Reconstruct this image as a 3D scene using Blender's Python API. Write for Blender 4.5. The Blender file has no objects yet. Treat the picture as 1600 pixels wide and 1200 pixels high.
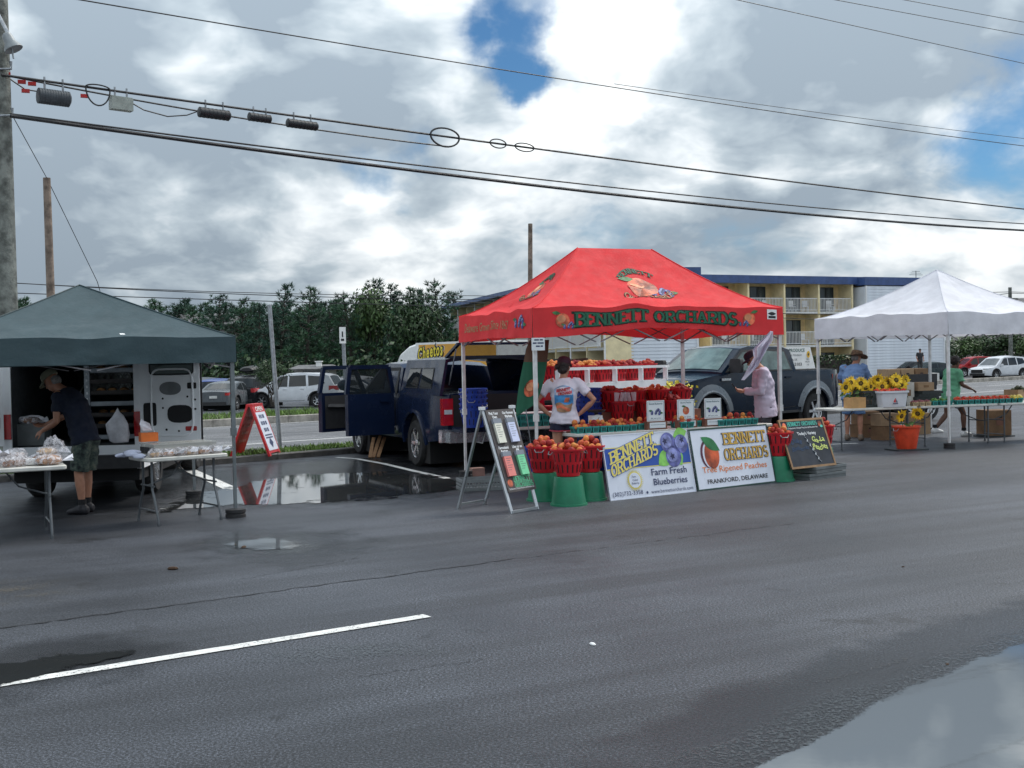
import bpy, bmesh, math, random
from mathutils import Vector, Matrix, noise as mnoise
from math import sin, cos, pi, radians as rad, atan2, hypot, sqrt
random.seed(7)
SC = bpy.context.scene
COL = SC.collection
# ------------------------------------------------------------ camera
FPX, EYE = 1850.0, 1.7
PIT, ROL = rad(1.08), rad(1.2)
FW = Vector((0, cos(PIT), -sin(PIT)))
U0 = Vector((0, sin(PIT), cos(PIT)))
R0 = Vector((1, 0, 0))
RT = R0 * cos(ROL) - U0 * sin(ROL)
UP = U0 * cos(ROL) + R0 * sin(ROL)
camd = bpy.data.cameras.new('camera')
cam = bpy.data.objects.new('camera', camd)
COL.objects.link(cam)
m4 = Matrix((RT, UP, -FW)).transposed().to_4x4()
m4.translation = (0, 0, EYE)
cam.matrix_world = m4
camd.sensor_width = 36
camd.lens = 36 * FPX / 1600
camd.clip_end = 2500
SC.camera = cam
SC.view_settings.view_transform = 'Standard'
SC.view_settings.look = 'None'
SC.view_settings.exposure = 0.8
SC.view_settings.gamma = 1.0
SC.view_settings.use_curve_mapping = False
SC.cycles.max_bounces = 6
SC.cycles.use_denoising = True
SC.cycles.transparent_max_bounces = 12

def ray(px, py):
    return RT * ((px - 800) / FPX) + UP * ((600 - py) / FPX) + FW

# ------------------------------------------------------------ sky, clouds and sun
SUN_EL, SUN_AZ = rad(48), rad(50)          # azimuth measured from +Y towards +X
W = bpy.data.worlds.new('World')
SC.world = W
W.use_nodes = True
wn, wl = W.node_tree.nodes, W.node_tree.links
wn.clear()

class NT:
    """small node-graph helper"""
    def __init__(s, tree):
        s.n, s.l = tree.nodes, tree.links
    def set(s, sock, v):
        if hasattr(v, 'is_output'):
            s.l.new(v, sock)
        else:
            sock.default_value = v
    def math(s, op, a, b=0.0, c=0.0, clamp=False):
        n = s.n.new('ShaderNodeMath'); n.operation = op; n.use_clamp = clamp
        s.set(n.inputs[0], a); s.set(n.inputs[1], b); s.set(n.inputs[2], c)
        return n.outputs[0]
    def vmath(s, op, a, b=(0, 0, 0), sc=None):
        n = s.n.new('ShaderNodeVectorMath'); n.operation = op
        s.set(n.inputs[0], a); s.set(n.inputs[1], b)
        if sc is not None: s.set(n.inputs['Scale'], sc)
        return n.outputs['Value'] if op in ('DOT_PRODUCT', 'LENGTH', 'DISTANCE') else n.outputs[0]
    def noise(s, vec, scale, detail=4.0, rough=0.55, dist=0.0, dims='3D'):
        n = s.n.new('ShaderNodeTexNoise'); n.noise_dimensions = dims
        if vec is not None: s.l.new(vec, n.inputs['Vector'])
        n.inputs['Scale'].default_value = scale; n.inputs['Detail'].default_value = detail
        n.inputs['Roughness'].default_value = rough; n.inputs['Distortion'].default_value = dist
        return n.outputs['Fac']
    def voro(s, vec, scale, feat='F1'):
        n = s.n.new('ShaderNodeTexVoronoi'); n.feature = feat
        s.l.new(vec, n.inputs['Vector']); n.inputs['Scale'].default_value = scale
        return n.outputs['Distance']
    def range(s, v, a, b, c=0.0, d=1.0, smooth=True):
        n = s.n.new('ShaderNodeMapRange'); n.interpolation_type = 'SMOOTHSTEP' if smooth else 'LINEAR'
        n.clamp = True
        s.set(n.inputs[0], v)
        for i, x in enumerate((a, b, c, d)): s.set(n.inputs[i + 1], x)
        return n.outputs[0]
    def ramp(s, v, stops):
        n = s.n.new('ShaderNodeValToRGB'); e = n.color_ramp.elements
        while len(e) < len(stops): e.new(0.5)
        for el, (p, c) in zip(e, stops):
            el.position = p; el.color = (*c, 1)
        s.set(n.inputs[0], v)
        return n.outputs[0]
    def mix(s, f, a, b):
        n = s.n.new('ShaderNodeMix'); n.data_type = 'RGBA'
        s.set(n.inputs[0], f)
        for k, v in ((6, a), (7, b)):
            if hasattr(v, 'is_output'): s.l.new(v, n.inputs[k])
            else: n.inputs[k].default_value = (*v[:3], 1)
        return n.outputs[2]
    def sep(s, v):
        n = s.n.new('ShaderNodeSeparateXYZ'); s.l.new(v, n.inputs[0]); return n.outputs
    def comb(s, x, y, z):
        n = s.n.new('ShaderNodeCombineXYZ')
        for i, q in enumerate((x, y, z)): s.set(n.inputs[i], q)
        return n.outputs[0]

g = NT(W.node_tree)
tc = wn.new('ShaderNodeTexCoord')
D = g.vmath('NORMALIZE', tc.outputs['Generated'])
sx, sy, sz = g.sep(D)
zz = g.math('ADD', g.math('ABSOLUTE', sz), 0.42)
P = g.comb(g.math('DIVIDE', sx, zz), g.math('DIVIDE', sy, zz), 0.37)
warp = g.vmath('SCALE', g.vmath('SUBTRACT', g.comb(g.noise(P, 3.6, 3), g.noise(g.vmath('ADD', P, (7, 3, 1)), 3.6, 3), 0.5), (0.5, 0.5, 0.5)), sc=0.13)
PW = g.vmath('ADD', P, warp)
big = g.noise(g.vmath('ADD', PW, (3.3, 1.9, 0)), 2.0, 6, 0.52)
fine = g.noise(g.vmath('ADD', PW, (11.0, 4.0, 2.0)), 4.4, 7, 0.54)

DV = g.vmath('SCALE', g.vmath('SUBTRACT', g.comb(g.noise(D, 8, 6, .6), g.noise(g.vmath('ADD', D, (5, 2, 8)), 8, 6, .6), g.noise(g.vmath('ADD', D, (1, 9, 4)), 8, 6, .6)), (.5, .5, .5)), sc=.13)
DW = g.vmath('ADD', D, DV)
def spot(px, py, sig, amp):
    d = ray(px, py).normalized()
    dp = g.math('SUBTRACT', 1.0, g.math('MULTIPLY', g.math('POWER', g.vmath('DISTANCE', DW, tuple(d)), 2.0), .5))
    return g.math('MULTIPLY', g.math('EXPONENT', g.math('DIVIDE', g.math('SUBTRACT', dp, 1.0), (sig / FPX) ** 2)), amp)

def total(base, spots):
    for sp in spots: base = g.math('ADD', base, spot(*sp))
    return base
# openings of blue between the clouds
relief = g.math('SUBTRACT', g.noise(g.vmath('ADD', PW, (11.0, 4.0, 2.0)), 4.4, 5, 0.5), g.noise(g.vmath('ADD', PW, (11.06, 4.05, 2.0)), 4.4, 5, 0.5))
relief2 = g.math('SUBTRACT', g.noise(g.vmath('ADD', PW, (3.3, 1.9, 0)), 2.4, 6, 0.5), g.noise(g.vmath('ADD', PW, (3.42, 2.0, 0)), 2.4, 6, 0.5))
cover = total(g.math('ADD', g.math('MULTIPLY', big, 0.9), g.math('SUBTRACT', g.math('MULTIPLY', fine, 0.9), .40)),
    [(850, 20, 44, -0.28), (790, 75, 36, -0.28), (820, 135, 30, -0.28), (840, 165, 24, -0.26), (585, 287, 40, -0.28), (670, 200, 38, -0.26), (1490, 195, 50, -0.15), (1575, 165, 42, -0.14), (1540, 90, 90, .10),
     (1555, 140, 60, -0.13), (950, 320, 110, 0.12), (1330, 300, 60, -0.06), (500, 340, 150, 0.10), (1000, 110, 130, 0.12), (200, 150, 300, 0.14), (1200, 110, 180, 0.14), (620, 110, 110, 0.12), (1540, 20, 160, 0.14), (1300, 420, 160, 0.1), (740, 260, 60, 0.1)])
cmask = g.range(cover, 0.22, 0.54)
bright = total(g.math('ADD', g.math('ADD', g.math('MULTIPLY', fine, 0.55), g.math('MULTIPLY', big, 0.45)), g.math('ADD', g.math('MULTIPLY', relief, 1.1), g.math('MULTIPLY', relief2, .5))),
    [(180, 190, 300, -0.27), (560, 150, 150, -0.16), (230, 400, 200, -0.08), (470, 380, 110, 0.20), (600, 330, 90, 0.16), (930, 90, 80, 0.22), (860, 230, 190, 0.16),
     (1120, 110, 140, -0.2), (1330, 130, 130, -0.2), (760, 330, 90, -0.10), (1480, 300, 120, 0.12), (1500, 410, 150, 0.12), (1180, 380, 130, 0.06), (690, 60, 60, 0.04), (1480, 60, 150, -0.10), (1180, 250, 150, -.06)])
ccol = g.ramp(bright, [(0.28, (0.18, 0.22, 0.26)), (0.44, (0.27, 0.315, 0.35)), (0.58, (0.41, 0.445, 0.47)), (0.72, (0.57, 0.595, 0.605)), (0.86, (0.66, 0.67, 0.66))])
sky = wn.new('ShaderNodeTexSky')
sky.sky_type = 'NISHITA'
sky.sun_disc = False
sky.sun_elevation = SUN_EL
sky.sun_rotation = SUN_AZ
sky.air_density = 1.0
sky.dust_density = 0.4
sky.ozone_density = 2.5
bg1 = wn.new('ShaderNodeBackground'); bg1.inputs[1].default_value = 0.05
wl.new(g.vmath('MULTIPLY', sky.outputs[0], (.44, .72, .92)), bg1.inputs[0])
bg2 = wn.new('ShaderNodeBackground'); bg2.inputs[1].default_value = 1.0
wl.new(g.vmath('SCALE', ccol, sc=g.math('ADD', .88, g.math('MULTIPLY', g.math('ABSOLUTE', sz), 1.7))), bg2.inputs[0])
mx = wn.new('ShaderNodeMixShader')
wl.new(cmask, mx.inputs[0]); wl.new(bg1.outputs[0], mx.inputs[1]); wl.new(bg2.outputs[0], mx.inputs[2])
wo = wn.new('ShaderNodeOutputWorld'); wl.new(mx.outputs[0], wo.inputs[0])

sund = bpy.data.lights.new('sun', 'SUN')
sund.energy = 1.5
sund.angle = rad(14)
sund.color = (1.0, 0.95, 0.88)
sun = bpy.data.objects.new('sun', sund)
COL.objects.link(sun)
sd = Vector((sin(SUN_AZ) * cos(SUN_EL), cos(SUN_AZ) * cos(SUN_EL), sin(SUN_EL)))
sun.rotation_euler = sd.to_track_quat('Z', 'Y').to_euler()

# ------------------------------------------------------------ where things stand
RA = rad(43)
RD = Vector((cos(RA), sin(RA), 0))          # along the road
RN = Vector((-sin(RA), cos(RA), 0))         # across the road
CURB, FAR = 18.75, 36.4

def lerp(a, b, t): return a + (b - a) * t
def interp(x, pts):
    if x <= pts[0][0]: return pts[0][1]
    for (a, b), (c, d) in zip(pts, pts[1:]):
        if x <= c: return b + (d - b) * (x - a) / (c - a)
    return pts[-1][1]
TZ = [(20.2, 0.0), (36.4, -0.31), (42, -0.45)]
def tz(x, y): return interp(x * RN.x + y * RN.y, TZ)
def G(px, py, z=None):
    d = ray(px, py)
    q = z or 0.0
    for _ in range(50):
        p = Vector((0, 0, EYE)) + d * ((q - EYE) / d.z)
        if z is not None: break
        q = 0.5 * q + 0.5 * tz(p.x, p.y)
    return p
def at(px, py, Y):
    d = ray(px, py)
    return Vector((0, 0, EYE)) + d * (Y / d.y)
def sn(s, n, z=0.0):
    p = RD * s + RN * n
    return Vector((p.x, p.y, z))

# ------------------------------------------------------------ materials
MATS = {}
def M(name, col, rough=0.6, metal=0.0, var=0.12, vs=6.0, bump=0.0, bs=40.0, alpha=1.0, trans=0.0, spec=0.5, coat=0.0, emit=0.0):
    """principled with a little procedural variation of colour and relief"""
    if name in MATS: return MATS[name]
    m = bpy.data.materials.new(name); m.use_nodes = True
    t = NT(m.node_tree); b = t.n['Principled BSDF']
    tcn = t.n.new('ShaderNodeTexCoord')
    if var > 0:
        f = t.noise(tcn.outputs['Object'], vs, 5, 0.6)
        lo = tuple(c * (1 - var * 1.6) for c in col); hi = tuple(min(1, c * (1 + var * 1.4)) for c in col)
        t.l.new(t.mix(t.range(f, 0.3, 0.7), lo, hi), b.inputs['Base Color'])
        t.l.new(t.range(t.noise(tcn.outputs['Object'], vs * 2.3, 3), 0.3, 0.7, max(0.0, rough - 0.08), min(1, rough + 0.08)), b.inputs['Roughness'])
    else:
        b.inputs['Base Color'].default_value = (*col, 1)
        b.inputs['Roughness'].default_value = rough
    b.inputs['Metallic'].default_value = metal
    b.inputs['Specular IOR Level'].default_value = spec
    b.inputs['Alpha'].default_value = alpha
    b.inputs['Transmission Weight'].default_value = trans
    b.inputs['Coat Weight'].default_value = coat
    b.inputs['Coat Roughness'].default_value = 0.04
    if bump > 0:
        bn = t.n.new('ShaderNodeBump'); bn.inputs['Strength'].default_value = bump; bn.inputs['Distance'].default_value = 0.02
        t.l.new(t.noise(tcn.outputs['Object'], bs, 5, 0.6), bn.inputs['Height']); t.l.new(bn.outputs[0], b.inputs['Normal'])
    MATS[name] = m
    return m

def glass_mat(name, tint=(0.02, 0.03, 0.035), clear=0.25):
    """car or window glass: dark glossy pane that lets some light through"""
    if name in MATS: return MATS[name]
    m = bpy.data.materials.new(name); m.use_nodes = True
    t = NT(m.node_tree); b = t.n['Principled BSDF']
    b.inputs['Base Color'].default_value = (*tint, 1); b.inputs['Roughness'].default_value = 0.03
    b.inputs['Specular IOR Level'].default_value = 0.5
    tr = t.n.new('ShaderNodeBsdfTransparent'); mxs = t.n.new('ShaderNodeMixShader')
    mxs.inputs[0].default_value = clear
    t.l.new(b.outputs[0], mxs.inputs[1]); t.l.new(tr.outputs[0], mxs.inputs[2])
    t.l.new(mxs.outputs[0], t.n['Material Output'].inputs[0])
    MATS[name] = m
    return m

def cloth_mat(name, col, rough=0.85, sheer=0.25, var=0.06, vs=3.0):
    """woven cloth or canopy fabric that lets a little light through"""
    if name in MATS: return MATS[name]
    m = M(name, col, rough, var=var, vs=vs, bump=0.8, bs=3.5, spec=0.2)
    t = NT(m.node_tree); b = t.n['Principled BSDF']
    tl = t.n.new('ShaderNodeBsdfTranslucent'); tl.inputs[0].default_value = (*col, 1)
    mxs = t.n.new('ShaderNodeMixShader'); mxs.inputs[0].default_value = sheer
    t.l.new(b.outputs[0], mxs.inputs[1]); t.l.new(tl.outputs[0], mxs.inputs[2])
    t.l.new(mxs.outputs[0], t.n['Material Output'].inputs[0])
    return m

# ------------------------------------------------------------ mesh building
class MB:
    def __init__(s):
        s.v, s.f, s.mi, s.cur = [], [], [], 0
    def use(s, i): s.cur = i; return s
    def add(s, vs, fs):
        o = len(s.v); s.v += [tuple(p) for p in vs]
        for f in fs:
            s.f.append(tuple(i + o for i in f)); s.mi.append(s.cur)
        return s
    def box(s, c, d, rz=0.0, m=None):
        x, y, z = d[0] / 2, d[1] / 2, d[2] / 2
        vs = [Vector((a, b, e)) for e in (-z, z) for b in (-y, y) for a in (-x, x)]
        R = m or Matrix.Rotation(rz, 3, 'Z')
        vs = [R @ p + Vector(c) for p in vs]
        return s.add(vs, [(0, 2, 3, 1), (4, 5, 7, 6), (0, 1, 5, 4), (2, 6, 7, 3), (0, 4, 6, 2), (1, 3, 7, 5)])
    def bar(s, a, b, w, h=None, up=(0, 0, 1)):
        """square bar from a to b"""
        a, b = Vector(a), Vector(b); h = h or w
        d = (b - a).normalized(); u = Vector(up)
        if abs(d.dot(u)) > 0.98: u = Vector((1, 0, 0))
        x = d.cross(u).normalized(); y = x.cross(d)
        vs = [p + x * (i * w / 2) + y * (j * h / 2) for p in (a, b) for i, j in ((-1, -1), (1, -1), (1, 1), (-1, 1))]
        return s.add(vs, [(3, 2, 1, 0), (4, 5, 6, 7), (0, 1, 5, 4), (1, 2, 6, 5), (2, 3, 7, 6), (3, 0, 4, 7)])
    def tube(s, pts, r, n=8, cap=True, flat=None):
        """tube through pts; r a number or a list"""
        pts = [Vector(p) for p in pts]; k = len(pts)
        rs = r if isinstance(r, (list, tuple)) else [r] * k
        base = len(s.v); ref = None; rings = []
        for i, p in enumerate(pts):
            d = (pts[min(i + 1, k - 1)] - pts[max(i - 1, 0)])
            if d.length < 1e-9: d = Vector((0, 0, 1))
            d.normalize()
            if ref is None:
                ref = Vector((0, 0, 1)) if abs(d.z) < 0.9 else Vector((1, 0, 0))
            x = d.cross(ref)
            if x.length < 1e-4: x = d.cross(Vector((0, 1, 0)))
            x.normalize(); y = x.cross(d); ref = y
            fx, fy = flat if flat else (1, 1)
            rings.append([p + x * cos(2 * pi * j / n) * rs[i] * fx + y * sin(2 * pi * j / n) * rs[i] * fy for j in range(n)])
        return s.rings(rings, cap)
    def rings(s, rings, cap=True, closed=True):
        k, n = len(rings), len(rings[0])
        vs = [p for r in rings for p in r]; fs = []
        for i in range(k - 1):
            for j in range(n if closed else n - 1):
                a, b = i * n + j, i * n + (j + 1) % n
                fs.append((a, b, b + n, a + n))
        if cap:
            fs.append(tuple(range(n - 1, -1, -1))); fs.append(tuple((k - 1) * n + j for j in range(n)))
        return s.add(vs, fs)
    def lathe(s, prof, c=(0, 0, 0), n=16, cap=True, m=None):
        """prof: (radius, z) from bottom to top"""
        R = m or Matrix.Identity(3); c = Vector(c)
        return s.rings([[c + R @ Vector((r * cos(2 * pi * j / n), r * sin(2 * pi * j / n), z)) for j in range(n)] for r, z in prof], cap)
    def ball(s, c, r, n=10, k=6, sc=(1, 1, 1), m=None):
        R = m or Matrix.Identity(3)
        rr = []
        for i in range(k + 1):
            a = -pi / 2 + pi * i / k
            q = max(cos(a), 0.02)
            rr.append([Vector(c) + R @ Vector((r * q * cos(2 * pi * j / n) * sc[0], r * q * sin(2 * pi * j / n) * sc[1], r * sin(a) * sc[2])) for j in range(n)])
        return s.rings(rr, True)
    def prism(s, poly, m, t):
        """2-D polygon (x, y) extruded by t along local z, placed by the 4x4 matrix m"""
        n = len(poly)
        vs = [m @ Vector((x, y, 0)) for x, y in poly] + [m @ Vector((x, y, t)) for x, y in poly]
        fs = [tuple(range(n - 1, -1, -1)), tuple(range(n, 2 * n))] + [(i, (i + 1) % n, n + (i + 1) % n, n + i) for i in range(n)]
        return s.add(vs, fs)
    def grid(s, fn, nu, nv, closed_u=False):
        vs = [fn(i / nu, j / nv) for j in range(nv + 1) for i in range(nu + 1)]
        w = nu + 1
        return s.add(vs, [(j * w + i, j * w + i + 1, (j + 1) * w + i + 1, (j + 1) * w + i) for j in range(nv) for i in range(nu)])
    def mesh(s, name, mats, smooth=None):
        me = bpy.data.meshes.new(name)
        me.from_pydata(s.v, [], s.f)
        for m in (mats if isinstance(mats, (list, tuple)) else [mats]): me.materials.append(m)
        me.polygons.foreach_set('material_index', s.mi)
        me.update()
        if smooth: smooth_mesh(me, smooth)
        return me
    def build(s, name, mats, parent=None, smooth=None, kind=None):
        return link(name, s.mesh(name, mats, smooth), parent, kind)

def smooth_mesh(me, ang=40.0):
    bm = bmesh.new(); bm.from_mesh(me)
    bmesh.ops.remove_doubles(bm, verts=bm.verts, dist=1e-5)
    bmesh.ops.recalc_face_normals(bm, faces=bm.faces)
    lim = rad(ang)
    for f in bm.faces: f.smooth = True
    for e in bm.edges:
        e.smooth = len(e.link_faces) == 2 and e.calc_face_angle(0) < lim
    bm.to_mesh(me); bm.free()
    me.update()

def link(name, me, parent=None, kind=None):
    o = bpy.data.objects.new(name, me); COL.objects.link(o)
    if parent is not None: o.parent = parent
    if kind: o['kind'] = kind
    return o
def tag(o, label, cat, group=None):
    o['label'] = label; o['category'] = cat
    if group: o['group'] = group
    return o
def thing(name, label, cat, loc=(0, 0, 0), rz=0.0, group=None):
    o = bpy.data.objects.new(name, None); COL.objects.link(o)
    o.empty_display_size = 0.1
    o.location = loc; o.rotation_euler = (0, 0, rz)
    return tag(o, label, cat, group)
def kids(o): return list(o.children)
KIDS = {}
def tree_of(o):
    out = {}
    for x in bpy.data.objects:
        if x.parent: out.setdefault(x.parent.name, []).append(x)
    return out
def dup(o, loc, rz=None, label=None, group=None, sc=None):
    """a copy of a thing, its parts and their sub-parts"""
    r = o.copy(); COL.objects.link(r); r.location = loc
    if rz is not None: r.rotation_euler = (0, 0, rz)
    if sc is not None: r.scale = (sc, sc, sc) if isinstance(sc, (int, float)) else sc
    if label: r['label'] = label
    if group: r['group'] = group
    for ch in o.children:
        c = ch.copy(); COL.objects.link(c); c.parent = r
        for gch in ch.children:
            d = gch.copy(); COL.objects.link(d); d.parent = c
    return r

# ------------------------------------------------------------ lettering
_txt = {}
def text2d(body, bold=0.0, shear=0.0, space=1.0):
    """flat letters of the built-in face as (verts, faces, width, height), lower left at 0,0"""
    key = (body, bold, shear, space)
    if key in _txt: return _txt[key]
    c = bpy.data.curves.new('t', 'FONT'); c.body = body; c.size = 1.0; c.offset = bold; c.shear = shear
    c.space_character = space; c.resolution_u = 2; c.fill_mode = 'FRONT'; c.dimensions = '2D'
    o = bpy.data.objects.new('t', c); COL.objects.link(o)
    dg = bpy.context.evaluated_depsgraph_get(); dg.update()
    e = o.evaluated_get(dg); me = e.to_mesh()
    vs = [(v.co.x, v.co.y) for v in me.vertices]; fs = [tuple(p.vertices) for p in me.polygons]
    e.to_mesh_clear(); bpy.data.objects.remove(o); bpy.data.curves.remove(c)
    x0 = min(v[0] for v in vs); y0 = min(v[1] for v in vs); x1 = max(v[0] for v in vs); y1 = max(v[1] for v in vs)
    vs = [(a - x0, b - y0) for a, b in vs]
    _txt[key] = (vs, fs, x1 - x0, y1 - y0)
    return _txt[key]

# slab-serif capitals on a 0..1 high body: strokes as polylines, serifs marked at the stroke ends
_A = lambda cx, cy, rx, ry, a, b, n=12: [(cx + rx * cos(rad(a + (b - a) * i / n)), cy + ry * sin(rad(a + (b - a) * i / n))) for i in range(n + 1)]
SLAB_FONT = {
 'B': (0.66, [[(.12, 0), (.12, 1)], [(.12, 1), (.38, 1)] + _A(.38, .76, .22, .24, 90, -90) + [(.12, .52)], [(.36, .52)] + _A(.38, .26, .25, .26, 90, -90) + [(.12, 0)]], [(.12, 0), (.12, 1)]),
 'E': (0.62, [[(.12, 0), (.12, 1)], [(.12, 1), (.56, 1), (.56, .84)], [(.12, .52), (.42, .52)], [(.12, 0), (.57, 0), (.57, .18)]], [(.12, 0), (.12, 1)]),
 'N': (0.76, [[(.13, 0), (.13, 1)], [(.13, 1), (.63, 0)], [(.63, 0), (.63, 1)]], [(.13, 0), (.13, 1), (.63, 1)]),
 'T': (0.66, [[(.33, 0), (.33, 1)], [(.04, .82), (.04, 1), (.62, 1), (.62, .82)]], [(.33, 0)]),
 'O': (0.74, [_A(.37, .5, .27, .5, 0, 360, 22)], []),
 'R': (0.70, [[(.12, 0), (.12, 1)], [(.12, 1), (.38, 1)] + _A(.38, .75, .22, .25, 90, -90) + [(.12, .5)], [(.36, .5), (.60, 0)]], [(.12, 0), (.12, 1), (.60, 0)]),
 'C': (0.68, [_A(.37, .5, .27, .5, 48, 312, 18)], [(.55, .87)]),
 'H': (0.76, [[(.13, 0), (.13, 1)], [(.63, 0), (.63, 1)], [(.13, .5), (.63, .5)]], [(.13, 0), (.13, 1), (.63, 0), (.63, 1)]),
 'A': (0.76, [[(.12, 0), (.38, 1)], [(.38, 1), (.64, 0)], [(.22, .34), (.54, .34)]], [(.12, 0), (.64, 0)]),
 'D': (0.74, [[(.12, 0), (.12, 1)], [(.12, 1), (.34, 1)] + _A(.34, .5, .29, .5, 90, -90, 14) + [(.12, 0)]], [(.12, 0), (.12, 1)]),
 'S': (0.62, [_A(.31, .74, .21, .26, 35, 270, 12) + _A(.31, .25, .23, .25, 90, -145, 12)], []),
 ' ': (0.36, [], []), "'": (0.22, [[(.1, 1), (.1, .78)]], []),
}
def slab2d(body, w=0.15):
    vs, fs, x = [], [], 0.0
    def quad(a, b, c, d):
        o = len(vs); vs.extend((a, b, c, d)); fs.append((o, o + 1, o + 2, o + 3))
    for ch in body:
        adv, strokes, serifs = SLAB_FONT[ch]
        for st in strokes:
            for (ax, ay), (bx, by) in zip(st, st[1:]):
                dx, dy = bx - ax, by - ay; L = hypot(dx, dy) or 1
                # thick uprights, thinner crossbars
                k = w * (0.5 if abs(dy) > abs(dx) * 0.6 else 0.38)
                nx, ny = -dy / L * k, dx / L * k; ex, ey = dx / L * k * 0.55, dy / L * k * 0.55
                quad((x + ax - ex + nx, ay - ey + ny), (x + ax - ex - nx, ay - ey - ny), (x + bx + ex - nx, by + ey - ny), (x + bx + ex + nx, by + ey + ny))
        for sx_, sy_ in serifs:
            h = w * 0.36
            quad((x + sx_ - w * 1.05, sy_ - h), (x + sx_ + w * 1.05, sy_ - h), (x + sx_ + w * 1.05, sy_ + h), (x + sx_ - w * 1.05, sy_ + h))
        x += adv
    return vs, fs, x, 1.0, True

def put2d(t, fn, x, y, w=None, h=None, warp=None):
    """place flat letters in the box x, y (lower left), w and/or h, of the surface fn(u, v) -> point; returns verts, faces"""
    vs, fs, tw, th = t[:4]
    sx_ = w / tw if w else None; sy_ = h / th if h else None
    sx_ = sx_ or sy_; sy_ = sy_ or sx_
    out = []
    for i, (a, b) in enumerate(vs):
        u, v = x + a * sx_, y + b * sy_
        if warp: u, v = warp(u, v)
        out.append(fn(u, v, (i // 4) * 3e-5 if len(t) > 4 else 0.0))
    return out, fs
def lettering(parent, mat, items, name='lettering'):
    """items: list of (text2d, fn, x, y, w, h[, warp]) joined as one flat print"""
    b = MB()
    for it in items:
        vs, fs = put2d(*it); b.add(vs, fs)
    return b.build(name, mat, parent)
def disc2d(cx, cy, rx, ry, n=20, rot=0.0):
    c, s_ = cos(rot), sin(rot)
    pts = [(rx * cos(2 * pi * i / n), ry * sin(2 * pi * i / n)) for i in range(n)]
    return [(cx + a * c - b * s_, cy + a * s_ + b * c) for a, b in pts]
def leaf2d(x0, y0, x1, y1, wd, n=8):
    dx, dy = x1 - x0, y1 - y0; L = hypot(dx, dy); nx, ny = -dy / L, dx / L
    up = [(x0 + dx * i / n + nx * wd * sin(pi * i / n), y0 + dy * i / n + ny * wd * sin(pi * i / n)) for i in range(n + 1)]
    dn = [(x0 + dx * i / n - nx * wd * sin(pi * i / n), y0 + dy * i / n - ny * wd * sin(pi * i / n)) for i in range(n - 1, 0, -1)]
    return up + dn
def polys(parent, mat, plist, fn, name='print'):
    b = MB()
    for p in plist:
        n = len(p)
        if n > 4:
            cx = sum(q[0] for q in p) / n; cy = sum(q[1] for q in p) / n
            b.add([fn(cx, cy)] + [fn(*q) for q in p], [(0, i + 1, (i + 1) % n + 1) for i in range(n)])
        else: b.add([fn(*q) for q in p], [tuple(range(n))])
    return b.build(name, mat, parent)
def plane_fn(o, ux, uy, off=0.0):
    """fn(u, v) on the plane through o with axes ux, uy lifted by off along its normal"""
    o, ux, uy = Vector(o), Vector(ux), Vector(uy); nz = ux.cross(uy).normalized()
    return lambda u, v, k=0.0: o + ux * u + uy * v + nz * (off + k)
def lift(fn, k): return lambda u, v, kk=0.0: fn(u, v, k + kk)
# ------------------------------------------------------------ ground, lot, road
def asphalt(name, base, wet=0.35, grain=1.0, tint=(.87, .96, 1.16)):
    m = bpy.data.materials.new(name); m.use_nodes = True
    t = NT(m.node_tree); b = t.n['Principled BSDF']
    o = t.n.new('ShaderNodeTexCoord').outputs['Object']
    speck = t.math('ADD', t.math('MULTIPLY', t.noise(o, 70, 2, 0.6), .5), t.math('MULTIPLY', t.noise(o, 170, 2, 0.6), .5))
    stone = t.voro(o, 62)
    patch = t.noise(o, 0.55, 5, 0.6); patch2 = t.noise(t.vmath('ADD', o, (31, 7, 0)), 0.16, 4, 0.55)
    c = t.ramp(speck, [(0.38, tuple(base * 0.15 * k for k in tint)), (0.50, tuple(base * .95 * k for k in tint)), (0.62, tuple(base * 4.2 * k for k in tint))])
    dark = t.range(patch, 0.32, 0.68, 0.72, 1.18)
    dark2 = t.range(patch2, 0.35, 0.65, 0.82, 1.12)
    # drag marks along the lanes, oil drips and paler worn patches
    rot = t.n.new('ShaderNodeVectorRotate'); rot.rotation_type = 'Z_AXIS'; t.l.new(o, rot.inputs[0]); rot.inputs['Angle'].default_value = -rad(28)
    lane = t.range(t.noise(t.vmath('MULTIPLY', rot.outputs[0], (.10, 1.15, 1)), 1.0, 4, .6), .36, .66, .66, 1.28)
    oil = t.range(t.noise(t.vmath('ADD', o, (3, 51, 0)), .9, 6, .68), .60, .67, 1.0, .5)
    c2 = t.vmath('SCALE', c, sc=t.math('MULTIPLY', t.math('MULTIPLY', dark, dark2), t.math('MULTIPLY', lane, oil)))
    t.l.new(c2, b.inputs['Base Color'])
    t.l.new(t.range(patch, 0.3, 0.7, 0.50 - 0.12 * wet, 0.64), b.inputs['Roughness'])
    b.inputs['Specular IOR Level'].default_value = 0.34
    bn = t.n.new('ShaderNodeBump'); bn.inputs['Strength'].default_value = 0.55 * grain; bn.inputs['Distance'].default_value = 0.006
    t.l.new(t.math('ADD', t.math('MULTIPLY', stone, 0.8), speck), bn.inputs['Height']); t.l.new(bn.outputs[0], b.inputs['Normal'])
    return m
A_LOT = asphalt('lot asphalt', 0.033)
A_ROAD = asphalt('road asphalt', 0.085, 0.1, 0.7, (1, 1, 1.04))

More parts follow.
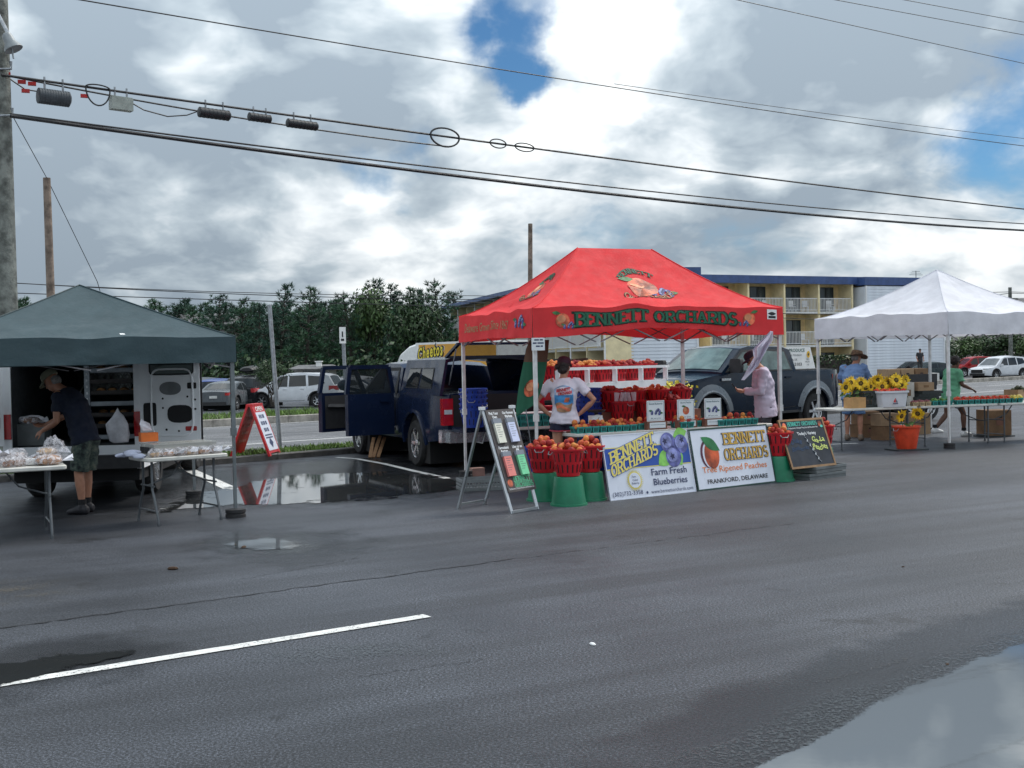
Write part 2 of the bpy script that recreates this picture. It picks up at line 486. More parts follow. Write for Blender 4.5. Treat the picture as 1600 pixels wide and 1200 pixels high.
def strip(n0, n1, s0, s1, dz, step=4.0):
    """a sheet along the road between offsets n0 and n1, dz above the terrain"""
    b = MB(); ns = sorted({n0, n1, *[q for q, _ in TZ if n0 < q < n1]})
    b.add([sn(s, n, interp(n, TZ) + dz) for n in ns for s in (s0, s1)],
          [(2 * i, 2 * i + 1, 2 * i + 3, 2 * i + 2) for i in range(len(ns) - 1)])
    return b
strip(-120, 900, -900, 1200, 0).build('ground', A_LOT, kind='structure')
strip(CURB + 1.36, FAR - 0.16, -300, 700, 0.004).build('road', A_ROAD, kind='structure')
C_CONC = M('kerb concrete', (0.30, 0.28, 0.25), 0.85, var=0.25, vs=3, bump=0.4)
C_DARKK = M('damp kerb concrete', (0.085, 0.08, 0.075), 0.7, var=0.3, vs=3, bump=0.4)
PAINT = M('road paint', (0.62, 0.62, 0.60), 0.6, var=0.12, vs=14, bump=0.2, bs=120)
_t = NT(PAINT.node_tree); _o = _t.n.new('ShaderNodeTexCoord').outputs['Object']
_t.l.new(_t.range(_t.math('ADD', _t.noise(_o, 55, 3, .7), _t.math('MULTIPLY', _t.noise(_o, 2.5, 3), .35)), .50, .60), _t.n['Principled BSDF'].inputs['Alpha'])
SOIL = M('verge soil', (0.06, 0.055, 0.03), 0.95, var=0.3, vs=2)

# raised verge between lot and road, with kerb stones on the lot side
def kerb(name, n, w, h, s0, s1, piece, mat, label, gap=0.012):
    t = bpy.data.objects.new(name, None); COL.objects.link(t); t['kind'] = 'structure'
    s = s0; base = None
    while s < s1:
        c = sn(s + piece / 2, n, 0); z = interp(n, TZ)
        me = None
        if base is None:
            b = MB(); L, e = piece - gap, 0.02
            prof = [(-w / 2, -0.02), (w / 2, -0.02), (w / 2, h - 0.004), (w / 2 - e, h), (-w / 2 + e, h), (-w / 2, h - 0.02)]
            b.rings([[Vector((x, p[0], p[1])) for p in prof] for x in (-L / 2, L / 2)])
            base = b.mesh('kerb_stone', mat)
        o = link('kerb_stone', base, t)
        o.location = (c.x, c.y, z + random.uniform(-0.004, 0.004)); o.rotation_euler = (0, 0, RA)
        s += piece
    return t
kerb('verge_kerb', CURB + 0.08, 0.16, 0.115, 2, 34, 1.6, C_DARKK, '')
kerb('median_kerb', FAR + 0.09, 0.18, 0.26, 8, 110, 3.0, C_CONC, '')
strip(CURB + 0.16, CURB + 1.36, -40, 120, 0.085).build('verge', SOIL, kind='structure')
mb = MB(); mb.add([sn(s, n, z) for s, n, z in ((-30, FAR + .18, -.08), (66, FAR + .18, -.08), (66, FAR + 4.4, -.10), (-30, FAR + 4.4, -.10), (66, FAR + 5.4, -.46), (-30, FAR + 5.4, -.46))], [(0, 1, 2, 3), (3, 2, 4, 5)])
mb.build('median', SOIL, kind='structure')
strip(66, 160, -200, 72, 0.006).build('woodland_floor', SOIL, kind='structure')

G_MAT = M('grass blades', (0.11, 0.19, 0.035), 0.7, var=0.45, vs=2.5)
def grass(name, s0, s1, n0, n1, z, count, h, seed):
    rnd = random.Random(seed); b = MB()
    for _ in range(count):
        s = rnd.uniform(s0, s1); n = rnd.uniform(n0, n1); p = sn(s, n, z)
        clump = mnoise.noise(Vector((p.x * 0.7, p.y * 0.7, seed)))
        if rnd.random() < 0.25 - clump: continue
        a = rnd.uniform(0, pi); w = rnd.uniform(0.012, 0.03); hh = h * rnd.uniform(0.4, 1.2) * (1 + 0.6 * clump)
        dx, dy = cos(a) * w, sin(a) * w; lx, ly = rnd.gauss(0, h * .4), rnd.gauss(0, h * .4)
        b.add([(p.x - dx, p.y - dy, z - .01), (p.x + dx, p.y + dy, z - .01), (p.x + lx, p.y + ly, z + hh)], [(0, 1, 2)])
    b.build(name, G_MAT, kind='stuff')
grass('grass', 3, 30, CURB + .17, CURB + 1.34, 0.085, 15000, 0.075, 1)
grass('grass', 14, 62, FAR + .25, FAR + 4.4, -0.09, 26000, 0.16, 2)

# painted lines
def line_px(name, pts, w, mat=PAINT, lift_=0.006):
    """painted stripe along ground points, w wide"""
    b = MB(); pts = [Vector(p) for p in pts]; vs = []
    for i, p in enumerate(pts):
        d = (pts[min(i + 1, len(pts) - 1)] - pts[max(i - 1, 0)]); d.z = 0; d.normalize()
        q = Vector((-d.y, d.x, 0)) * (w / 2)
        vs += [p + q + Vector((0, 0, lift_)), p - q + Vector((0, 0, lift_))]
    b.add(vs, [(2 * i, 2 * i + 1, 2 * i + 3, 2 * i + 2) for i in range(len(pts) - 1)])
    return b.build(name, mat, kind='structure')
def ragged(a, b_, k=24, j=0.006):
    return [a.lerp(b_, i / k) + Vector((random.uniform(-j, j), random.uniform(-j, j), 0)) for i in range(k + 1)]
FA, FB = G(-120, 1090), G(668, 963)
line_px('parking_stripe', ragged(FA, FB, 40, 0.003), 0.105)
line_px('parking_stripe', [G(526, 715), G(556, 717), G(600, 725), G(650, 737), G(700, 748)], 0.11)
line_px('parking_stripe', [G(284, 729), G(312, 742), G(345, 757), G(376, 771)], 0.20)
line_px('parking_stripe', [G(255, 796), G(310, 787), G(376, 777)], 0.13)
line_px('parking_stripe', [G(1290, 695), G(1340, 693)], 0.10)
for n_, s0, ln, gp, cnt in ((23.9, 6, 200, 0, 1), (29.6, -4, 3.2, 5.2, 14), (35.9, -10, 160, 0, 1)):
    for i in range(cnt):
        a = s0 + i * (ln + gp)
        k = interp(n_, TZ)
        line_px('lane_line', [sn(a, n_, k), sn(a + ln, n_, k)], 0.13, lift_=0.010)
for i in range(10):
    a, b_ = sn(24 + i * 3.1, 44, -.45), sn(24 + i * 3.1, 49, -.45)
    line_px('parking_stripe', [a, b_], 0.10)
# tar seams of the lot
SEAM = M('tar seam', (0.012, 0.012, 0.014), 0.5, var=0.2)
for pa, pb, w in (((-20, 985), (800, 874), 0.03), ((800, 874), (1240, 818), 0.016), ((380, 905), (560, 872), .012), ((1280, 1068), (1420, 1030), .012), ((560, 1058), (760, 1030), .008)):
    a, b_ = G(*pa), G(*pb); k = 60
    b = MB(); vs = []
    d = (b_ - a).normalized(); q = Vector((-d.y, d.x, 0))
    for i in range(k + 1):
        p = a.lerp(b_, i / k) + q * (0.05 * mnoise.noise(Vector((i * .35, w * 90, 0))) + 0.02 * mnoise.noise(Vector((i * 1.7, w * 50, 3))))
        ww = w * 0.5 * max(0.1, 0.7 + 1.1 * mnoise.noise(Vector((i * .9, 5, w * 30))))
        vs += [p + q * ww + Vector((0, 0, .004)), p - q * ww + Vector((0, 0, .004))]
    b.add(vs, [(2 * i, 2 * i + 1, 2 * i + 3, 2 * i + 2) for i in range(k)])
    b.build('pavement_seam', SEAM, kind='structure')

# standing water: sheets whose rim breaks up among the grains of the asphalt
def water_mat(name, thr=0.18, spread=0.30, rough=0.03, ior=4.2, film=False, lo_k=1.5):
    m = bpy.data.materials.new(name); m.use_nodes = True
    t = NT(m.node_tree); b = t.n['Principled BSDF']
    b.inputs['Base Color'].default_value = (0.03, 0.032, 0.033, 1)
    b.inputs['Roughness'].default_value = rough
    b.inputs['IOR'].default_value = ior
    at_ = t.n.new('ShaderNodeAttribute'); at_.attribute_name = 'inside'
    o = t.n.new('ShaderNodeTexCoord').outputs['Object']
    nz = t.noise(o, 58, 2, 0.6); lo = t.noise(o, 2.2, 4, 0.6)
    e = t.math('ADD', at_.outputs['Fac'], t.math('ADD', t.math('MULTIPLY', t.math('SUBTRACT', nz, 0.5), 0.55), t.math('MULTIPLY', t.math('SUBTRACT', lo, 0.5), lo_k)))
    a = t.range(e, thr, thr + spread)
    if film: a = t.math('MULTIPLY', a, t.range(nz, 0.44, 0.62, 0.05, 0.75))
    bn = t.n.new('ShaderNodeBump'); bn.inputs['Strength'].default_value = 0.012 if not film else 0.12; bn.inputs['Distance'].default_value = 0.01
    t.l.new(t.noise(o, 9 if not film else 60, 2), bn.inputs['Height']); t.l.new(bn.outputs[0], b.inputs['Normal'])
    t.l.new(a, b.inputs['Alpha'])
    return m
WATER = water_mat('puddle water')
WBROK = water_mat('broken puddle water', .30, .3, lo_k=3.0)
FILM = water_mat('wet film', 0.12, 0.6, 0.14, 1.6, True)
def damp_mat():
    m = bpy.data.materials.new('damp asphalt film'); m.use_nodes = True
    t = NT(m.node_tree); b = t.n['Principled BSDF']; b.inputs['Base Color'].default_value = (.007, .008, .01, 1); b.inputs['Roughness'].default_value = .32
    at_ = t.n.new('ShaderNodeAttribute'); at_.attribute_name = 'inside'; o = t.n.new('ShaderNodeTexCoord').outputs['Object']
    t.l.new(t.math('MULTIPLY', t.range(t.math('ADD', at_.outputs['Fac'], t.math('MULTIPLY', t.math('SUBTRACT', t.noise(o, 2.4, 6, .65), .5), 1.6)), .1, .8), .42), b.inputs['Alpha'])
    return m
DAMP = damp_mat()
def puddle(outline, mat, z, name='puddle', soft=0.35):
    """outline: ground points; 'inside' runs from 0 on the rim to 1 within"""
    n = len(outline); fine = []
    for i in range(n):                                   # smooth closed curve through the points
        p0, p1, p2, p3 = (outline[(i + k) % n] for k in (-1, 0, 1, 2))
        for k in range(5):
            t = k / 5
            fine.append(0.5 * ((2 * p1) + (p2 - p0) * t + (2 * p0 - 5 * p1 + 4 * p2 - p3) * t * t + (3 * p1 - p0 - 3 * p2 + p3) * t ** 3))
    c = sum(fine, Vector()) / len(fine); L = len(fine)
    b = MB(); lv = [1.0, 0.92, 0.82, 0.7, 0.5, 0.25]
    vs = [c + (p - c) * q + Vector((0, 0, z)) for q in lv for p in fine] + [c + Vector((0, 0, z))]
    fs = [(i * L + j, i * L + (j + 1) % L, (i + 1) * L + (j + 1) % L, (i + 1) * L + j) for i in range(len(lv) - 1) for j in range(L)]
    k = (len(lv) - 1) * L
    fs += [(k + j, k + (j + 1) % L, len(vs) - 1) for j in range(L)]
    b.add(vs, fs)
    o = b.build(name, mat, kind='structure')
    at_ = o.data.attributes.new('inside', 'FLOAT', 'POINT')
    at_.data.foreach_set('value', [min(1, (1 - q) / soft) for q in lv for _ in fine] + [1.0])
    return o
gp = lambda L: [G(*q) for q in L]
puddle(gp([(1080, 1245), (1170, 1200), (1250, 1165), (1330, 1118), (1400, 1078), (1480, 1048), (1560, 1018), (1660, 990), (1900, 1000), (1900, 1300), (1400, 1330), (1050, 1300)]), WATER, 0.008, soft=0.30)
puddle(gp([(215, 806), (330, 795), (500, 789), (640, 777), (742, 767), (745, 750), (650, 738), (560, 737), (500, 739), (430, 744), (350, 760), (250, 785)]), WBROK, 0.008, soft=0.30)
puddle(gp([(330, 853), (400, 864), (450, 860), (482, 849), (440, 839), (380, 840)]), WATER, 0.008, soft=0.9)
puddle(gp([(-140, 1110), (60, 1062), (150, 1040), (214, 1020), (170, 1012), (80, 1020), (-140, 1055)]), WBROK, 0.008, soft=0.7)
puddle(gp([(255, 800), (520, 792), (720, 775), (760, 748), (690, 720), (560, 712), (400, 722), (250, 740), (180, 772)]), FILM, 0.005, 'wet_patch', 0.5)
puddle(gp([(300, 860), (400, 880), (500, 868), (520, 846), (430, 828), (330, 832)]), FILM, 0.005, 'wet_patch', 0.9)
puddle(gp([(330, 1040), (460, 1050), (640, 1030), (760, 1022), (700, 1004), (520, 998), (400, 1010)]), FILM, 0.005, 'wet_patch', 1.1)
puddle(gp([(950, 1255), (1060, 1170), (1300, 1080), (1480, 1010), (1700, 950), (1950, 960), (1950, 1340)]), FILM, 0.005, 'wet_patch', 0.5)
SAND = M('dried silt', (0.10, 0.085, 0.06), 0.9, var=0.3, vs=3)
puddle(gp([(700, 1260), (900, 1150), (1150, 1055), (1400, 975), (1700, 905), (2000, 930), (2000, 1340)]), DAMP, 0.0035, 'damp_patch', .5)
puddle(gp([(-100, 830), (150, 815), (520, 800), (760, 782), (800, 745), (690, 708), (500, 712), (300, 728), (0, 770)]), DAMP, 0.0035, 'damp_patch', .5)
puddle(gp([(-150, 1130), (100, 1090), (330, 1030), (300, 985), (100, 985), (-150, 1010)]), DAMP, 0.0035, 'damp_patch', .8)
puddle(gp([(260, 870), (420, 900), (600, 875), (620, 835), (440, 815), (280, 825)]), DAMP, 0.0035, 'damp_patch', .9)
def silt_mat():
    m = bpy.data.materials.new('silt stain'); m.use_nodes = True
    t = NT(m.node_tree); b = t.n['Principled BSDF']
    b.inputs['Base Color'].default_value = (0.13, 0.11, 0.075, 1); b.inputs['Roughness'].default_value = 0.95
    at_ = t.n.new('ShaderNodeAttribute'); at_.attribute_name = 'inside'
    o = t.n.new('ShaderNodeTexCoord').outputs['Object']
    e = t.math('MULTIPLY', at_.outputs['Fac'], t.math('MULTIPLY', t.range(t.noise(o, 3, 6, .65), .35, .7), t.range(t.noise(o, 60, 2), .4, .65)))
    t.l.new(t.math('MULTIPLY', e, 0.6), b.inputs['Alpha'])
    return m
puddle(gp([(-150, 920), (-40, 906), (90, 900), (160, 915), (140, 940), (20, 950), (-120, 965)]), silt_mat(), 0.005, 'silt_stain', 0.9)

# ------------------------------------------------------------ poles, wires
WOOD = M('weathered pole wood', (0.15, 0.16, 0.145), 0.9, var=0.35, vs=5, bump=0.8, bs=25)
WOODB = M('brown pole wood', (0.20, 0.155, 0.125), 0.9, var=0.3, vs=5, bump=0.6, bs=25)
BLACK = M('black rubber cable', (0.012, 0.013, 0.016), 0.55, var=0.1)
GALV = M('galvanised steel', (0.32, 0.34, 0.36), 0.45, 0.8, var=0.15, vs=12)
ALU = M('grey aluminium', (0.42, 0.44, 0.46), 0.35, 0.7, var=0.08)
RED = M('red plastic tag', (0.5, 0.02, 0.02), 0.5)
GREYBOX = M('grey steel housing', (0.24, 0.26, 0.27), 0.5, 0.3)
pb = at(17, 735, 19.9); pt = at(-2, 60, 19.9)
pole = thing('utility_pole', 'weathered grey wooden utility pole rising behind the dark green canopy', 'utility pole', (pb.x, pb.y, 0))
mb = MB(); dirp = Vector((pt.x - pb.x, 0, pt.z)); tall = dirp * 1.45
mb.tube([(0, 0, -.1), dirp * .5, dirp, tall], [.20, .18, .165, .14], 14); mb.build('pole_shaft', WOOD, pole, smooth=50)
ctop = lambda z: Vector((dirp.x * z / dirp.z, 0, z))
mb = MB()
lp = at(16, 66, 19.2) - pole.location
mb.tube([ctop(7.6), ctop(7.75) + Vector((.05, -.4, .05)), lp + Vector((-.02, 0, .12))], .03, 8); mb.build('lamp_arm', GALV, pole)
mb = MB(); mb.lathe([(.04, .16), (.07, .14), (.085, .07), (.09, .0), (.14, -.09), (.15, -.13)], lp, 14, m=Matrix.Rotation(rad(-25), 3, 'Y')); mb.tube([lp + Vector((.03, -.05, -.02)), lp + Vector((.07, -.06, -.28))], .014, 6)
mb.build('floodlight', GREYBOX, pole, smooth=40)
for z in (5.95, 6.72, 8.2): MB().tube([ctop(z) + Vector((-.2, -.2, 0)), ctop(z) + Vector((.25, -.12, .02)), ctop(z) + Vector((.24, -.13, .14))], [.018, .02, .03], 6).build('bracket', GALV, pole)

def wire(px0, Y0, px1, Y1, sag, r, name, label, cat='overhead wire', mat=BLACK, k=36, group=None, ext=1.7):
    a, b_ = at(*px0, Y0), at(*px1, Y1); pts = []
    t1 = ext or 1.0
    for i in range(k + 1):
        t = i / k * t1
        p = a.lerp(b_, t); p.z -= sag * 4 * t * max(0, 1 - t)
        pts.append(p)
    b = MB(); b.tube(pts, r, 6)
    o = b.build(name, mat); tag(o, label, cat, group)
    return pts
Y0, Y1 = 19.75, 40.5
wp = wire((2, 117), Y0, (1640, 331), Y1, .10, .022, 'cable', 'black messenger cable hung with splice boxes and loops', 'overhead cable')
wire((-20, 112), Y0, (700, 229), 26.2, .10, .016, 'cable', 'thin cable lashed just above the messenger cable and its splice boxes', 'overhead cable', ext=1)
wire((16, 178), Y0, (1640, 352), Y1, .22, .017, 'cable', 'thin black cable running just above the thickest one', 'overhead cable')
wire((16, 181), Y0, (1640, 362), Y1, .28, .034, 'cable', 'thickest black trunk cable, lowest of those crossing above the tents', 'overhead cable')
wire((-60, -32), Y0, (1640, 233), Y1, .15, .012, 'power_wire', 'thin power wire crossing from the top of the frame over the cables', 'power wire')
wire((960, 131), 29.6, (1640, 221), Y1, .05, .008, 'power_wire', 'fainter power wire joining beside the long one near its far end', 'power wire')
wire((-200, -300), 18.5, (1640, 108), Y1, .0, .010, 'power_wire', 'lowest of the three high wires over the white canopy', 'power wire')
wire((500, -150), 24, (1640, 62), Y1, .0, .010, 'power_wire', 'middle of the three high wires over the white canopy', 'power wire')
wire((500, -170), 24, (1640, 42), Y1, .0, .010, 'power_wire', 'topmost of the three high wires over the white canopy', 'power wire')
lowy = 33
for (a, b_, r), lb in zip((((-60, 437), (745, 468), .014), ((-60, 438), (745, 462), .012), ((-60, 455), (1700, 496), .014), ((700, 470), (1700, 510), .012)),
    ('upper wire of the low pair in front of the pines', 'thin wire beside the upper one of the low pair before the pines', 'lower wire crossing before the pines and the motel balconies', 'lowest wire passing behind the peak of the red canopy to the motel')):
    wire(a, lowy, b_, lowy + 9, .12, r, 'power_wire', lb, 'power wire')
# guy wire from the pole over the brown post
bp = at(81, 470, 24.5); bt = at(73, 278, 24.5)
post = thing('brown_pole', 'bare brown wooden pole behind the peak of the dark green canopy', 'pole', (bp.x, bp.y, 0))
MB().tube([(0, 0, -.1), Vector((bt.x - bp.x, 0, bt.z)) * 1.0], [.095, .075], 12).build('pole_shaft', WOODB, post, smooth=50)
g_ = MB(); g_.tube([at(8, 160, 19.8), bt, at(152, 440, 26.5), at(175, 520, 29)], .008, 6); tag(g_.build('guy_wire', BLACK), 'slack guy wire running over the top of the bare brown pole', 'guy wire')
p_ = at(827, 600, 34); q_ = at(828.5, 345, 34)
post = thing('brown_pole', 'bare grey-brown pole standing up behind the slope of the red canopy', 'pole', (p_.x, p_.y, tz(p_.x, p_.y)))
MB().tube([(0, 0, -.1), (q_.x - p_.x, 0, q_.z)], [.085, .065], 10).build('pole_shaft', WOODB, post, smooth=50)
# boxes and loops on the messenger cable
def along(pxx):
    return min(wp, key=lambda p: abs((p - Vector((0, 0, EYE))).dot(RT) / (p - Vector((0, 0, EYE))).dot(FW) * FPX + 800 - pxx))
def on_wire(pxx):
    for a, b_ in zip(wp, wp[1:]):
        fa, fb = [(q - Vector((0, 0, EYE))).dot(RT) / (q - Vector((0, 0, EYE))).dot(FW) * FPX + 800 for q in (a, b_)]
        if fa <= pxx <= fb: return a.lerp(b_, (pxx - fa) / (fb - fa)), (b_ - a).normalized()
def splice(px0, px1, hgt, drop, mat, label, ribs=8, box=False):
    a, d = on_wire(px0); b_, _ = on_wire(px1); c = a.lerp(b_, .5); L = (b_ - a).length
    t = thing('splice_box', label, 'splice box', c)
    mb = MB(); e = d * (L / 2); dn = Vector((0, 0, -drop))
    if box:
        x = d; z = Vector((0, 0, 1)); y = z.cross(x).normalized()
        R = Matrix((x, y, x.cross(y))).transposed()
        mb.box(dn, (L, .16, hgt), m=R); mb.box(dn + Vector((0, 0, hgt * .5)), (L * .96, .12, .03), m=R)
    else:
        mb.tube([dn - e, dn - e * .96, dn + e * .9, dn + e], [hgt * .35, hgt / 2, hgt / 2, hgt * .3], 12)
        for i in range(ribs):
            q = dn - e * .9 + e * 1.75 * i / (ribs - 1); mb.tube([q - d * .012, q + d * .012], hgt * .52, 12)
    mb.build('housing', mat, t, smooth=35)
    for k in (-.55, .55): MB().tube([e * k + Vector((0, 0, .07)), e * k + dn + Vector((0, 0, hgt * .4))], .018, 6).build('hanger', GALV, t)
SPL = M('black splice case', (0.02, 0.022, 0.026), 0.5)
SPG = M('dark grey splice case', (0.05, 0.06, 0.07), 0.55)
splice(56, 108, .26, .26, SPG, 'ribbed dark grey splice case beside red tags, closest to the utility pole', 12)
splice(171, 204, .22, .22, M('pale grey steel box', (0.30, 0.33, 0.30), .5), 'pale grey square box hanging under the messenger cable', box=True)
splice(309, 358, .19, .17, SPL, 'longest black splice case, first after the cable loop of the pale box', 8)
splice(387, 423, .16, .13, SPL, 'short black splice case, middle of the three black ones', 6)
splice(447, 495, .17, .15, SPL, 'black splice case with tapered end, farthest along the cable from the pole', 8)
def loop(px0, px1, up, dn, label, r=.014):
    a, d = on_wire(px0); b_, _ = on_wire(px1); pts = []
    for i in range(29):
        t = 2 * pi * i / 28; u = .5 - .5 * cos(t)
        p = a.lerp(b_, u); p.z += (up if sin(t) > 0 else dn) * abs(sin(t)) * (1 if sin(t) > 0 else -1); p.y -= .03
        pts.append(p)
    o = MB().tube(pts, r, 6).build('cable_loop', BLACK); tag(o, label, 'cable loop')
loop(672, 717, .17, .22, 'largest snow-shoe cable loop on the messenger cable', .02)
loop(765, 790, .09, .10, 'small cable loop, first past the largest loop')
loop(804, 834, .08, .10, 'small cable loop, last along the messenger cable')
loop(134, 172, .06, .30, 'round slack cable loop between the grey case and the pale box')
for pts_, lb in ((((204, 160), (225, 172), (262, 182), (292, 180), (309, 174)), 'slack cable drooping from the pale grey box'), (((8, 118), (25, 130), (40, 140), (60, 143)), 'slack cable drooping beside the red tags')):
    o = MB().tube([at(x, y, 19.9 + (x / 1640) * 14) for x, y in pts_], .012, 6).build('slack_cable', BLACK); tag(o, lb, 'slack cable')
for i, (x, y) in enumerate(((10, 116), (34, 128), (50, 131), (40, 142), (132, 150))):
    p = at(x, y, 19.8 + x / 130); o = MB().box(p, (.13, .05, .06), .4).build('cable_tag', RED)
    tag(o, 'red plastic tag on the cable beside the ribbed grey case', 'cable tag', 'red tags on the messenger cable')

# sign posts on the verge and road
def signpost(px0, px1, Y, r, name, label):
    a = at(*px0, Y); b_ = at(*px1, Y); z0 = tz(a.x, a.y)
    k = (a.z - z0) / (b_.z - a.z); foot = a - (b_ - a) * k
    t = thing(name, label, 'post' if name == 'steel_post' else 'road sign', foot)
    MB().tube([(0, 0, 0), b_ - foot], r, 10).build('post', GALV, t, smooth=50)
    return t, b_ - foot
t, top = signpost((438, 704), (421, 476), 23.7, .043, 'steel_post', 'bare leaning galvanised steel post on the grass verge beside the red sandwich board')
t, top = signpost((541, 628), (535.5, 512), 37.6, .06, 'road_sign', 'narrow white road sign seen nearly edge on, on a tall thin post')
WHITE = M('white paint', (0.78, 0.78, 0.77), 0.5, var=0.05)
sg = MB(); sg.box(top + Vector((0, -.07, -.24)), (.20, .02, .52), .1); sgo = sg.build('sign_panel', WHITE, t)
INK = M('black ink', (0.015, 0.015, 0.02), 0.6, var=0)
polys(t, INK, [[(-.05, -.35), (.05, -.35), (.05, -.42), (-.05, -.42)], [(-.02, -.12), (.02, -.12), (.02, -.30), (-.02, -.30)]], plane_fn(top + Vector((0.0, -.09, 0)), (1, .1, 0), (0, 0, 1)), 'lettering')
# ------------------------------------------------------------ motel
STUCCO = M('yellow stucco', (0.78, 0.60, 0.32), 0.85, var=0.10, vs=1.5)
STUCCO2 = M('pale yellow stucco', (0.80, 0.68, 0.42), 0.85, var=0.08, vs=1.5)
BLUEM = M('blue metal fascia', (0.045, 0.085, 0.22), 0.4, var=0.12, vs=2)
BLUER = M('blue grey roof panels', (0.10, 0.12, 0.20), 0.45, var=0.12, vs=2)
SIDING = M('white siding', (0.66, 0.70, 0.76), 0.6, var=0.05, vs=1.2)
WRAIL = M('white railing paint', (0.75, 0.76, 0.78), 0.45, var=0.03)
SLAB = M('painted concrete slab', (0.62, 0.62, 0.60), 0.7, var=0.08)
GLASSB = glass_mat('building glass', (0.05, 0.07, 0.08), 0.05)
CURT = M('pale curtain', (0.30, 0.33, 0.34), 0.9, var=0.15, vs=9)
FRAMED = M('dark window frame', (0.04, 0.045, 0.05), 0.5)
DARK = M('dark interior', (0.012, 0.012, 0.014), 0.8, var=0)  # flat black: shade inside openings is put into the colour
TANW = M('tan door', (0.30, 0.22, 0.12), 0.7)
motel = thing('motel', 'three storey yellow motel with blue roof edge, white balconies and white siding walls', 'motel', (14.4, 91, -0.4), rad(26))
MI = Matrix.Translation(motel.location) @ Matrix.Rotation(rad(26), 4, 'Z')
MINV = MI.inverted()
def to_motel(p): return MINV @ Vector(p)
FL = [0.25, 2.95, 5.65]; TOP = 8.1
_cache = {}
def cached(key, fn):
    if key not in _cache: _cache[key] = fn()
    return _cache[key]
def win_mesh(w, h):
    def mk():
        b = MB()
        for x in (-w / 2, 0, w / 2): b.box((x, 0, h / 2), (.07, .08, h))
        for z in (0.03, h - .03): b.box((0, 0.002, z), (w, .07, .06))
        return b.mesh('window', FRAMED)
    return cached(('w', w, h), mk)
def pane_mesh(w, h): return cached(('p', w, h), lambda: MB().box((0, .02, h / 2), (w - .06, .012, h - .1)).mesh('pane', GLASSB))
def curtain_mesh(w, h, k):
    def mk():
        b = MB(); n = 14
        b.grid(lambda u, v: Vector((-w / 2 + w * (.02 + .46 * u) + (w / 2 if k == 1 else 0), .10 + .025 * sin(u * 40), h * v)), n, 1)
        return b.mesh('curtain', CURT)
    return cached(('c', w, h, k), mk)
def rail_mesh(w):
    def mk():
        b = MB()
        for z in (0.12, 1.06): b.box((0, 0, z), (w, .05, .05))
        k = int(w / 0.14)
        for i in range(k + 1): b.box((-w / 2 + w * i / k, 0, .58), (.03, .03, .95))
        return b.mesh('railing', WRAIL)
    return cached(('r', w), mk)
def chair_mesh():
    def mk():
        b = MB()
        b.box((0, 0, .42), (.45, .45, .03)); b.box((0, .22, .68), (.45, .03, .5))
        for x in (-.2, .2):
            for y in (-.2, .2): b.box((x, y, .21), (.04, .04, .42))
            b.box((x, 0, .62), (.05, .42, .03))
        return b.mesh('balcony_chair', WRAIL)
    return cached('chair', mk)
def put(name, me, M4, parent=None):
    o = link(name, me, parent or motel); o.matrix_local = M4; return o
def bays(fr, pts, floors, winw=1.5, depth=1.6, wx=0.32, railoff=0.06, seed=1):
    """fr: frame matrix (x along the face, y into the building); pts: pillar positions"""
    rnd = random.Random(seed); x0, x1 = pts[0], pts[-1]
    b = MB(); b.box(((x0 + x1) / 2, depth + .1, TOP / 2), (x1 - x0, .2, TOP)); put('wall', b.mesh('wall', STUCCO), fr)
    for z in floors[1:] + [TOP]:
        b = MB(); b.box(((x0 + x1) / 2, depth / 2, z - .09), (x1 - x0 - .02, depth - .02, .18)); put('balcony_slab', b.mesh('balcony_slab', SLAB), fr)
    for x in pts:
        b = MB(); b.box((x, depth / 2 - .04, TOP / 2), (.16, depth + .08, TOP + .01)); put('pillar', b.mesh('pillar', STUCCO2), fr)
    for a, c in zip(pts, pts[1:]):
        for fi, z in enumerate(floors):
            W_ = c - a; x = a + 1.38 + winw / 2 if wx < .5 else a + .9 + winw / 2
            wo = put('window', win_mesh(winw, 2.05), fr @ Matrix.Translation((x, depth - .03, z + .02)))
            p = link('pane', pane_mesh(winw, 2.05), wo)
            q = link('curtain', curtain_mesh(winw, 2.0, rnd.randint(0, 1)), wo); q.location = (0, -.07, 0)
            if fi:
                put('railing', rail_mesh(round(W_ - .2, 2)), fr @ Matrix.Translation(((a + c) / 2, railoff, z)))
                for _ in range(rnd.randint(1, 2)):
                    o = link('balcony_chair', chair_mesh(), motel)
                    o.matrix_local = fr @ Matrix.Translation((rnd.uniform(a + .5, c - .5), rnd.uniform(.5, .9), z)) @ Matrix.Rotation(rnd.uniform(-.6, .6), 4, 'Z')
def siding(fr, x0, x1, z0, z1, face=.24):
    n = int((z1 - z0) / face)
    b = MB(); L = x1 - x0
    b.add([(-L / 2, 0, 0), (L / 2, 0, 0), (L / 2, -.035, .01), (-L / 2, -.035, .01), (-L / 2, 0, face), (L / 2, 0, face), (L / 2, -.006, face), (-L / 2, -.006, face)],
          [(0, 1, 2, 3), (3, 2, 6, 7), (7, 6, 5, 4), (0, 3, 7, 4), (1, 5, 6, 2)])
    me = b.mesh('siding_board', SIDING)
    for i in range(n): put('siding_board', me, fr @ Matrix.Translation(((x0 + x1) / 2, 0, z0 + i * face)))
    b = MB(); b.box(((x0 + x1) / 2, .12, (z0 + z1) / 2), (L, .2, z1 - z0)); put('wall', b.mesh('wall', SIDING), fr)
    for x in (x0, x1):
        b = MB(); b.box((x, -.02, (z0 + z1) / 2), (.14, .12, z1 - z0)); put('corner_board', b.mesh('corner_board', WRAIL), fr)
I4 = Matrix.Identity(4)
pil = [1.1, 4.75, 8.3, 11.8, 15.3]
bays(I4, pil, FL, seed=3)
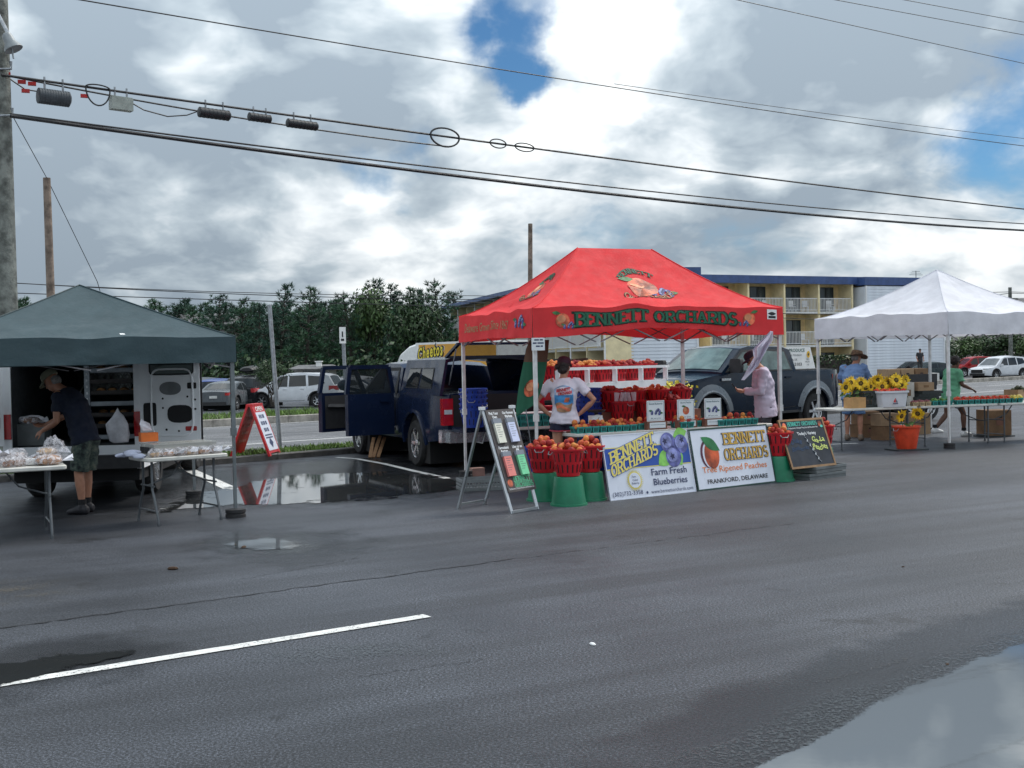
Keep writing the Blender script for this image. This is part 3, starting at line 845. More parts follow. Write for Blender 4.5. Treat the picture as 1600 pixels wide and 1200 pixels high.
# deep block behind the facade, roof and blue fascia
def motel_box(name, mat, c, d, fr=I4): b = MB(); b.box(c, d); return put(name, b.mesh(name, mat), fr)
motel_box('roof', BLUER, (12.3, 7.0, TOP + .10), (24.4, 13.6, .2))
motel_box('roof_fascia', BLUEM, (12.3, -.05, TOP + .08), (24.8, .3, .62))
motel_box('wall', STUCCO, (12.3, 8.0, TOP / 2), (24.2, 12.3, TOP - .1))
siding(Matrix.Translation((0, -.9, 0)), 16.0, 24.6, 0, TOP - .38)
motel_box('stair_wall', SIDING, (16.0, -.1, TOP / 2 - .2), (.2, 1.5, TOP - .5)); motel_box('stair_wall', SIDING, (24.6, 3.2, TOP / 2 - .2), (.2, 8.0, TOP - .5))
motel_box('stair_roof', BLUEM, (20.3, -.45, TOP + .01), (9.0, 1.1, .66))
# link between wing and facade
for z in FL: motel_box('link_slab', SLAB, (.2, .5, z - .1), (1.7, 1.6, .2)); motel_box('link_door', TANW, (.3, 1.35, z + 1.05), (1.2, .1, 2.1))
motel_box('link_wall', SIDING, (.2, 1.55, TOP / 2), (1.8, .2, TOP - .3))
# wing running away, with its white end wall towards the road
C1, C2, C3 = Vector((6.5, 82, -.4)), Vector((-6.4, 128.6, -.4)), Vector((13.2, 83.9, -.4))
def frame(o, d):
    d = (d - o); d.z = 0; a = atan2(d.y, d.x)
    return MINV @ (Matrix.Translation(o) @ Matrix.Rotation(a, 4, 'Z'))
fe = frame(C1, C3); Le = (C3 - C1).length
siding(fe, 0, Le, 0, TOP - .3)
motel_box('roof_fascia', BLUEM, (Le / 2, -.1, TOP + .02), (Le + .5, .3, .76), fe)
LAMP = M('dark wall lamp', (0.03, 0.03, 0.035), .5)
for x in (1.0, 2.9, 4.9, 6.4):
    o = put('wall_lamp', cached('wl', lambda: MB().box((0, -.12, 0), (.16, .2, .3)).box((0, -.1, .2), (.1, .12, .08)).mesh('wall_lamp', LAMP)), fe @ Matrix.Translation((x, 0, 4.4)))
fw = frame(C2, C1); Lw = (C1 - C2).length
wp_ = [i * Lw / 13 for i in range(14)]
bays(fw, wp_, FL, wx=.6, winw=1.9, depth=1.9, railoff=-.3, seed=8)
b = MB(); b.box((Lw / 2, 1.2, TOP + .0), (Lw + 1, 4.4, .35)); put('roof_fascia', b.mesh('roof_fascia', BLUEM), fw)
b = MB(); b.add([(-.4, -.9, TOP + .18), (Lw, -.9, TOP + .18), (Lw, 3.5, TOP + .9), (-.4, 3.5, TOP + .9), (Lw, 7.2, TOP + .18), (-.4, 7.2, TOP + .18)], [(0, 1, 2, 3), (3, 2, 4, 5), (1, 4, 2), (0, 3, 5)])
put('roof', b.mesh('roof', BLUER), fw)
motel_box('wall', STUCCO, (Lw / 2 - .1, 4.6, TOP / 2), (Lw - .3, 5, TOP - .2), fw)
for x in wp_[1::2]:
    b = MB(); b.bar((x, -.25, 4.5), (x - .2, 1.0, 5.4), .12); b.bar((x, -.25, 1.9), (x - .2, 1.0, 2.7), .12); put('balcony_bracket', b.mesh('balcony_bracket', WRAIL), fw)
    b = MB(); b.tube([(x + .9, -.35, 0), (x + .9, -.35, TOP)], .06, 8); put('downpipe', b.mesh('downpipe', WRAIL), fw)
b = MB(); k = 12
for i in range(k): b.box((.4 + i * .26 - 2.2, -2.0, .8), (.12, .04, 1.5))
b.box((-.6, -2.0, 1.55), (3.3, .06, .06)); b.box((-.6, -2.0, .1), (3.3, .06, .06))
put('entry_railing', b.mesh('entry_railing', WRAIL), I4)
b = MB(); b.tube([(23.4, 1, TOP + .3), (23.4, 1, TOP + 1.1)], .03, 6)
for z, w in ((.9, 1.2), (1.05, .9), (.75, 1.5)): b.bar((23.4 - w / 2, 1, TOP + z), (23.4 + w / 2, 1, TOP + z), .03)
put('roof_antenna', b.mesh('roof_antenna', FRAMED), I4)

# ------------------------------------------------------------ far houses
ROOFG = M('grey shingle roof', (0.12, 0.12, 0.125), 0.9, var=0.2, vs=3)
GREYW = M('grey boarded wall', (0.26, 0.27, 0.28), 0.8, var=0.1)
def house(px0, px1, ytop, yeave, Y, label, wall=GREYW, hip=.25, deep=9, loc_z=-.4, nwin=4):
    a, c = at(px0, yeave, Y), at(px1, yeave, Y); L = (c - a).length; ze = a.z - loc_z; zr = at((px0 + px1) / 2, ytop, Y).z - loc_z
    t = thing('house', label, 'house', (a.x, a.y, loc_z), atan2(c.y - a.y, c.x - a.x))
    b = MB(); b.box((L / 2, deep / 2, ze / 2), (L - .6, deep - .6, ze)); b.build('wall', wall, t)
    b = MB(); h = hip * L
    b.add([(-.2, -.2, ze), (L + .2, -.2, ze), (L + .2, deep, ze), (-.2, deep, ze), (h, deep / 2, zr), (L - h, deep / 2, zr)], [(0, 1, 5, 4), (1, 2, 5), (2, 3, 4, 5), (3, 0, 4)])
    b.box((L / 2, deep / 2, ze - .06), (L + .3, deep + .3, .12))
    rf = b.build('roof', ROOFG, t)
    b = MB(); b.lathe([(.22, 0), (.22, .3), (.3, .32), (.3, .4)], (L * .62, deep * .3, lerp(ze, zr, .55)), 10); b.build('roof_vent', WHITE, rf)
    for i in range(nwin):
        for z in ((.9,) if ze < 4 else (.9, 3.7)):
            w = link('window', win_mesh(1.2, 1.4), t); w.location = (L * (i + .6) / (nwin + .2), .26, z); w.scale = (1, 1, .68)
            p = link('pane', pane_mesh(1.2, 1.4), w)
house(238, 362, 487, 509, 112, 'grey shingle roofed house showing over the dark green canopy behind the pines', hip=.12)
house(428, 560, 502, 520, 122, 'grey house mostly hidden among the dark pines', hip=.2)
house(1530, 1700, 462, 484, 120, 'grey hip roofed building behind the white canopy near a power pole', M('beige board wall', (.42, .40, .37), .8), hip=.25)
house(452, 520, 570, 577, 84, 'small pale shed under the dark pines behind the parked white car', WHITE, hip=.1, deep=4, nwin=1)

# ------------------------------------------------------------ trees
PINE = [M('pine needles', (0.040, 0.100, 0.050), 0.75, var=0.5, vs=1.2), M('dark pine needles', (0.030, 0.084, 0.052), 0.75, var=0.5, vs=1.2), M('blue green pine needles', (0.035, 0.090, 0.062), 0.75, var=0.5, vs=1.2)]
LEAF = M('broad leaves', (0.050, 0.095, 0.025), 0.65, var=0.5, vs=2.0)
LEAFD = M('dark broad leaves', (0.028, 0.060, 0.018), 0.6, var=0.5, vs=2.5)
BARK = M('bark', (0.05, 0.042, 0.036), 0.95, var=0.3, vs=5, bump=.6)
def pine_variant(seed, h=8.0, spread=2.6):
    rnd = random.Random(seed); tb, cb = MB(), MB()
    lean = Vector((rnd.uniform(-.5, .5), rnd.uniform(-.5, .5), 0))
    pos = lambda z: Vector((lean.x * (z / h) ** 2, lean.y * (z / h) ** 2, z))
    tb.tube([pos(z * h * .97 / 6) for z in range(7)], [.17, .15, .13, .1, .08, .05, .02], 7)
    z = h * rnd.uniform(.14, .25)
    def tuft(p, d, s):
        for _ in range(14):
            v = (d + Vector((rnd.gauss(0, .75), rnd.gauss(0, .75), rnd.gauss(.25, .6)))).normalized() * s * rnd.uniform(.6, 1.25)
            q = v.cross(Vector((rnd.gauss(0, 1), rnd.gauss(0, 1), rnd.gauss(0, 1))))
            if q.length < 1e-4: continue
            q = q.normalized() * s * .085; o = p + v * -.15
            cb.add([o - q, o + q, p + v + q * .3, p + v - q * .3], [(0, 1, 2, 3)])
    while z < h * .985:
        t = (z - h * .15) / (h * .85)
        L = spread * (1 - t) ** .75 * rnd.uniform(.55, 1.15) + .3
        nb = rnd.randint(3, 5) if t < .85 else 3
        a0 = rnd.uniform(0, 2 * pi)
        for i in range(nb):
            if rnd.random() < .12: continue
            a = a0 + 2 * pi * i / nb + rnd.gauss(0, .3); l = L * rnd.uniform(.55, 1.15)
            d = Vector((cos(a), sin(a), rnd.uniform(.0, .28) + .5 * t)).normalized()
            s0 = pos(z); tip = s0 + d * l
            tb.tube([s0, s0 + d * l * .5 + Vector((0, 0, -.05)), tip], [.035, .025, .01], 4, cap=False)
            k = max(3, int(l / .25))
            for j in range(k):
                u = .3 + .7 * (j + 1) / k
                p = s0 + d * l * u + Vector((rnd.gauss(0, .13), rnd.gauss(0, .13), rnd.gauss(.03, .1)))
                tuft(p, (d + Vector((0, 0, .5))).normalized(), rnd.uniform(.26, .44) * (1.1 - .3 * t))
        z += rnd.uniform(.22, .42) * (1 + .5 * (rnd.random() < .15))
    tuft(pos(h * .98), Vector((0, 0, 1)), .4)
    return tb.mesh('trunk', BARK), cb
def broad_variant(seed, h=6.0, r=2.4, mat=LEAF, leaf=.16, count=2600, stems=3, base=.3):
    rnd = random.Random(seed); tb, cb = MB(), MB(); lobes = []
    for i in range(9):
        a = rnd.uniform(0, 2 * pi); q = r * rnd.uniform(.15, .72)
        lobes.append((Vector((cos(a) * q, sin(a) * q, h * rnd.uniform(base + .18, .86))), r * rnd.uniform(.32, .55)))
    lobes.append((Vector((0, 0, h * .85)), r * .4))
    for i in range(stems):
        a = 2 * pi * i / stems + rnd.uniform(-.4, .4); sp = .12 if stems > 1 else 0
        c, rr = lobes[i]
        tb.tube([(cos(a) * sp, sin(a) * sp, 0), (cos(a) * sp * 3, sin(a) * sp * 3, h * .2), c * .75, c], [.02 * h, .016 * h, .010 * h, .004 * h], 6)
    for c, rr in lobes: tb.tube([(0, 0, h * .25), c * .6, c], [.01 * h, .007 * h, .003 * h], 5)
    for _ in range(count):
        c, rr = rnd.choice(lobes)
        v = Vector((rnd.gauss(0, 1), rnd.gauss(0, 1), rnd.gauss(0, .8))).normalized() * rr * rnd.uniform(.35, 1.08)
        p = c + v; nrm = (v.normalized() + Vector((rnd.gauss(0, .6), rnd.gauss(0, .6), rnd.gauss(.3, .6)))).normalized()
        x = nrm.orthogonal().normalized(); a = rnd.uniform(0, 2 * pi); x = Matrix.Rotation(a, 3, nrm) @ x; y = nrm.cross(x)
        s = leaf * rnd.uniform(.6, 1.3)
        cb.add([p - x * s, p + y * s * .5, p + x * s, p - y * s * .5], [(0, 1, 2, 3)])
    return tb.mesh('trunk', BARK), cb.mesh('crown', mat)
pv = []
for i in range(6):
    tm, cb = pine_variant(20 + i, 8.0, [2.4, 3.0, 2.0, 2.7, 3.2, 2.2][i]); pv.append((tm, [cb.mesh('crown', PINE[i % 3])]))
kinds = ['dense dark pine', 'broad bluish pine', 'slim ragged pine', 'bushy pine', 'wide spreading dark pine', 'narrow open-topped pine']
def plant_tree(name, vi, x, y, hgt, label, group, rz, base=8.0, wide=1.0, meshes=None):
    t = thing(name, label, 'tree', (x, y, tz(x, y) if y < 70 else -.45), rz, group)
    tm, cm = meshes or (pv[vi][0], pv[vi][1][0])
    k = hgt / base
    a = link('trunk', tm, t); b_ = link('crown', cm, t)
    for o in (a, b_): o.scale = (k * wide, k * wide, k)
    return t
rnd = random.Random(5)
front = [(306, 484, 101, 0), (338, 468, 97, 1), (372, 474, 104, 3), (402, 480, 99, 2), (436, 453, 104, 5), (476, 455, 98, 0), (512, 474, 106, 4), (548, 466, 100, 3), (580, 443, 105, 2), (603, 452, 108, 1), (632, 456, 99, 0), (664, 460, 104, 5), (690, 448, 101, 3), (712, 462, 136, 1)]
near = ['above the corner of the dark green canopy', 'above the roof cargo box', 'over the white car hood', 'short, just before the steel post', 'pointed, directly behind the steel post top', 'thin topped, just past the steel post', 'low, between steel post and road sign', 'just past the edge-on road sign', 'tallest and feathery, over the open pickup doors', 'beside the tallest one, over the open pickup doors', 'over the front of the snack truck', 'over the lettering of the snack truck', 'tall, over the back of the snack truck', 'last one before the motel roof']
for i, (x, yt, Y, v) in enumerate(front):
    q = at(x, yt, Y)
    plant_tree('pine_tree', v, q.x, q.y, (q.z + .45) * 1.02, '%s %s' % (kinds[v], near[i]), 'pines across the road', rnd.uniform(0, 6.3), wide=1.15)
for i in range(56):
    x = 240 + i * 8.1 + rnd.uniform(-8, 8); Y = rnd.uniform(112, 132); yt = rnd.uniform(478, 500) if i % 2 else rnd.uniform(470, 486); q = at(x, yt, Y)
    plant_tree('pine_tree', i % 6, q.x, q.y, q.z + .45, 'dark pine deep inside the wood behind the front row of pines', 'pines deep in the wood', rnd.uniform(0, 6.3), wide=1.5)
for x, yt, Y in ((20, 470, 104), (42, 468, 100), (-12, 478, 104)):
    q = at(x, yt, Y); plant_tree('pine_tree', int(x) % 6, q.x, q.y, q.z + .45, 'small pine tip showing above the dark green canopy beside the utility pole', 'pine tips beside the utility pole', x)
# undergrowth closing the foot of the wood
ug = MB(); r2 = random.Random(9)
for i in range(9000):
    x = r2.uniform(225, 705); Y = r2.uniform(92, 100); q = at(x, 560, Y); q.z = -.45 + abs(r2.gauss(0, 1.1)) * (1 + .5 * mnoise.noise(Vector((q.x * .3, 0, 0))))
    v = Vector((r2.gauss(0, 1), r2.gauss(0, 1), r2.gauss(0, 1))).normalized(); w = v.orthogonal().normalized(); s = r2.uniform(.12, .3); u = v.cross(w)
    ug.add([q - w * s, q + u * s * .6, q + w * s, q - u * s * .6], [(0, 1, 2, 3)])
ug.build('undergrowth', LEAFD, kind='stuff')
bv = [broad_variant(3, 6, 3.0, LEAFD, .22, 2600, 1), broad_variant(4, 6, 2.8, LEAF, .2, 2600, 1), broad_variant(5, 6, 3.3, LEAFD, .22, 2600, 1)]
for i, (x, yt, Y, v, lb) in enumerate(((1478, 532, 108, 0, 'beside the end of the white siding wall'), (1508, 526, 112, 1, 'above the parked red car'), (1540, 522, 116, 2, 'behind the power pole past the white canopy'), (1572, 520, 112, 0, 'above the parked white car'), (1606, 524, 108, 1, 'at the frame edge behind the white car'), (1640, 520, 110, 2, 'cut by the frame edge'))):
    q = at(x, yt, Y); plant_tree('leafy_tree', 0, q.x, q.y, q.z + .45, 'low rounded green tree ' + lb, 'leafy trees past the motel', i * 1.3, 6.0, 1.2, bv[v])
for i, (x, yt, Y, k, lb) in enumerate(((570, 450, 101, 1, 'tall feathery broadleaf tree standing out above the row of pines'), (648, 474, 98, 2, 'rounder broadleaf tree among the pines over the snack truck'))):
    q = at(x, yt, Y); plant_tree('leafy_tree', 0, q.x, q.y, q.z + .45, lb, 'broadleaf trees in the pine row', i * 2.1, 6.0, .62, bv[k])
q = at(425, 566, 58.0)
plant_tree('crape_myrtle', 0, q.x, q.y - .0, q.z + .10 + .25, 'small multi-stemmed tree on the grass median in front of the white car', None, .4, 4.0, .92, broad_variant(11, 4, 1.75, LEAFD, .10, 2400, 5, .42)).location.z = -.25
q = at(628, 572, 47.0)
t = plant_tree('leafy_bush', 0, q.x, q.y, 2.1, 'bright green leafy bush showing over the dark pickup cab before the snack truck', None, 0, 3.0, 1.2, broad_variant(13, 3, 1.6, LEAF, .10, 1800, 3))
def hedge(px0, px1, ytop, Y, label, z0=-.4):
    a, c = at(px0, ytop, Y), at(px1, ytop, Y); L = (c - a).length; h = a.z - z0
    t = thing('hedge', label, 'hedge', (a.x, a.y, z0), atan2(c.y - a.y, c.x - a.x)); b = MB(); r = random.Random(px0)
    for _ in range(int(900 * L / 3)):
        p = Vector((r.uniform(0, L), r.uniform(-.5, .5), h * (1 - .9 * r.random() ** 1.6) * (1 + .07 * mnoise.noise(Vector((r.random() * 3, L, 0))))))
        v = Vector((r.gauss(0, 1), r.gauss(-.4, 1), r.gauss(.4, 1))).normalized(); w = v.orthogonal().normalized(); u = v.cross(w); s = r.uniform(.07, .15)
        b.add([p - w * s, p + u * s * .6, p + w * s, p - u * s * .6], [(0, 1, 2, 3)])
    b.build('foliage', LEAFD, t); MB().box((L / 2, 0, h * .42), (L - .2, .5, h * .8)).build('twigs', BARK, t)
hedge(1112, 1206, 556, 88, 'clipped green hedge along the motel wall behind the dark pickup hood')
hedge(1272, 1338, 556, 92, 'clipped green hedge below the motel windows beside the produce sign')
# power pole past the white canopy
q = at(1580, 600, 100); q2 = at(1580, 449, 100)
pp = thing('power_pole', 'distant wooden power pole with crossarm standing before the grey hip roof', 'power pole', (q.x, q.y, -.45))
MB().tube([(0, 0, 0), (0, 0, q2.z + .45)], [.2, .15], 8).build('pole_shaft', WOOD, pp)
MB().box((0, 0, q2.z - .5), (1.9, .1, .12), .5).build('crossarm', WOOD, pp)
for a, c, lb in (((1470, 459), (1578, 456), 'upper thin wire reaching the distant pole'), ((1480, 472), (1578, 458), 'middle thin wire reaching the distant pole'), ((1500, 478), (1578, 468), 'lowest thin wire reaching the distant pole')):
    o = MB().tube([at(*a, 99), at(*c, 99.5), at(1700, c[1] + 4, 101)], .025, 5).build('power_wire', BLACK); tag(o, lb + ' behind the white canopy', 'power wire')
# ------------------------------------------------------------ vehicles
TYRE = M('tyre rubber', (0.018, 0.018, 0.019), 0.85, var=0.2, vs=9)
CHROME = M('bright alloy', (0.62, 0.63, 0.65), 0.22, 0.9, var=0.05)
ARCHB = M('black wheel well', (0.008, 0.008, 0.009), 0.9, var=0)
PLAST = M('black trim plastic', (0.02, 0.02, 0.022), 0.6)
HEADL = M('headlamp glass', (0.55, 0.58, 0.60), 0.08, var=0.1, vs=20, coat=1)
TAILL = M('red lamp glass', (0.42, 0.012, 0.015), 0.12, coat=1)
CARG = glass_mat('car glass', (0.012, 0.016, 0.018), 0.12)
CARGC = glass_mat('clear car glass', (0.03, 0.045, 0.045), 0.45)
SEAMB = M('panel gap', (0.006, 0.006, 0.007), 0.8, var=0)
PLATE = M('number plate', (0.6, 0.6, 0.58), 0.5)
def paint(name, col, rough=0.28, metal=0.0): return M(name, col, rough, metal, var=0.05, vs=2, coat=.12, spec=.24)
_whl = {}
def wheel(parent, x, y, r, w, side, spokes=6):
    """tyre and, one level deeper, its rim; side +1 or -1 is the outer side along y"""
    key = (round(r, 3), round(w, 3), spokes)
    if key not in _whl:
        m = Matrix.Rotation(-pi / 2, 3, 'X')
        b = MB(); b.lathe([(r * .62, -w / 2), (r * .9, -w / 2), (r * .985, -w * .36), (r, -w * .15), (r, w * .15), (r * .985, w * .36), (r * .9, w / 2), (r * .64, w / 2), (r * .62, w * .3)], n=30, cap=False, m=m)
        for i in range(36):
            a = 2 * pi * i / 36; b.box((cos(a) * r * .995, 0, sin(a) * r * .995), (.03, w * .7, .012), m=Matrix.Rotation(pi / 2 - a, 3, 'Y'))
        ty = b.mesh('tyre', TYRE, 40)
        b = MB(); b.lathe([(r * .64, w * .32), (r * .66, w * .44), (r * .60, w * .40), (r * .57, w * .10)], n=30, cap=False, m=m)
        b.use(1).lathe([(.005, w * .06), (r * .6, w * .06)], n=24, cap=False, m=m); b.use(0)
        for i in range(spokes):
            a = 2 * pi * i / spokes
            c0 = Vector((cos(a) * r * .1, w * .32, sin(a) * r * .1)); c1 = Vector((cos(a) * r * .6, w * .36, sin(a) * r * .6))
            b.bar(c0, c1, r * .15, w * .12, up=(0, 1, 0))
        b.lathe([(r * .17, w * .2), (r * .15, w * .4), (r * .05, w * .42)], n=12, m=m)
        _whl[key] = (ty, b.mesh('rim', [CHROME, ARCHB], 40))
    ty, rm = _whl[key]
    o = link('wheel', ty, parent); o.location = (x, y, r); o.rotation_euler = (0, 0, 0 if side > 0 else pi)
    link('rim', rm, o)
    return o

class Car:
    """x forward, y to the left, z up; hi: body top profile, cab: roof profile [(x, z)...] from back to front"""
    def __init__(s, name, label, cat, L, Wd, hi, cab, wheels, r, mat, lo=0.28, loc=(0, 0, 0), az=0.0, group=None, cabw=0.78, arch_gap=0.09, trim=PLAST, glass=CARG, spokes=6, ww=0.23, side_round=1.0, archmat=None):
        s.L, s.W, s.hi, s.cab, s.wh, s.r, s.lo, s.mat, s.glass, s.cabw = L, Wd, hi, cab, wheels, r, lo, mat, glass, cabw
        s.t = thing(name, label, cat, loc, pi / 2 - az, group)
        s.sr = side_round
        R = r + arch_gap
        s.R = R
        xs = sorted({round(x, 3) for x in [-L / 2 + L * i / 44 for i in range(45)] + [w + R * cos(pi * k / 10) for w in wheels for k in range(11)] + [p[0] for p in hi]})
        s.xs = [x for x in xs if -L / 2 <= x <= L / 2]
        rows = 7; b = MB(); sec = []
        for x in s.xs:
            zl, zh = s.zlo(x), interp(x, hi); half = []
            for k in range(rows + 1):
                z = lerp(zl, zh, k / rows); half.append(Vector((x, s.ys(x, z), z)))
            hw = half[-1].y
            ring = half + [Vector((x, hw * q, zh + .035 * (1 - q * q) * min(1, s.W))) for q in (.93, .6, .2, -.2, -.6, -.93)] + [Vector((p.x, -p.y, p.z)) for p in reversed(half)]
            sec.append(ring)
        b.rings(sec, True)
        s.body = b.build('body', mat, s.t, smooth=32)
        # dark well behind each wheel
        b = MB()
        for w in wheels: b.box((w, 0, r + .12), (2 * R + .04, s.W - .18, 2 * r + .1))
        b.build('wheel_well', ARCHB, s.t)
        if archmat or trim:
            for w in wheels:
                for sg in (1, -1):
                    pts = [Vector((w + (R + .03) * cos(pi * k / 12), 0, r + (R + .03) * sin(pi * k / 12))) for k in range(13)]
                    b = MB()
                    for p in pts: p.y = sg * (s.ys(p.x, p.z) + .004)
                    b.tube(pts, .035, 6); b.build('wheel_arch', archmat or trim, s.t, smooth=50)
        for w in wheels:
            for sg in (1, -1): wheel(s.t, w, sg * (s.W / 2 - ww / 2 - .015), r, ww, sg, spokes)
        if cab: s.cabin()
    def zlo(s, x):
        z = s.lo + .05 * max(0, abs(x) - s.L * .40) / (s.L * .1)
        for w in s.wh:
            if abs(x - w) < s.R: z = max(z, s.r + sqrt(max(0, s.R ** 2 - (x - w) ** 2)))
        return min(z, interp(x, s.hi) - .06)
    def ys(s, x, z):
        h = s.W / 2; e = max(0, abs(x) - (s.L / 2 - .55)) / .55
        h *= 1 - .16 * e ** 2.2
        zb = s.lo; zt = interp(x, s.hi)
        t = (z - zb) / max(.1, zt - zb)
        return h * (1 - .055 * s.sr * max(0, t - .45) ** 2 * 3 - .05 * s.sr * max(0, .3 - t) ** 2 * 8)
    def yc(s, x, z):
        """half width of the cabin at x, z"""
        zb = interp(x, s.hi); zt = max(p[1] for p in s.cab)
        t = min(1, max(0, (z - zb) / (zt - zb)))
        return s.ys(x, zb) * lerp(.985, s.cabw, t ** 1.15)
    def cabin(s):
        x0, x1 = s.cab[0][0], s.cab[-1][0]; b = MB(); sec = []; rows = 5
        xs = sorted({round(x0 + (x1 - x0) * i / 26, 3) for i in range(27)} | {p[0] for p in s.cab})
        for x in xs:
            zb = interp(x, s.hi) - .03; zt = max(interp(x, s.cab), zb + .005)
            half = [Vector((x, s.yc(x, lerp(zb, zt, k / rows)), lerp(zb, zt, k / rows))) for k in range(rows + 1)]
            hw = half[-1].y
            sec.append(half + [Vector((x, hw * q, zt + .045 * (1 - q * q))) for q in (.9, .5, 0, -.5, -.9)] + [Vector((p.x, -p.y, p.z)) for p in reversed(half)])
        b.rings(sec, True); s.roof = b.build('cabin', s.mat, s.t, smooth=30)
    def side(s, poly, name, mat, sg, off=.008, cab=True, parent=None):
        """flat piece on the side given as (x, z) corners"""
        n = len(poly); b = MB(); f = s.yc if cab else s.ys
        inner = [Vector((x, sg * (f(x, z) + off), z)) for x, z in poly]
        c = sum(inner, Vector()) / n
        b.add([c] + inner, [(0, i + 1, (i + 1) % n + 1) if sg < 0 else (0, (i + 1) % n + 1, i + 1) for i in range(n)])
        return b.build(name, mat, parent or s.t)
    def both(s, poly, name, mat, off=.008, cab=True):
        return [s.side(poly, name, mat, sg, off, cab) for sg in (1, -1)]
    def slope(s, xa, xb, name, mat, wa=.86, wb=.80, off=.012):
        """pane on the sloping front or back of the cabin between xa (low) and xb (high)"""
        b = MB(); k = 6; n = Vector((interp(xb, s.cab) - interp(xa, s.cab), 0, -(xb - xa))).normalized()
        if n.z < 0: n = -n
        def fn(u, v):
            x = lerp(xa, xb, v); z = interp(x, s.cab); w = s.yc(x, z) * lerp(wa, wb, v); q = u * 2 - 1
            return Vector((x, w * q, z + .045 * (1 - (q * .9) ** 2))) + n * off
        b.grid(fn, k, 4); return b.build(name, mat, s.t, smooth=60)
    def seam(s, pts, sg, cab=False, w=.014):
        f = s.yc if cab else s.ys; b = MB()
        q = [Vector((x, sg * (f(x, z) + .001), z)) for x, z in pts]
        for a, c in zip(q, q[1:]): b.bar(a, c, w, w * .5, up=(0, 1, 0))
        return b.build('panel_gap', SEAMB, s.t)
    def handle(s, x, z, sg, mat=None):
        y = sg * (s.ys(x, z) + .012); b = MB(); b.box((x, y, z), (.20, .035, .035)); return b.build('door_handle', mat or s.mat, s.t)
    def mirror(s, x, z, sg, mat=None, k=1.0):
        y = sg * (s.yc(x, z) + .13 * k); b = MB(); b.rings([[Vector((x + dx, y + q * .10 * k, z + r_ * .10 * k)) for q, r_ in ((-.8, -1), (.8, -1), (1, -.7), (1, .7), (.8, 1), (-.8, 1), (-1, .7), (-1, -.7))] for dx in (-.05, .05)]); b.bar((x, sg * s.yc(x, z - .05) * .97, z - .07), (x, y, z - .05), .05)
        return b.build('mirror', mat or s.mat, s.t, smooth=50)
    def end(s, front, y0, y1, z0, z1, name, mat, off=.015, inset=0.0):
        """piece on the nose or tail"""
        sg = 1 if front else -1; b = MB(); k = 8
        def fn(u, v):
            y = lerp(y0, y1, u); z = lerp(z0, z1, v); x = s.L / 2
            # follow the plan curve of the body: widen backwards towards the corners
            a = abs(y) / (s.W / 2)
            x -= max(0, (a - .84)) / .16 * .50 if a > .84 else 0
            return Vector((sg * (x + off - inset * v), y, z))
        b.grid(fn, k, 2); return b.build(name, mat, s.t)
    def basics(s, doors=(), bumpers=True, hl=(.62, .78), tl=(.75, .95), grille=(.5, .72), plate=True):
        W2 = s.W / 2
        for sg in (1, -1):
            if hl: s.end(True, sg * W2 * .58, sg * W2 * .97, hl[0], hl[1], 'headlight', HEADL)
            if tl: s.end(False, sg * W2 * .66, sg * W2 * .985, tl[0], tl[1], 'tail_light', TAILL)
        if grille: s.end(True, -W2 * .55, W2 * .55, grille[0], grille[1], 'grille', PLAST)
        if bumpers:
            for fr in (True, False): s.end(fr, -W2 * .93, W2 * .93, s.lo + .02, s.lo + .2, 'bumper', PLAST, .03)
        if plate: s.end(False, -.2, .2, .62, .75, 'number_plate', PLATE, .03)
        for sg in (1, -1):
            for d in doors: s.seam(d, sg)

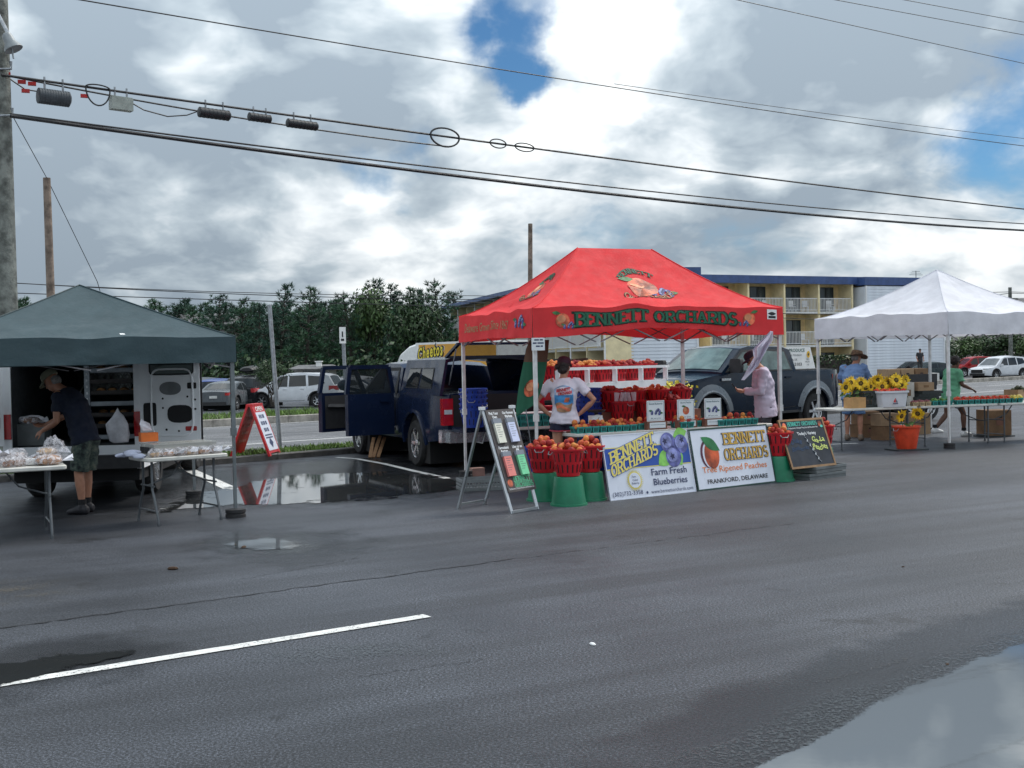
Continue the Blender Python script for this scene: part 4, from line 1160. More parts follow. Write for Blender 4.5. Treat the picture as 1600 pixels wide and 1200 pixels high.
def suv(name, label, mat, loc, az, L=4.9, W=1.9, H=1.75, group=None, box=False, rails=False, detail=True, trim=PLAST):
    k = L / 4.9; h = H / 1.75
    hi = [(-2.45 * k, .98 * h), (-1.2 * k, 1.03 * h), (.95 * k, .98 * h), (1.5 * k, .97 * h), (2.15 * k, .88 * h), (2.45 * k, .68 * h)]
    cab = [(-2.33 * k, 1.0 * h), (-1.98 * k, 1.58 * h), (-1.7 * k, 1.66 * h), (-.6 * k, 1.74 * h), (.3 * k, 1.69 * h), (.62 * k, 1.58 * h), (1.42 * k, 1.0 * h)]
    c = Car(name, label, 'car', L, W, hi, cab, (-1.42 * k, 1.47 * k), .36, mat, .30, loc, az, group, cabw=.80, trim=trim)
    z0, z1 = 1.06 * h, 1.58 * h
    for p in ([(1.02 * k, z0), (.48 * k, z1), (.12 * k, 1.61 * h), (.12 * k, z0)], [(.04 * k, z0), (.04 * k, 1.61 * h), (-.8 * k, 1.63 * h), (-.86 * k, z0 + .02)], [(-.98 * k, z0 + .02), (-.92 * k, 1.61 * h), (-1.6 * k, 1.56 * h), (-1.82 * k, 1.2 * h)]):
        c.both(p, 'window', CARG)
    c.slope(1.36 * k, .66 * k, 'windscreen', CARGC); c.slope(-2.27 * k, -2.0 * k, 'rear_window', CARG)
    c.basics(doors=([(.98 * k, 1.0 * h), (1.0 * k, .5), (.8 * k, .36), (.1 * k, .36), (.08 * k, 1.03 * h)], [(.08 * k, .36), (-.75 * k, .36), (-.95 * k, .62), (-.9 * k, 1.02 * h)]), hl=(.72 * h, .86 * h), tl=(.86 * h, 1.08 * h), grille=(.52 * h, .78 * h))
    for sg in (1, -1):
        c.handle(.25 * k, .93 * h, sg); c.handle(-.65 * k, .95 * h, sg); c.mirror(.95 * k, 1.08 * h, sg)
        c.side([(-2.0 * k, .32), (2.0 * k, .32), (2.0 * k, .42), (-2.0 * k, .42)], 'sill_trim', PLAST, sg, .006, False) if False else None
    if rails:
        for sg in (1, -1):
            b = MB(); b.tube([(-1.6 * k, sg * .62, 1.66 * h), (-1.5 * k, sg * .62, 1.76 * h), (.2 * k, sg * .62, 1.80 * h), (.3 * k, sg * .62, 1.72 * h)], .025, 6); b.build('roof_rail', PLAST, c.t)
    return c
def sedan(name, label, mat, loc, az, L=4.7, W=1.82, H=1.45, group=None):
    k = L / 4.7; h = H / 1.45
    hi = [(-2.35 * k, .92 * h), (-1.7 * k, 1.0 * h), (-1.0 * k, .97 * h), (.9 * k, .92 * h), (1.7 * k, .85 * h), (2.2 * k, .74 * h), (2.35 * k, .6 * h)]
    cab = [(-1.85 * k, .98 * h), (-1.15 * k, 1.33 * h), (-.3 * k, 1.43 * h), (.2 * k, 1.40 * h), (1.15 * k, .92 * h)]
    c = Car(name, label, 'car', L, W, hi, cab, (-1.35 * k, 1.42 * k), .33, mat, .24, loc, az, group, cabw=.76)
    for p in ([(.85 * k, .98 * h), (.2 * k, 1.32 * h), (-.12 * k, 1.36 * h), (-.12 * k, .99 * h)], [(-.2 * k, .99 * h), (-.2 * k, 1.36 * h), (-.95 * k, 1.31 * h), (-1.3 * k, 1.05 * h)]): c.both(p, 'window', CARG)
    c.slope(1.08 * k, .28 * k, 'windscreen', CARGC); c.slope(-1.75 * k, -1.2 * k, 'rear_window', CARG)
    c.basics(doors=([(.85 * k, .9 * h), (.85 * k, .4), (-.15 * k, .33), (-.15 * k, .95 * h)], [(-.15 * k, .33), (-.8 * k, .33), (-1.1 * k, .7), (-1.2 * k, .95 * h)]), hl=(.6 * h, .72 * h), tl=(.76 * h, .9 * h), grille=(.45 * h, .62 * h))
    for sg in (1, -1): c.handle(.0, .84 * h, sg); c.handle(-.95 * k, .86 * h, sg); c.mirror(.75 * k, 1.0 * h, sg)
    return c
def at_g(px, Y, z=None):
    p = at(px, 600, Y); return (p.x, p.y, tz(p.x, p.y) if z is None else z)

PW_, PS, PNV, PBK, PBL, PGY, PRD = (paint('white car paint', (.62, .64, .67), .3, .0), paint('silver car paint', (.36, .38, .40), .3, .5), paint('navy pickup paint', (.006, .012, .034), .2, 0),
    paint('black car paint', (.012, .013, .016)), paint('blue car paint', (.02, .05, .20)), paint('grey car paint', (.10, .11, .12)), paint('red car paint', (.32, .015, .018)))
ln = rad(-90)
suv('parked_car', 'white family SUV parked side on behind the small tree on the median', PW_, at_g(462, 62.5), rad(-80), L=5.15, W=1.95, H=1.8, group='cars parked across the road', rails=True)
c = suv('parked_car', 'black SUV carrying a long roof cargo box', PBK, at_g(396, 64), rad(6), L=4.7, H=1.7, group='cars parked across the road', rails=True)
bx = thing('roof_box', 'long black roof cargo box on top of the black parked SUV', 'cargo box', (c.t.location.x, c.t.location.y, c.t.location.z + 1.80), c.t.rotation_euler.z)
b = MB(); b.rings([[Vector((x, w * cos(2 * pi * j / 12), .20 + h_ * sin(2 * pi * j / 12) * (1 if sin(2 * pi * j / 12) > 0 else .55))) for j in range(12)] for x, w, h_ in ((-1.1, .3, .12), (-.95, .42, .2), (0, .45, .24), (.8, .4, .18), (1.1, .25, .08))]); b.build('shell', PLAST, bx, smooth=50)
b = MB(); [b.box((x, 0, .03), (.06, 1.2, .06)) for x in (-.6, .5)]; b.build('crossbar', PLAST, bx)
sedan('parked_car', 'grey saloon with red tail lights between the blue car and the black SUV', PGY, at_g(358, 61.5), rad(6), group='cars parked across the road')
suv('parked_car', 'bright blue hatchback with its tail towards the road', PBL, at_g(345, 65), rad(5), L=4.3, H=1.55, group='cars parked across the road')
suv('parked_car', 'dark crossover car nearest the open van door across the road', PBK, at_g(323, 66), rad(4), L=4.5, H=1.62, group='cars parked across the road')
suv('parked_car', 'dark car half hidden behind the open white van door', PGY, at_g(300, 68), rad(4), L=4.5, H=1.6, group='cars parked across the road')
sedan('parked_car', 'white saloon with red tail light seen through the open pickup door', PW_, at_g(540, 66), rad(-70), group='cars parked across the road')
sedan('parked_car', 'white saloon, second of two behind the open pickup door', PW_, at_g(566, 73), rad(30), group='cars parked across the road')
sedan('parked_car', 'silver saloon behind the white ones by the open pickup door', PS, at_g(556, 80), rad(30), group='cars parked across the road')
suv('parked_car', 'white SUV parked side on past the green shirted person', PW_, at_g(1562, 90.5), rad(-118), L=4.95, W=1.93, H=1.76, group='cars parked past the white canopy')
sedan('parked_car', 'dark green saloon parked behind the white canopy stall', paint('dark green car paint', (.02, .035, .04)), at_g(1452, 92), rad(-112), group='cars parked past the white canopy')
suv('parked_car', 'red SUV partly hidden behind the white SUV', PRD, at_g(1522, 104), rad(-100), group='cars parked past the white canopy')
suv('parked_car', 'dark SUV cut by the frame edge behind the white SUV', PBK, at_g(1618, 101), rad(-110), group='cars parked past the white canopy')
sedan('parked_car', 'black saloon parked beside the dark green one beyond the crates', PBK, at_g(1420, 99), rad(-112), group='cars parked past the white canopy')

# ---- pickups
def pickup(name, label, mat, loc, az, L=5.7, W=1.98, H=1.9, wb=3.6, r=.40, front_over=.95, open_doors=False, cap=False, lo=.42, archmat=None, cab4=False, gl=CARG, spokes=6):
    xr = -L / 2 + (L - wb - front_over); xf = xr + wb
    bz = H * .70
    hi = [(-L / 2, bz), (xr + 1.0, bz), (xf - .55, bz), (xf - .35, bz - .02), (xf + .5, bz - .12), (L / 2 - .1, bz - .22), (L / 2, bz - .5)]
    cb = xr + (.78 if cap or not cab4 else .70)
    cab = [(cb, bz + .05), (cb + .08, H - .09), (cb + .35, H - .02), (xf - 1.45, H), (xf - 1.15, H - .05), (xf - .38, bz + .02)]
    c = Car(name, label, 'pickup truck', L, W, hi, cab, (xr, xf), r, mat, lo, loc, az, None, cabw=.84, arch_gap=.12, archmat=archmat, side_round=.7, ww=.26, spokes=spokes, glass=gl)
    c.xr, c.xf, c.bz, c.cb, c.H = xr, xf, bz, cb, H
    return c
# navy pickup with camper shell, doors and hatch open
AZ1 = rad(-24.5)
hv = Vector((sin(AZ1), cos(AZ1), 0)); rv = Vector((cos(AZ1), -sin(AZ1), 0))
wl = Vector((-1.53, 19.66, 0)); L1, W1, wb1 = 5.3, 1.88, 3.2
ctr = wl + rv * (W1 / 2 - .13) + hv * (L1 / 2 - (L1 - wb1 - .9))
tk = pickup('pickup_truck', 'navy pickup with camper shell, its side doors and back hatch standing open', PNV, ctr, AZ1, L1, W1, 1.72, wb1, .385, .9, cap=True, lo=.44, archmat=PNV, gl=CARG)
t = tk.t; bz = tk.bz; xr, xf = tk.xr, tk.xf
# shell over the bed, open at the back: walls and roof of real thickness
x0, x1 = -L1 / 2 + .06, tk.cb - .03; zt = 1.76
b = MB(); yb = lambda z: lerp(W1 / 2 * .955, W1 / 2 * .80, (z - bz) / (zt - bz)); rows = 5
def shell_ring(x, inset=0.0, lean=0.0):
    zs = [lerp(bz - .02, zt - inset, k / rows) for k in range(rows + 1)]
    half = [Vector((x + lean * (z - bz), yb(z) - inset, z)) for z in zs]; hw = half[-1].y
    return half + [Vector((x + lean * (zt - bz), hw * q, zt - inset + .05 * (1 - q * q))) for q in (.9, .5, 0, -.5, -.9)] + [Vector((p.x, -p.y, p.z)) for p in reversed(half)]
ln_ = .16
b.rings([shell_ring(x0, .05, ln_), shell_ring(x0, 0, ln_), shell_ring(lerp(x0, x1, .5), 0, ln_ * .5), shell_ring(x1, 0, 0), shell_ring(x1, .05, 0), shell_ring(lerp(x0, x1, .5), .05, ln_ * .5), shell_ring(x0, .05, ln_)], cap=False, closed=False)
shell = b.build('camper_shell', PNV, t, smooth=40)
WF = M('window rubber', (.01, .01, .012), .5)
for sg in (1, -1):
    for a, c_ in ((.18, .50), (.54, .88)):
        xa, xb = lerp(x0 + .1, x1, a), lerp(x0 + .1, x1, c_); za, zc = bz + .09, zt - .13
        for k, (mt, e, nm) in enumerate(((WF, 0, 'window_frame'), (CARG, .022, 'window'))):
            q = [(xa + e, za + e), (xb - e, za + e), (xb - e - (.04 if a > .3 else 0), zc - e), (xa + e + (.05 if a < .3 else 0), zc - e)]
            vs = [Vector((x, sg * (yb(z) + .006 + .006 * k), z)) for x, z in q]
            b = MB().add(vs, [(0, 1, 2, 3)]); b.build(nm, mt, shell)
# tail opening: bed's inner shade painted as a black sheet; lowered tailgate
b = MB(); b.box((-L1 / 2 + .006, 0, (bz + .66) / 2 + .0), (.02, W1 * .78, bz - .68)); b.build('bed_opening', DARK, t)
b = MB(); b.box((-L1 / 2 - .26, 0, .66), (.54, W1 * .80, .07)); b.build('tailgate', PNV, t)
b = MB(); b.box((-L1 / 2 - .04, 0, .53), (.16, W1 * .86, .17)); b.box((-L1 / 2 - .05, 0, .62), (.18, W1 * .5, .02)); b.build('rear_bumper', CHROME, t)
for sg in (1, -1):
    b = MB(); b.box((-L1 / 2 + .03, sg * W1 * .425, .93), (.12, .17, .42)); o = b.build('tail_light', TAILL, t)
    b = MB(); b.box((-L1 / 2 - .034, sg * W1 * .425, .93), (.012, .13, .07)); b.build('lens', HEADL, o)
    b = MB(); b.box((-L1 / 2 + .05, sg * W1 * .43, .55), (.14, .2, .2)); b.build('bumper_corner', CHROME, t)
# raised hatch
hz = zt + .03; a0 = Vector((x0 + ln_ * (zt - bz) - .0, 0, hz)); a1 = a0 + Vector((-.52, 0, .20))
b = MB(); w_ = .74
for s_ in (-1, 1): b.bar(a0 + Vector((0, s_ * w_, 0)), a1 + Vector((0, s_ * w_, 0)), .05, .04)
b.bar(a0 - Vector((0, w_, 0)), a0 + Vector((0, w_, 0)), .05, .04); b.bar(a1 - Vector((0, w_, 0)), a1 + Vector((0, w_, 0)), .05, .04)
hatch = b.build('hatch', PNV, t)
b = MB(); b.add([a0 + Vector((0, -w_, .005)), a0 + Vector((0, w_, .005)), a1 + Vector((0, w_, .005)), a1 + Vector((0, -w_, .005))], [(0, 1, 2, 3)]); b.build('hatch_glass', CARGC, hatch)
for s_ in (-1, 1):
    b = MB(); b.tube([(x0 + .1, s_ * .7, bz + .15), a1 * .75 + a0 * .25 + Vector((0, s_ * .72, 0))], .011, 6); b.build('hatch_strut', GALV, t)
# cab windows (near side: inner shade of the open doorway painted as black sheets)
for sg in (1, -1):
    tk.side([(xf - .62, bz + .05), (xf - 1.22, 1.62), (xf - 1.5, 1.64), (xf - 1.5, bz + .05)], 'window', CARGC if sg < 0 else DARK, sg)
tk.side([(xf - .45, .60), (xf - .52, bz + .06), (xf - 1.2, 1.64), (tk.cb + .2, 1.64), (tk.cb + .12, bz), (tk.cb + .2, .62)], 'door_opening', DARK, 1, .012, True) if False else None
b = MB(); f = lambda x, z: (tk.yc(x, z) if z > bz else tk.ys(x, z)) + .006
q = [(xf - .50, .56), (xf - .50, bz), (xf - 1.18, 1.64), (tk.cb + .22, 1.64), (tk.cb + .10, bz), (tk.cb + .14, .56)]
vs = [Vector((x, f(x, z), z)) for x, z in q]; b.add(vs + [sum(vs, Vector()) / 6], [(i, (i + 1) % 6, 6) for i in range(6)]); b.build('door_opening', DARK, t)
tk.slope(xf - .42, xf - 1.12, 'windscreen', CARGC)
tk.basics(hl=(.80, .98), tl=None, grille=(.60, .95), bumpers=False, plate=False)
tk.end(True, -.85, .85, .48, .66, 'front_bumper', PNV, .05)
tk.mirror(xf - .62, bz + .12, -1, PNV)
tk.handle(xf - 1.6, bz - .1, -1)
tk.seam([(-L1 / 2 + .9 - .0, bz), (-L1 / 2 + .9, bz - .02)], 1)
tk.seam([(tk.cb + .02, .52), (tk.cb + .02, bz - .02)], 1)
SEAT = M('grey seat fabric', (.09, .09, .095), .9)
def truck_door(hx, length, ang, hinge_front, z0, ztop, name, label, sg=1):
    """door hinged at x = hx; its own outline in (u along the door, z)"""
    d = bpy.data.objects.new(name, None); COL.objects.link(d); d.parent = t
    y = tk.ys(hx, .9) + .03
    out = [(0, z0), (length, z0), (length, bz), (length - .10, ztop), (.22 if hinge_front else .08, ztop), (0, bz + .03)] if hinge_front else [(0, z0), (length, z0), (length, bz), (length - .06, ztop), (.08, ztop), (0, bz)]
    hole = [(.16 if hinge_front else .1, bz + .04), (length - .08, bz + .04), (length - .14, ztop - .07), (.32 if hinge_front else .14, ztop - .07)]
    th = .11; b = MB()
    dirx = -1 if hinge_front else 1                       # closed: the door lies from the hinge towards dirx
    a = ang
    ux = Vector((dirx * cos(a), sin(a), 0)); un = Vector((-dirx * sin(a) * 1.0, cos(a), 0))
    P3 = lambda u, z, k: Vector((hx, y, 0)) + ux * u + un * k + Vector((0, 0, z))
    low = [(0, z0), (length, z0), (length, bz), (0, bz)]
    vs = [P3(u, z, k) for k in (0, -th) for u, z in low]
    b.add(vs, [(0, 1, 2, 3), (7, 6, 5, 4), (0, 4, 5, 1), (1, 5, 6, 2), (2, 6, 7, 3), (3, 7, 4, 0)])
    top = [(length, bz), out[3], out[4], (0, bz)]
    for (u0, zz0), (u1, zz1) in zip(top, top[1:]):
        b.bar(P3(u0, zz0, -.045), P3(u1, zz1, -.045), .07, .06, up=tuple(un))
    o = b.build('door_panel' if False else name, PNV, t)
    bpy.data.objects.remove(d)
    wq = [(.03, bz + .0), (length - .03, bz + .0), (out[3][0] - .02, ztop - .03), (out[4][0] + .02, ztop - .03)]
    MB().add([P3(u, z, -.045) for u, z in wq], [(0, 1, 2, 3)]).build('window', CARGC if hinge_front else CARG, o)
    b = MB(); kk = -th - .012
    b.add([P3(.06, z0 + .06, kk), P3(length - .06, z0 + .06, kk), P3(length - .06, bz - .05, kk), P3(.06, bz - .05, kk)], [(0, 1, 2, 3)])
    b.build('inner_trim', PLAST, o)
    b = MB(); b.bar(P3(.15, .95, kk - .03), P3(length - .12, .98, kk - .03), .08, .05); b.build('armrest', SEAT, o)
    b = MB(); b.bar(P3(length - .2 if hinge_front else .1, bz - .13, .02), P3(length - .02 if hinge_front else .28, bz - .13, .02), .035); b.build('door_handle', PNV, o)
    return o
fd = truck_door(xf - .50, 1.02, rad(68), True, .50, 1.66, 'front_door', '')
rd_ = truck_door(tk.cb + .10, .88, rad(100), False, .50, 1.66, 'rear_door', '')
b = MB(); b.ball((xf - .62 + .0, W1 / 2 + .42, bz + .13), .12, 10, 6, (.6, 1, .85)); b.bar((xf - .52, W1 / 2 + .1, bz + .02), (xf - .6, W1 / 2 + .36, bz + .08), .05); b.build('mirror', PNV, t, smooth=50)
b = MB()
for y in (.42, -.42): b.box((.25, y, 1.05), (.18, .5, .75)); b.box((.5, y, .72), (.6, .5, .16)); b.ball((.22, y, 1.5), .12, 8, 6, (.6, 1, .8))
b.build('seat', SEAT, t)
b = MB(); b.tube([(-L1 / 2 - .02, .35, .45), (-L1 / 2 - .2, .3, .43), (-L1 / 2 - .22, .25, .6), (-L1 / 2 - .2, .1, .35), (-L1 / 2 - .1, -.1, .42)], .012, 6); b.build('trailer_wire', WRAIL, t)
# dark full-size pickup seen from its side
fr_, rr_ = Vector((4.15, 25.2, 0)), Vector((6.98, 27.6, 0)); dd = (fr_ - rr_).normalized(); AZ2 = atan2(dd.x, dd.y)
lf = Vector((-dd.y, dd.x, 0)); L2 = 5.75
PDK = paint('dark slate pickup paint', (.005, .013, .028), .16, 0)
PGL = paint('grey flare paint', (.16, .18, .20), .3, .4)
mid = rr_ - lf * (1.98 / 2 - .13) + dd * (L2 / 2 - (L2 - 3.7 - .95))
f1 = pickup('pickup_truck', 'dark slate full size pickup with silver wheel arches parked behind the sunflowers', PDK, mid, AZ2, L2, 1.98, 1.93, 3.7, .41, .95, lo=.45, archmat=PGL, cab4=True, spokes=6)
xf, xr, bz, cb = f1.xf, f1.xr, f1.bz, f1.cb
GLP = M('panes with painted pale light', (.11, .165, .16), .12, var=.35, vs=1.5)  # opaque panes; pale greenish light seen in them is put into the colour
for p in ([(xf - .50, bz + .02), (xf - 1.16, 1.85), (xf - 1.74, 1.87), (cb + .28, 1.85), (cb + .12, bz + .02)],): f1.both(p, 'window_frame', PLAST, .006)
for p in ([(xf - .58, bz + .05), (xf - 1.2, 1.80), (xf - 1.68, 1.83), (xf - 1.68, bz + .05)], [(xf - 1.78, bz + .05), (xf - 1.78, 1.83), (cb + .32, 1.80), (cb + .2, bz + .05)]): f1.both(p, 'window', GLP, .012)
f1.slope(xf - .44, xf - 1.12, 'windscreen', GLP); f1.slope(cb + .02, cb + .075, 'rear_window', CARG)
f1.basics(doors=([(xf - .55, bz), (xf - .55, .55), (xf - 1.72, .5), (xf - 1.72, bz)], [(xf - 1.72, .5), (cb + .1, .55), (cb + .1, bz)]), hl=(.88, 1.10), tl=(.9, 1.25), grille=(.72, 1.08))
for sg in (1, -1):
    f1.mirror(xf - .68, bz + .16, sg, PLAST, 1.5); f1.handle(xf - 1.5, bz - .13, sg); f1.handle(cb + .35, bz - .13, sg)
    for w in (xr, xf):                                   # broad flares over the wheels
        b = MB(); n = 14; R = .41 + .12
        def fl(u, v, w=w, sg=sg, R=R):
            a = pi * (.06 + .88 * u); q = R + .02 + .17 * v; x, z = w + q * cos(a), .41 + q * sin(a)
            z = min(z, bz - .04); return Vector((x, sg * (f1.ys(x, min(z, bz)) + .02 * (1 - v) + .006), z))
        b.grid(fl, n, 2); b.build('fender_flare', PGL, f1.t, smooth=60)
    b = MB(); b.box(((xf + xr) / 2, sg * (.99 - .02), .44), (2.3, .12, .05)); b.build('side_step', PLAST, f1.t)
b = MB(); b.box((-L2 / 2 + .95, 0, bz + .012), (1.75, 1.62, .03)); b.build('bed_cover', PLAST, f1.t)
b = MB(); b.box((L2 / 2 + .0, 0, .56), (.16, 1.8, .22)); b.build('front_bumper', CHROME, f1.t)
b = MB(); b.box((xf - .46, 1.0, bz - .13), (.3, .012, .05)); b.build('badge', CHROME, f1.t)
# produce sign standing in the bed
sgn = thing('produce_sign', 'white slant-ended farm produce sign with green heading mounted over the dark pickup bed', 'sign', (0, 0, 0))
A_, B_ = at(1200, 578, 27.2), at(1272, 574, 28.6)
ux = (B_ - A_); ux.z = 0; wS = ux.length; ux.normalize(); hS = at(1200, 543, 27.2).z - A_.z
uz = Vector((0, 0, 1)); nrm = ux.cross(uz)
sgn.location = (A_.x, A_.y, A_.z); A0 = Vector((0, 0, 0))
mm = Matrix((ux, uz, -nrm)).transposed().to_4x4()
MB().prism([(-.28, 0), (wS + .06, 0), (wS - .16, hS), (-.28, hS)], mm, .05).build('sign_board', WHITE, sgn)
b = MB()
for x in (.1, wS - .25): b.bar(ux * x + nrm * -.04 + Vector((0, 0, -.35)), ux * x + nrm * -.04 + Vector((0, 0, .0)), .05)
b.build('sign_leg', PLAST, sgn)
fnS = plane_fn(nrm * .006, ux, uz)
GRN, GRAY = M('green print', (.01, .10, .08), .6, var=0), M('grey print', (.09, .11, .12), .6, var=0)
lettering(sgn, GRN, [(text2d("HUDSON'S PRODUCE", .012), fnS, .10, hS * .78, wS * .74, hS * .16)])
lettering(sgn, GRAY, [(text2d('Albert & Virginia Hudson', 0, .35), fnS, .20, hS * .56, wS * .62, hS * .14)])
lettering(sgn, INK, [(text2d('SMYRNA, DE', 0), fnS, wS * .36, hS * .37, wS * .26, hS * .11), (text2d('302-436-2103', .01), fnS, wS * .26, hS * .14, wS * .46, hS * .15), (text2d('VEG', 0), fnS, wS * .82, hS * .40, wS * .07, hS * .07), (text2d('FRUIT', 0), fnS, wS * .80, hS * .28, wS * .10, hS * .07), (text2d('10', 0), fnS, wS * .84, hS * .15, wS * .04, hS * .07)])
YEL = M('yellow petal print', (.75, .45, .02), .6, var=0); RDP = M('red print', (.5, .03, .03), .6, var=0)
polys(sgn, YEL, [disc2d(wS * .87, hS * .66, .075, .085, 10)], fnS); polys(sgn, INK, [disc2d(wS * .87, hS * .66, .03, .035, 8)], lift(fnS, .003)); polys(sgn, RDP, [disc2d(.02, hS * .62, .075, .085, 12)], fnS)
# silver off-roader, pale pickup behind
j = suv('parked_car', 'black off-road car with a slatted silver nose beside the yellow flowers', paint('graphite paint', (.10, .105, .11)), at_g(1088, 41, -.30), rad(-150), L=4.3, W=1.85, H=1.8)
b = MB()
for i in range(7): b.box((4.3 / 2 + .03, -.33 + i * .11, .92), (.02, .045, .26))
b.build('grille_slat', CHROME, j.t)
p2 = pickup('pickup_truck', 'pale silver double cab pickup parked before the white siding wall', PS, at_g(1042, 56), rad(80), 5.7, 1.95, 1.85, 3.5, .4, .95, cab4=True)
xf, bz, cb = p2.xf, p2.bz, p2.cb
for p in ([(xf - .6, bz + .05), (xf - 1.2, 1.72), (xf - 1.7, 1.75), (xf - 1.7, bz + .05)], [(xf - 1.8, bz + .05), (xf - 1.8, 1.75), (cb + .3, 1.72), (cb + .2, bz + .05)]): p2.both(p, 'window', CARG)
p2.slope(xf - .44, xf - 1.12, 'windscreen', CARGC); p2.basics()
# red work truck with white rack
rt_ = Vector((2.1, 22.6, 0)); AZ3 = rad(-66)
r1 = pickup('pickup_truck', 'red truck cab at the head of the white railed flatbed, behind the woman', PRD, at_g(880, 25.2, 0), AZ3, 4.6, 1.8, 1.60, 2.9, .36, .9, lo=.4, cab4=True)
xf, bz, cb = r1.xf, r1.bz, r1.cb
r1.both([(xf - .6, bz + .05), (xf - 1.2, 1.72), (xf - 1.7, 1.75), (xf - 1.7, bz + .05)], 'window', CARG); r1.slope(xf - .44, xf - 1.12, 'windscreen', CARGC); r1.basics(tl=(.7, .9))
# rack: flat white deck and rails over the truck bed
ra, rb = at(872, 601, 20.6), at(1040, 594, 23.2)
rack = thing('flatbed_rack', 'white railed flatbed trailer holding red baskets heaped with peaches behind the woman', 'trailer', (ra.x, ra.y, 0))
v = rb - ra; v.z = 0; Lr = v.length; v.normalize(); w_ = Vector((-v.y, v.x, 0)); zr = (ra.z + rb.z) / 2; dep = 1.0
b = MB(); b.bar(Vector((0, 0, zr - .05)), v * Lr + Vector((0, 0, zr - .05)), .06, .13); b.bar(w_ * dep + Vector((0, 0, zr - .05)), v * Lr + w_ * dep + Vector((0, 0, zr - .05)), .06, .13)
b.box(v * Lr / 2 + w_ * dep / 2 + Vector((0, 0, zr - .02)), (Lr, dep, .05), m=Matrix((v, w_, Vector((0, 0, 1)))).transposed()); b.build('deck', WRAIL, rack)
for q in (Vector((0, 0, 0)), w_ * dep):
    b = MB(); b.bar(q + Vector((0, 0, zr + .27)), q + v * (Lr + .12) + Vector((0, 0, zr + .27)), .045, .05); b.build('rail', WRAIL, rack)
for i in range(5):
    b = MB(); x = v * Lr * i / 4; b.bar(x + Vector((0, 0, zr)), x + Vector((0, 0, zr + .25)), .09, .04, up=tuple(v)); b.build('rail_post', WRAIL, rack)
for i in (0, 4):
    for q in (.06, dep - .06):
        b = MB(); x = v * Lr * i / 4 + w_ * q; b.bar(x + Vector((0, 0, .5)), x + Vector((0, 0, zr - .1)), .07); b.build('rack_leg', PLAST, rack)
MB().box(v * Lr / 2 + w_ * dep / 2 + Vector((0, 0, .72)), (Lr, dep * .96, .5), m=Matrix((v, w_, Vector((0, 0, 1)))).transposed()).build('chassis', ARCHB, rack)
for q in (-.02, dep + .02):
    o = wheel(rack, 0, 0, .33, .2, -1 if q < .5 else 1, 5); x = v * Lr * .5 + w_ * q; o.location = (x.x, x.y, .33); o.rotation_euler.z = atan2(v.y, v.x) + (0 if q > .5 else pi)
RACK = (Vector((ra.x, ra.y, 0)), v, w_, zr, Lr, dep)

# ---- white van with its back doors open
AZ4 = rad(-6); hV = Vector((sin(AZ4), cos(AZ4), 0)); rV = Vector((cos(AZ4), -sin(AZ4), 0))
VW, VL, VH = 1.75, 5.6, 2.12
vc = Vector((-4.78, 15.32, 0)) - rV * VW / 2
van = thing('delivery_van', 'white cargo van behind the bakery stall, rear doors wide open on dark shelves', 'van', vc, pi / 2 - AZ4)
PVW = paint('van white paint', (.80, .82, .84), .35, 0)
# body: hollow box with rounded roof, open at the back (x = 0), nose at x = VL
def vring(x, k=1.0, zt=VH, inset=0):
    w2 = VW / 2 * k - inset; pts = [(w2 * .97, .42), (w2, .7), (w2 * .99, 1.2), (w2 * .95, 1.75), (w2 * .86, zt - .06 - inset), (w2 * .6, zt - inset), (0, zt + .02 - inset)]
    L_ = [Vector((x, y, z)) for y, z in pts]; return L_ + [Vector((p.x, -p.y, p.z)) for p in reversed(L_[:-1])]
b = MB(); b.rings([vring(0, 1, VH, .07), vring(0), vring(2), vring(4.2), vring(4.5, .98, 1.95), vring(4.9, .96, 1.35), vring(5.55, .86, 1.05)], cap=False, closed=False)
b.build('body', PVW, van, smooth=40)
b = MB(); k = vring(5.55, .86, 1.05); b.add(k, [tuple(range(len(k)))]); b.build('nose', PVW, van)
b = MB(); b.rings([vring(.02, 1, VH, .08), vring(3.3, 1, VH, .08)], cap=False, closed=False); k = vring(3.3, 1, VH, .08); b.add(k, [tuple(range(len(k)))]); b.box((1.65, 0, .70), (3.3, VW - .16, .05)); b.build('cargo_lining', M('dark cargo lining', (.03, .035, .04), .8), van)
b = MB(); b.box((-.09, 0, .52), (.2, VW * .98, .16)); b.box((-.1, 0, .605), (.2, VW * .7, .012)); b.build('rear_bumper', PLAST, van)
b = MB(); b.box((.0, 0, .67), (.05, VW * .95, .12)); b.build('rear_sill', PVW, van)
b = MB()
for sg in (1, -1):
    b2 = MB(); b2.box((-.012, sg * (VW / 2 - .055), 1.35), (.03, .11, 1.35)); b2.build('rear_pillar', PVW, van)
    b2 = MB(); b2.box((-.035, sg * (VW / 2 - .06), 1.0), (.03, .10, .32)); b2.build('tail_light', TAILL, van)
for sg in (1, -1):
    for x in (1.05, 4.55): wheel(van, x, sg * (VW / 2 - .16), .37, .26, sg, 5)
b = MB(); b.box((2.4, 0, .36), (4.6, VW * .9, .2)); b.build('chassis', ARCHB, van)
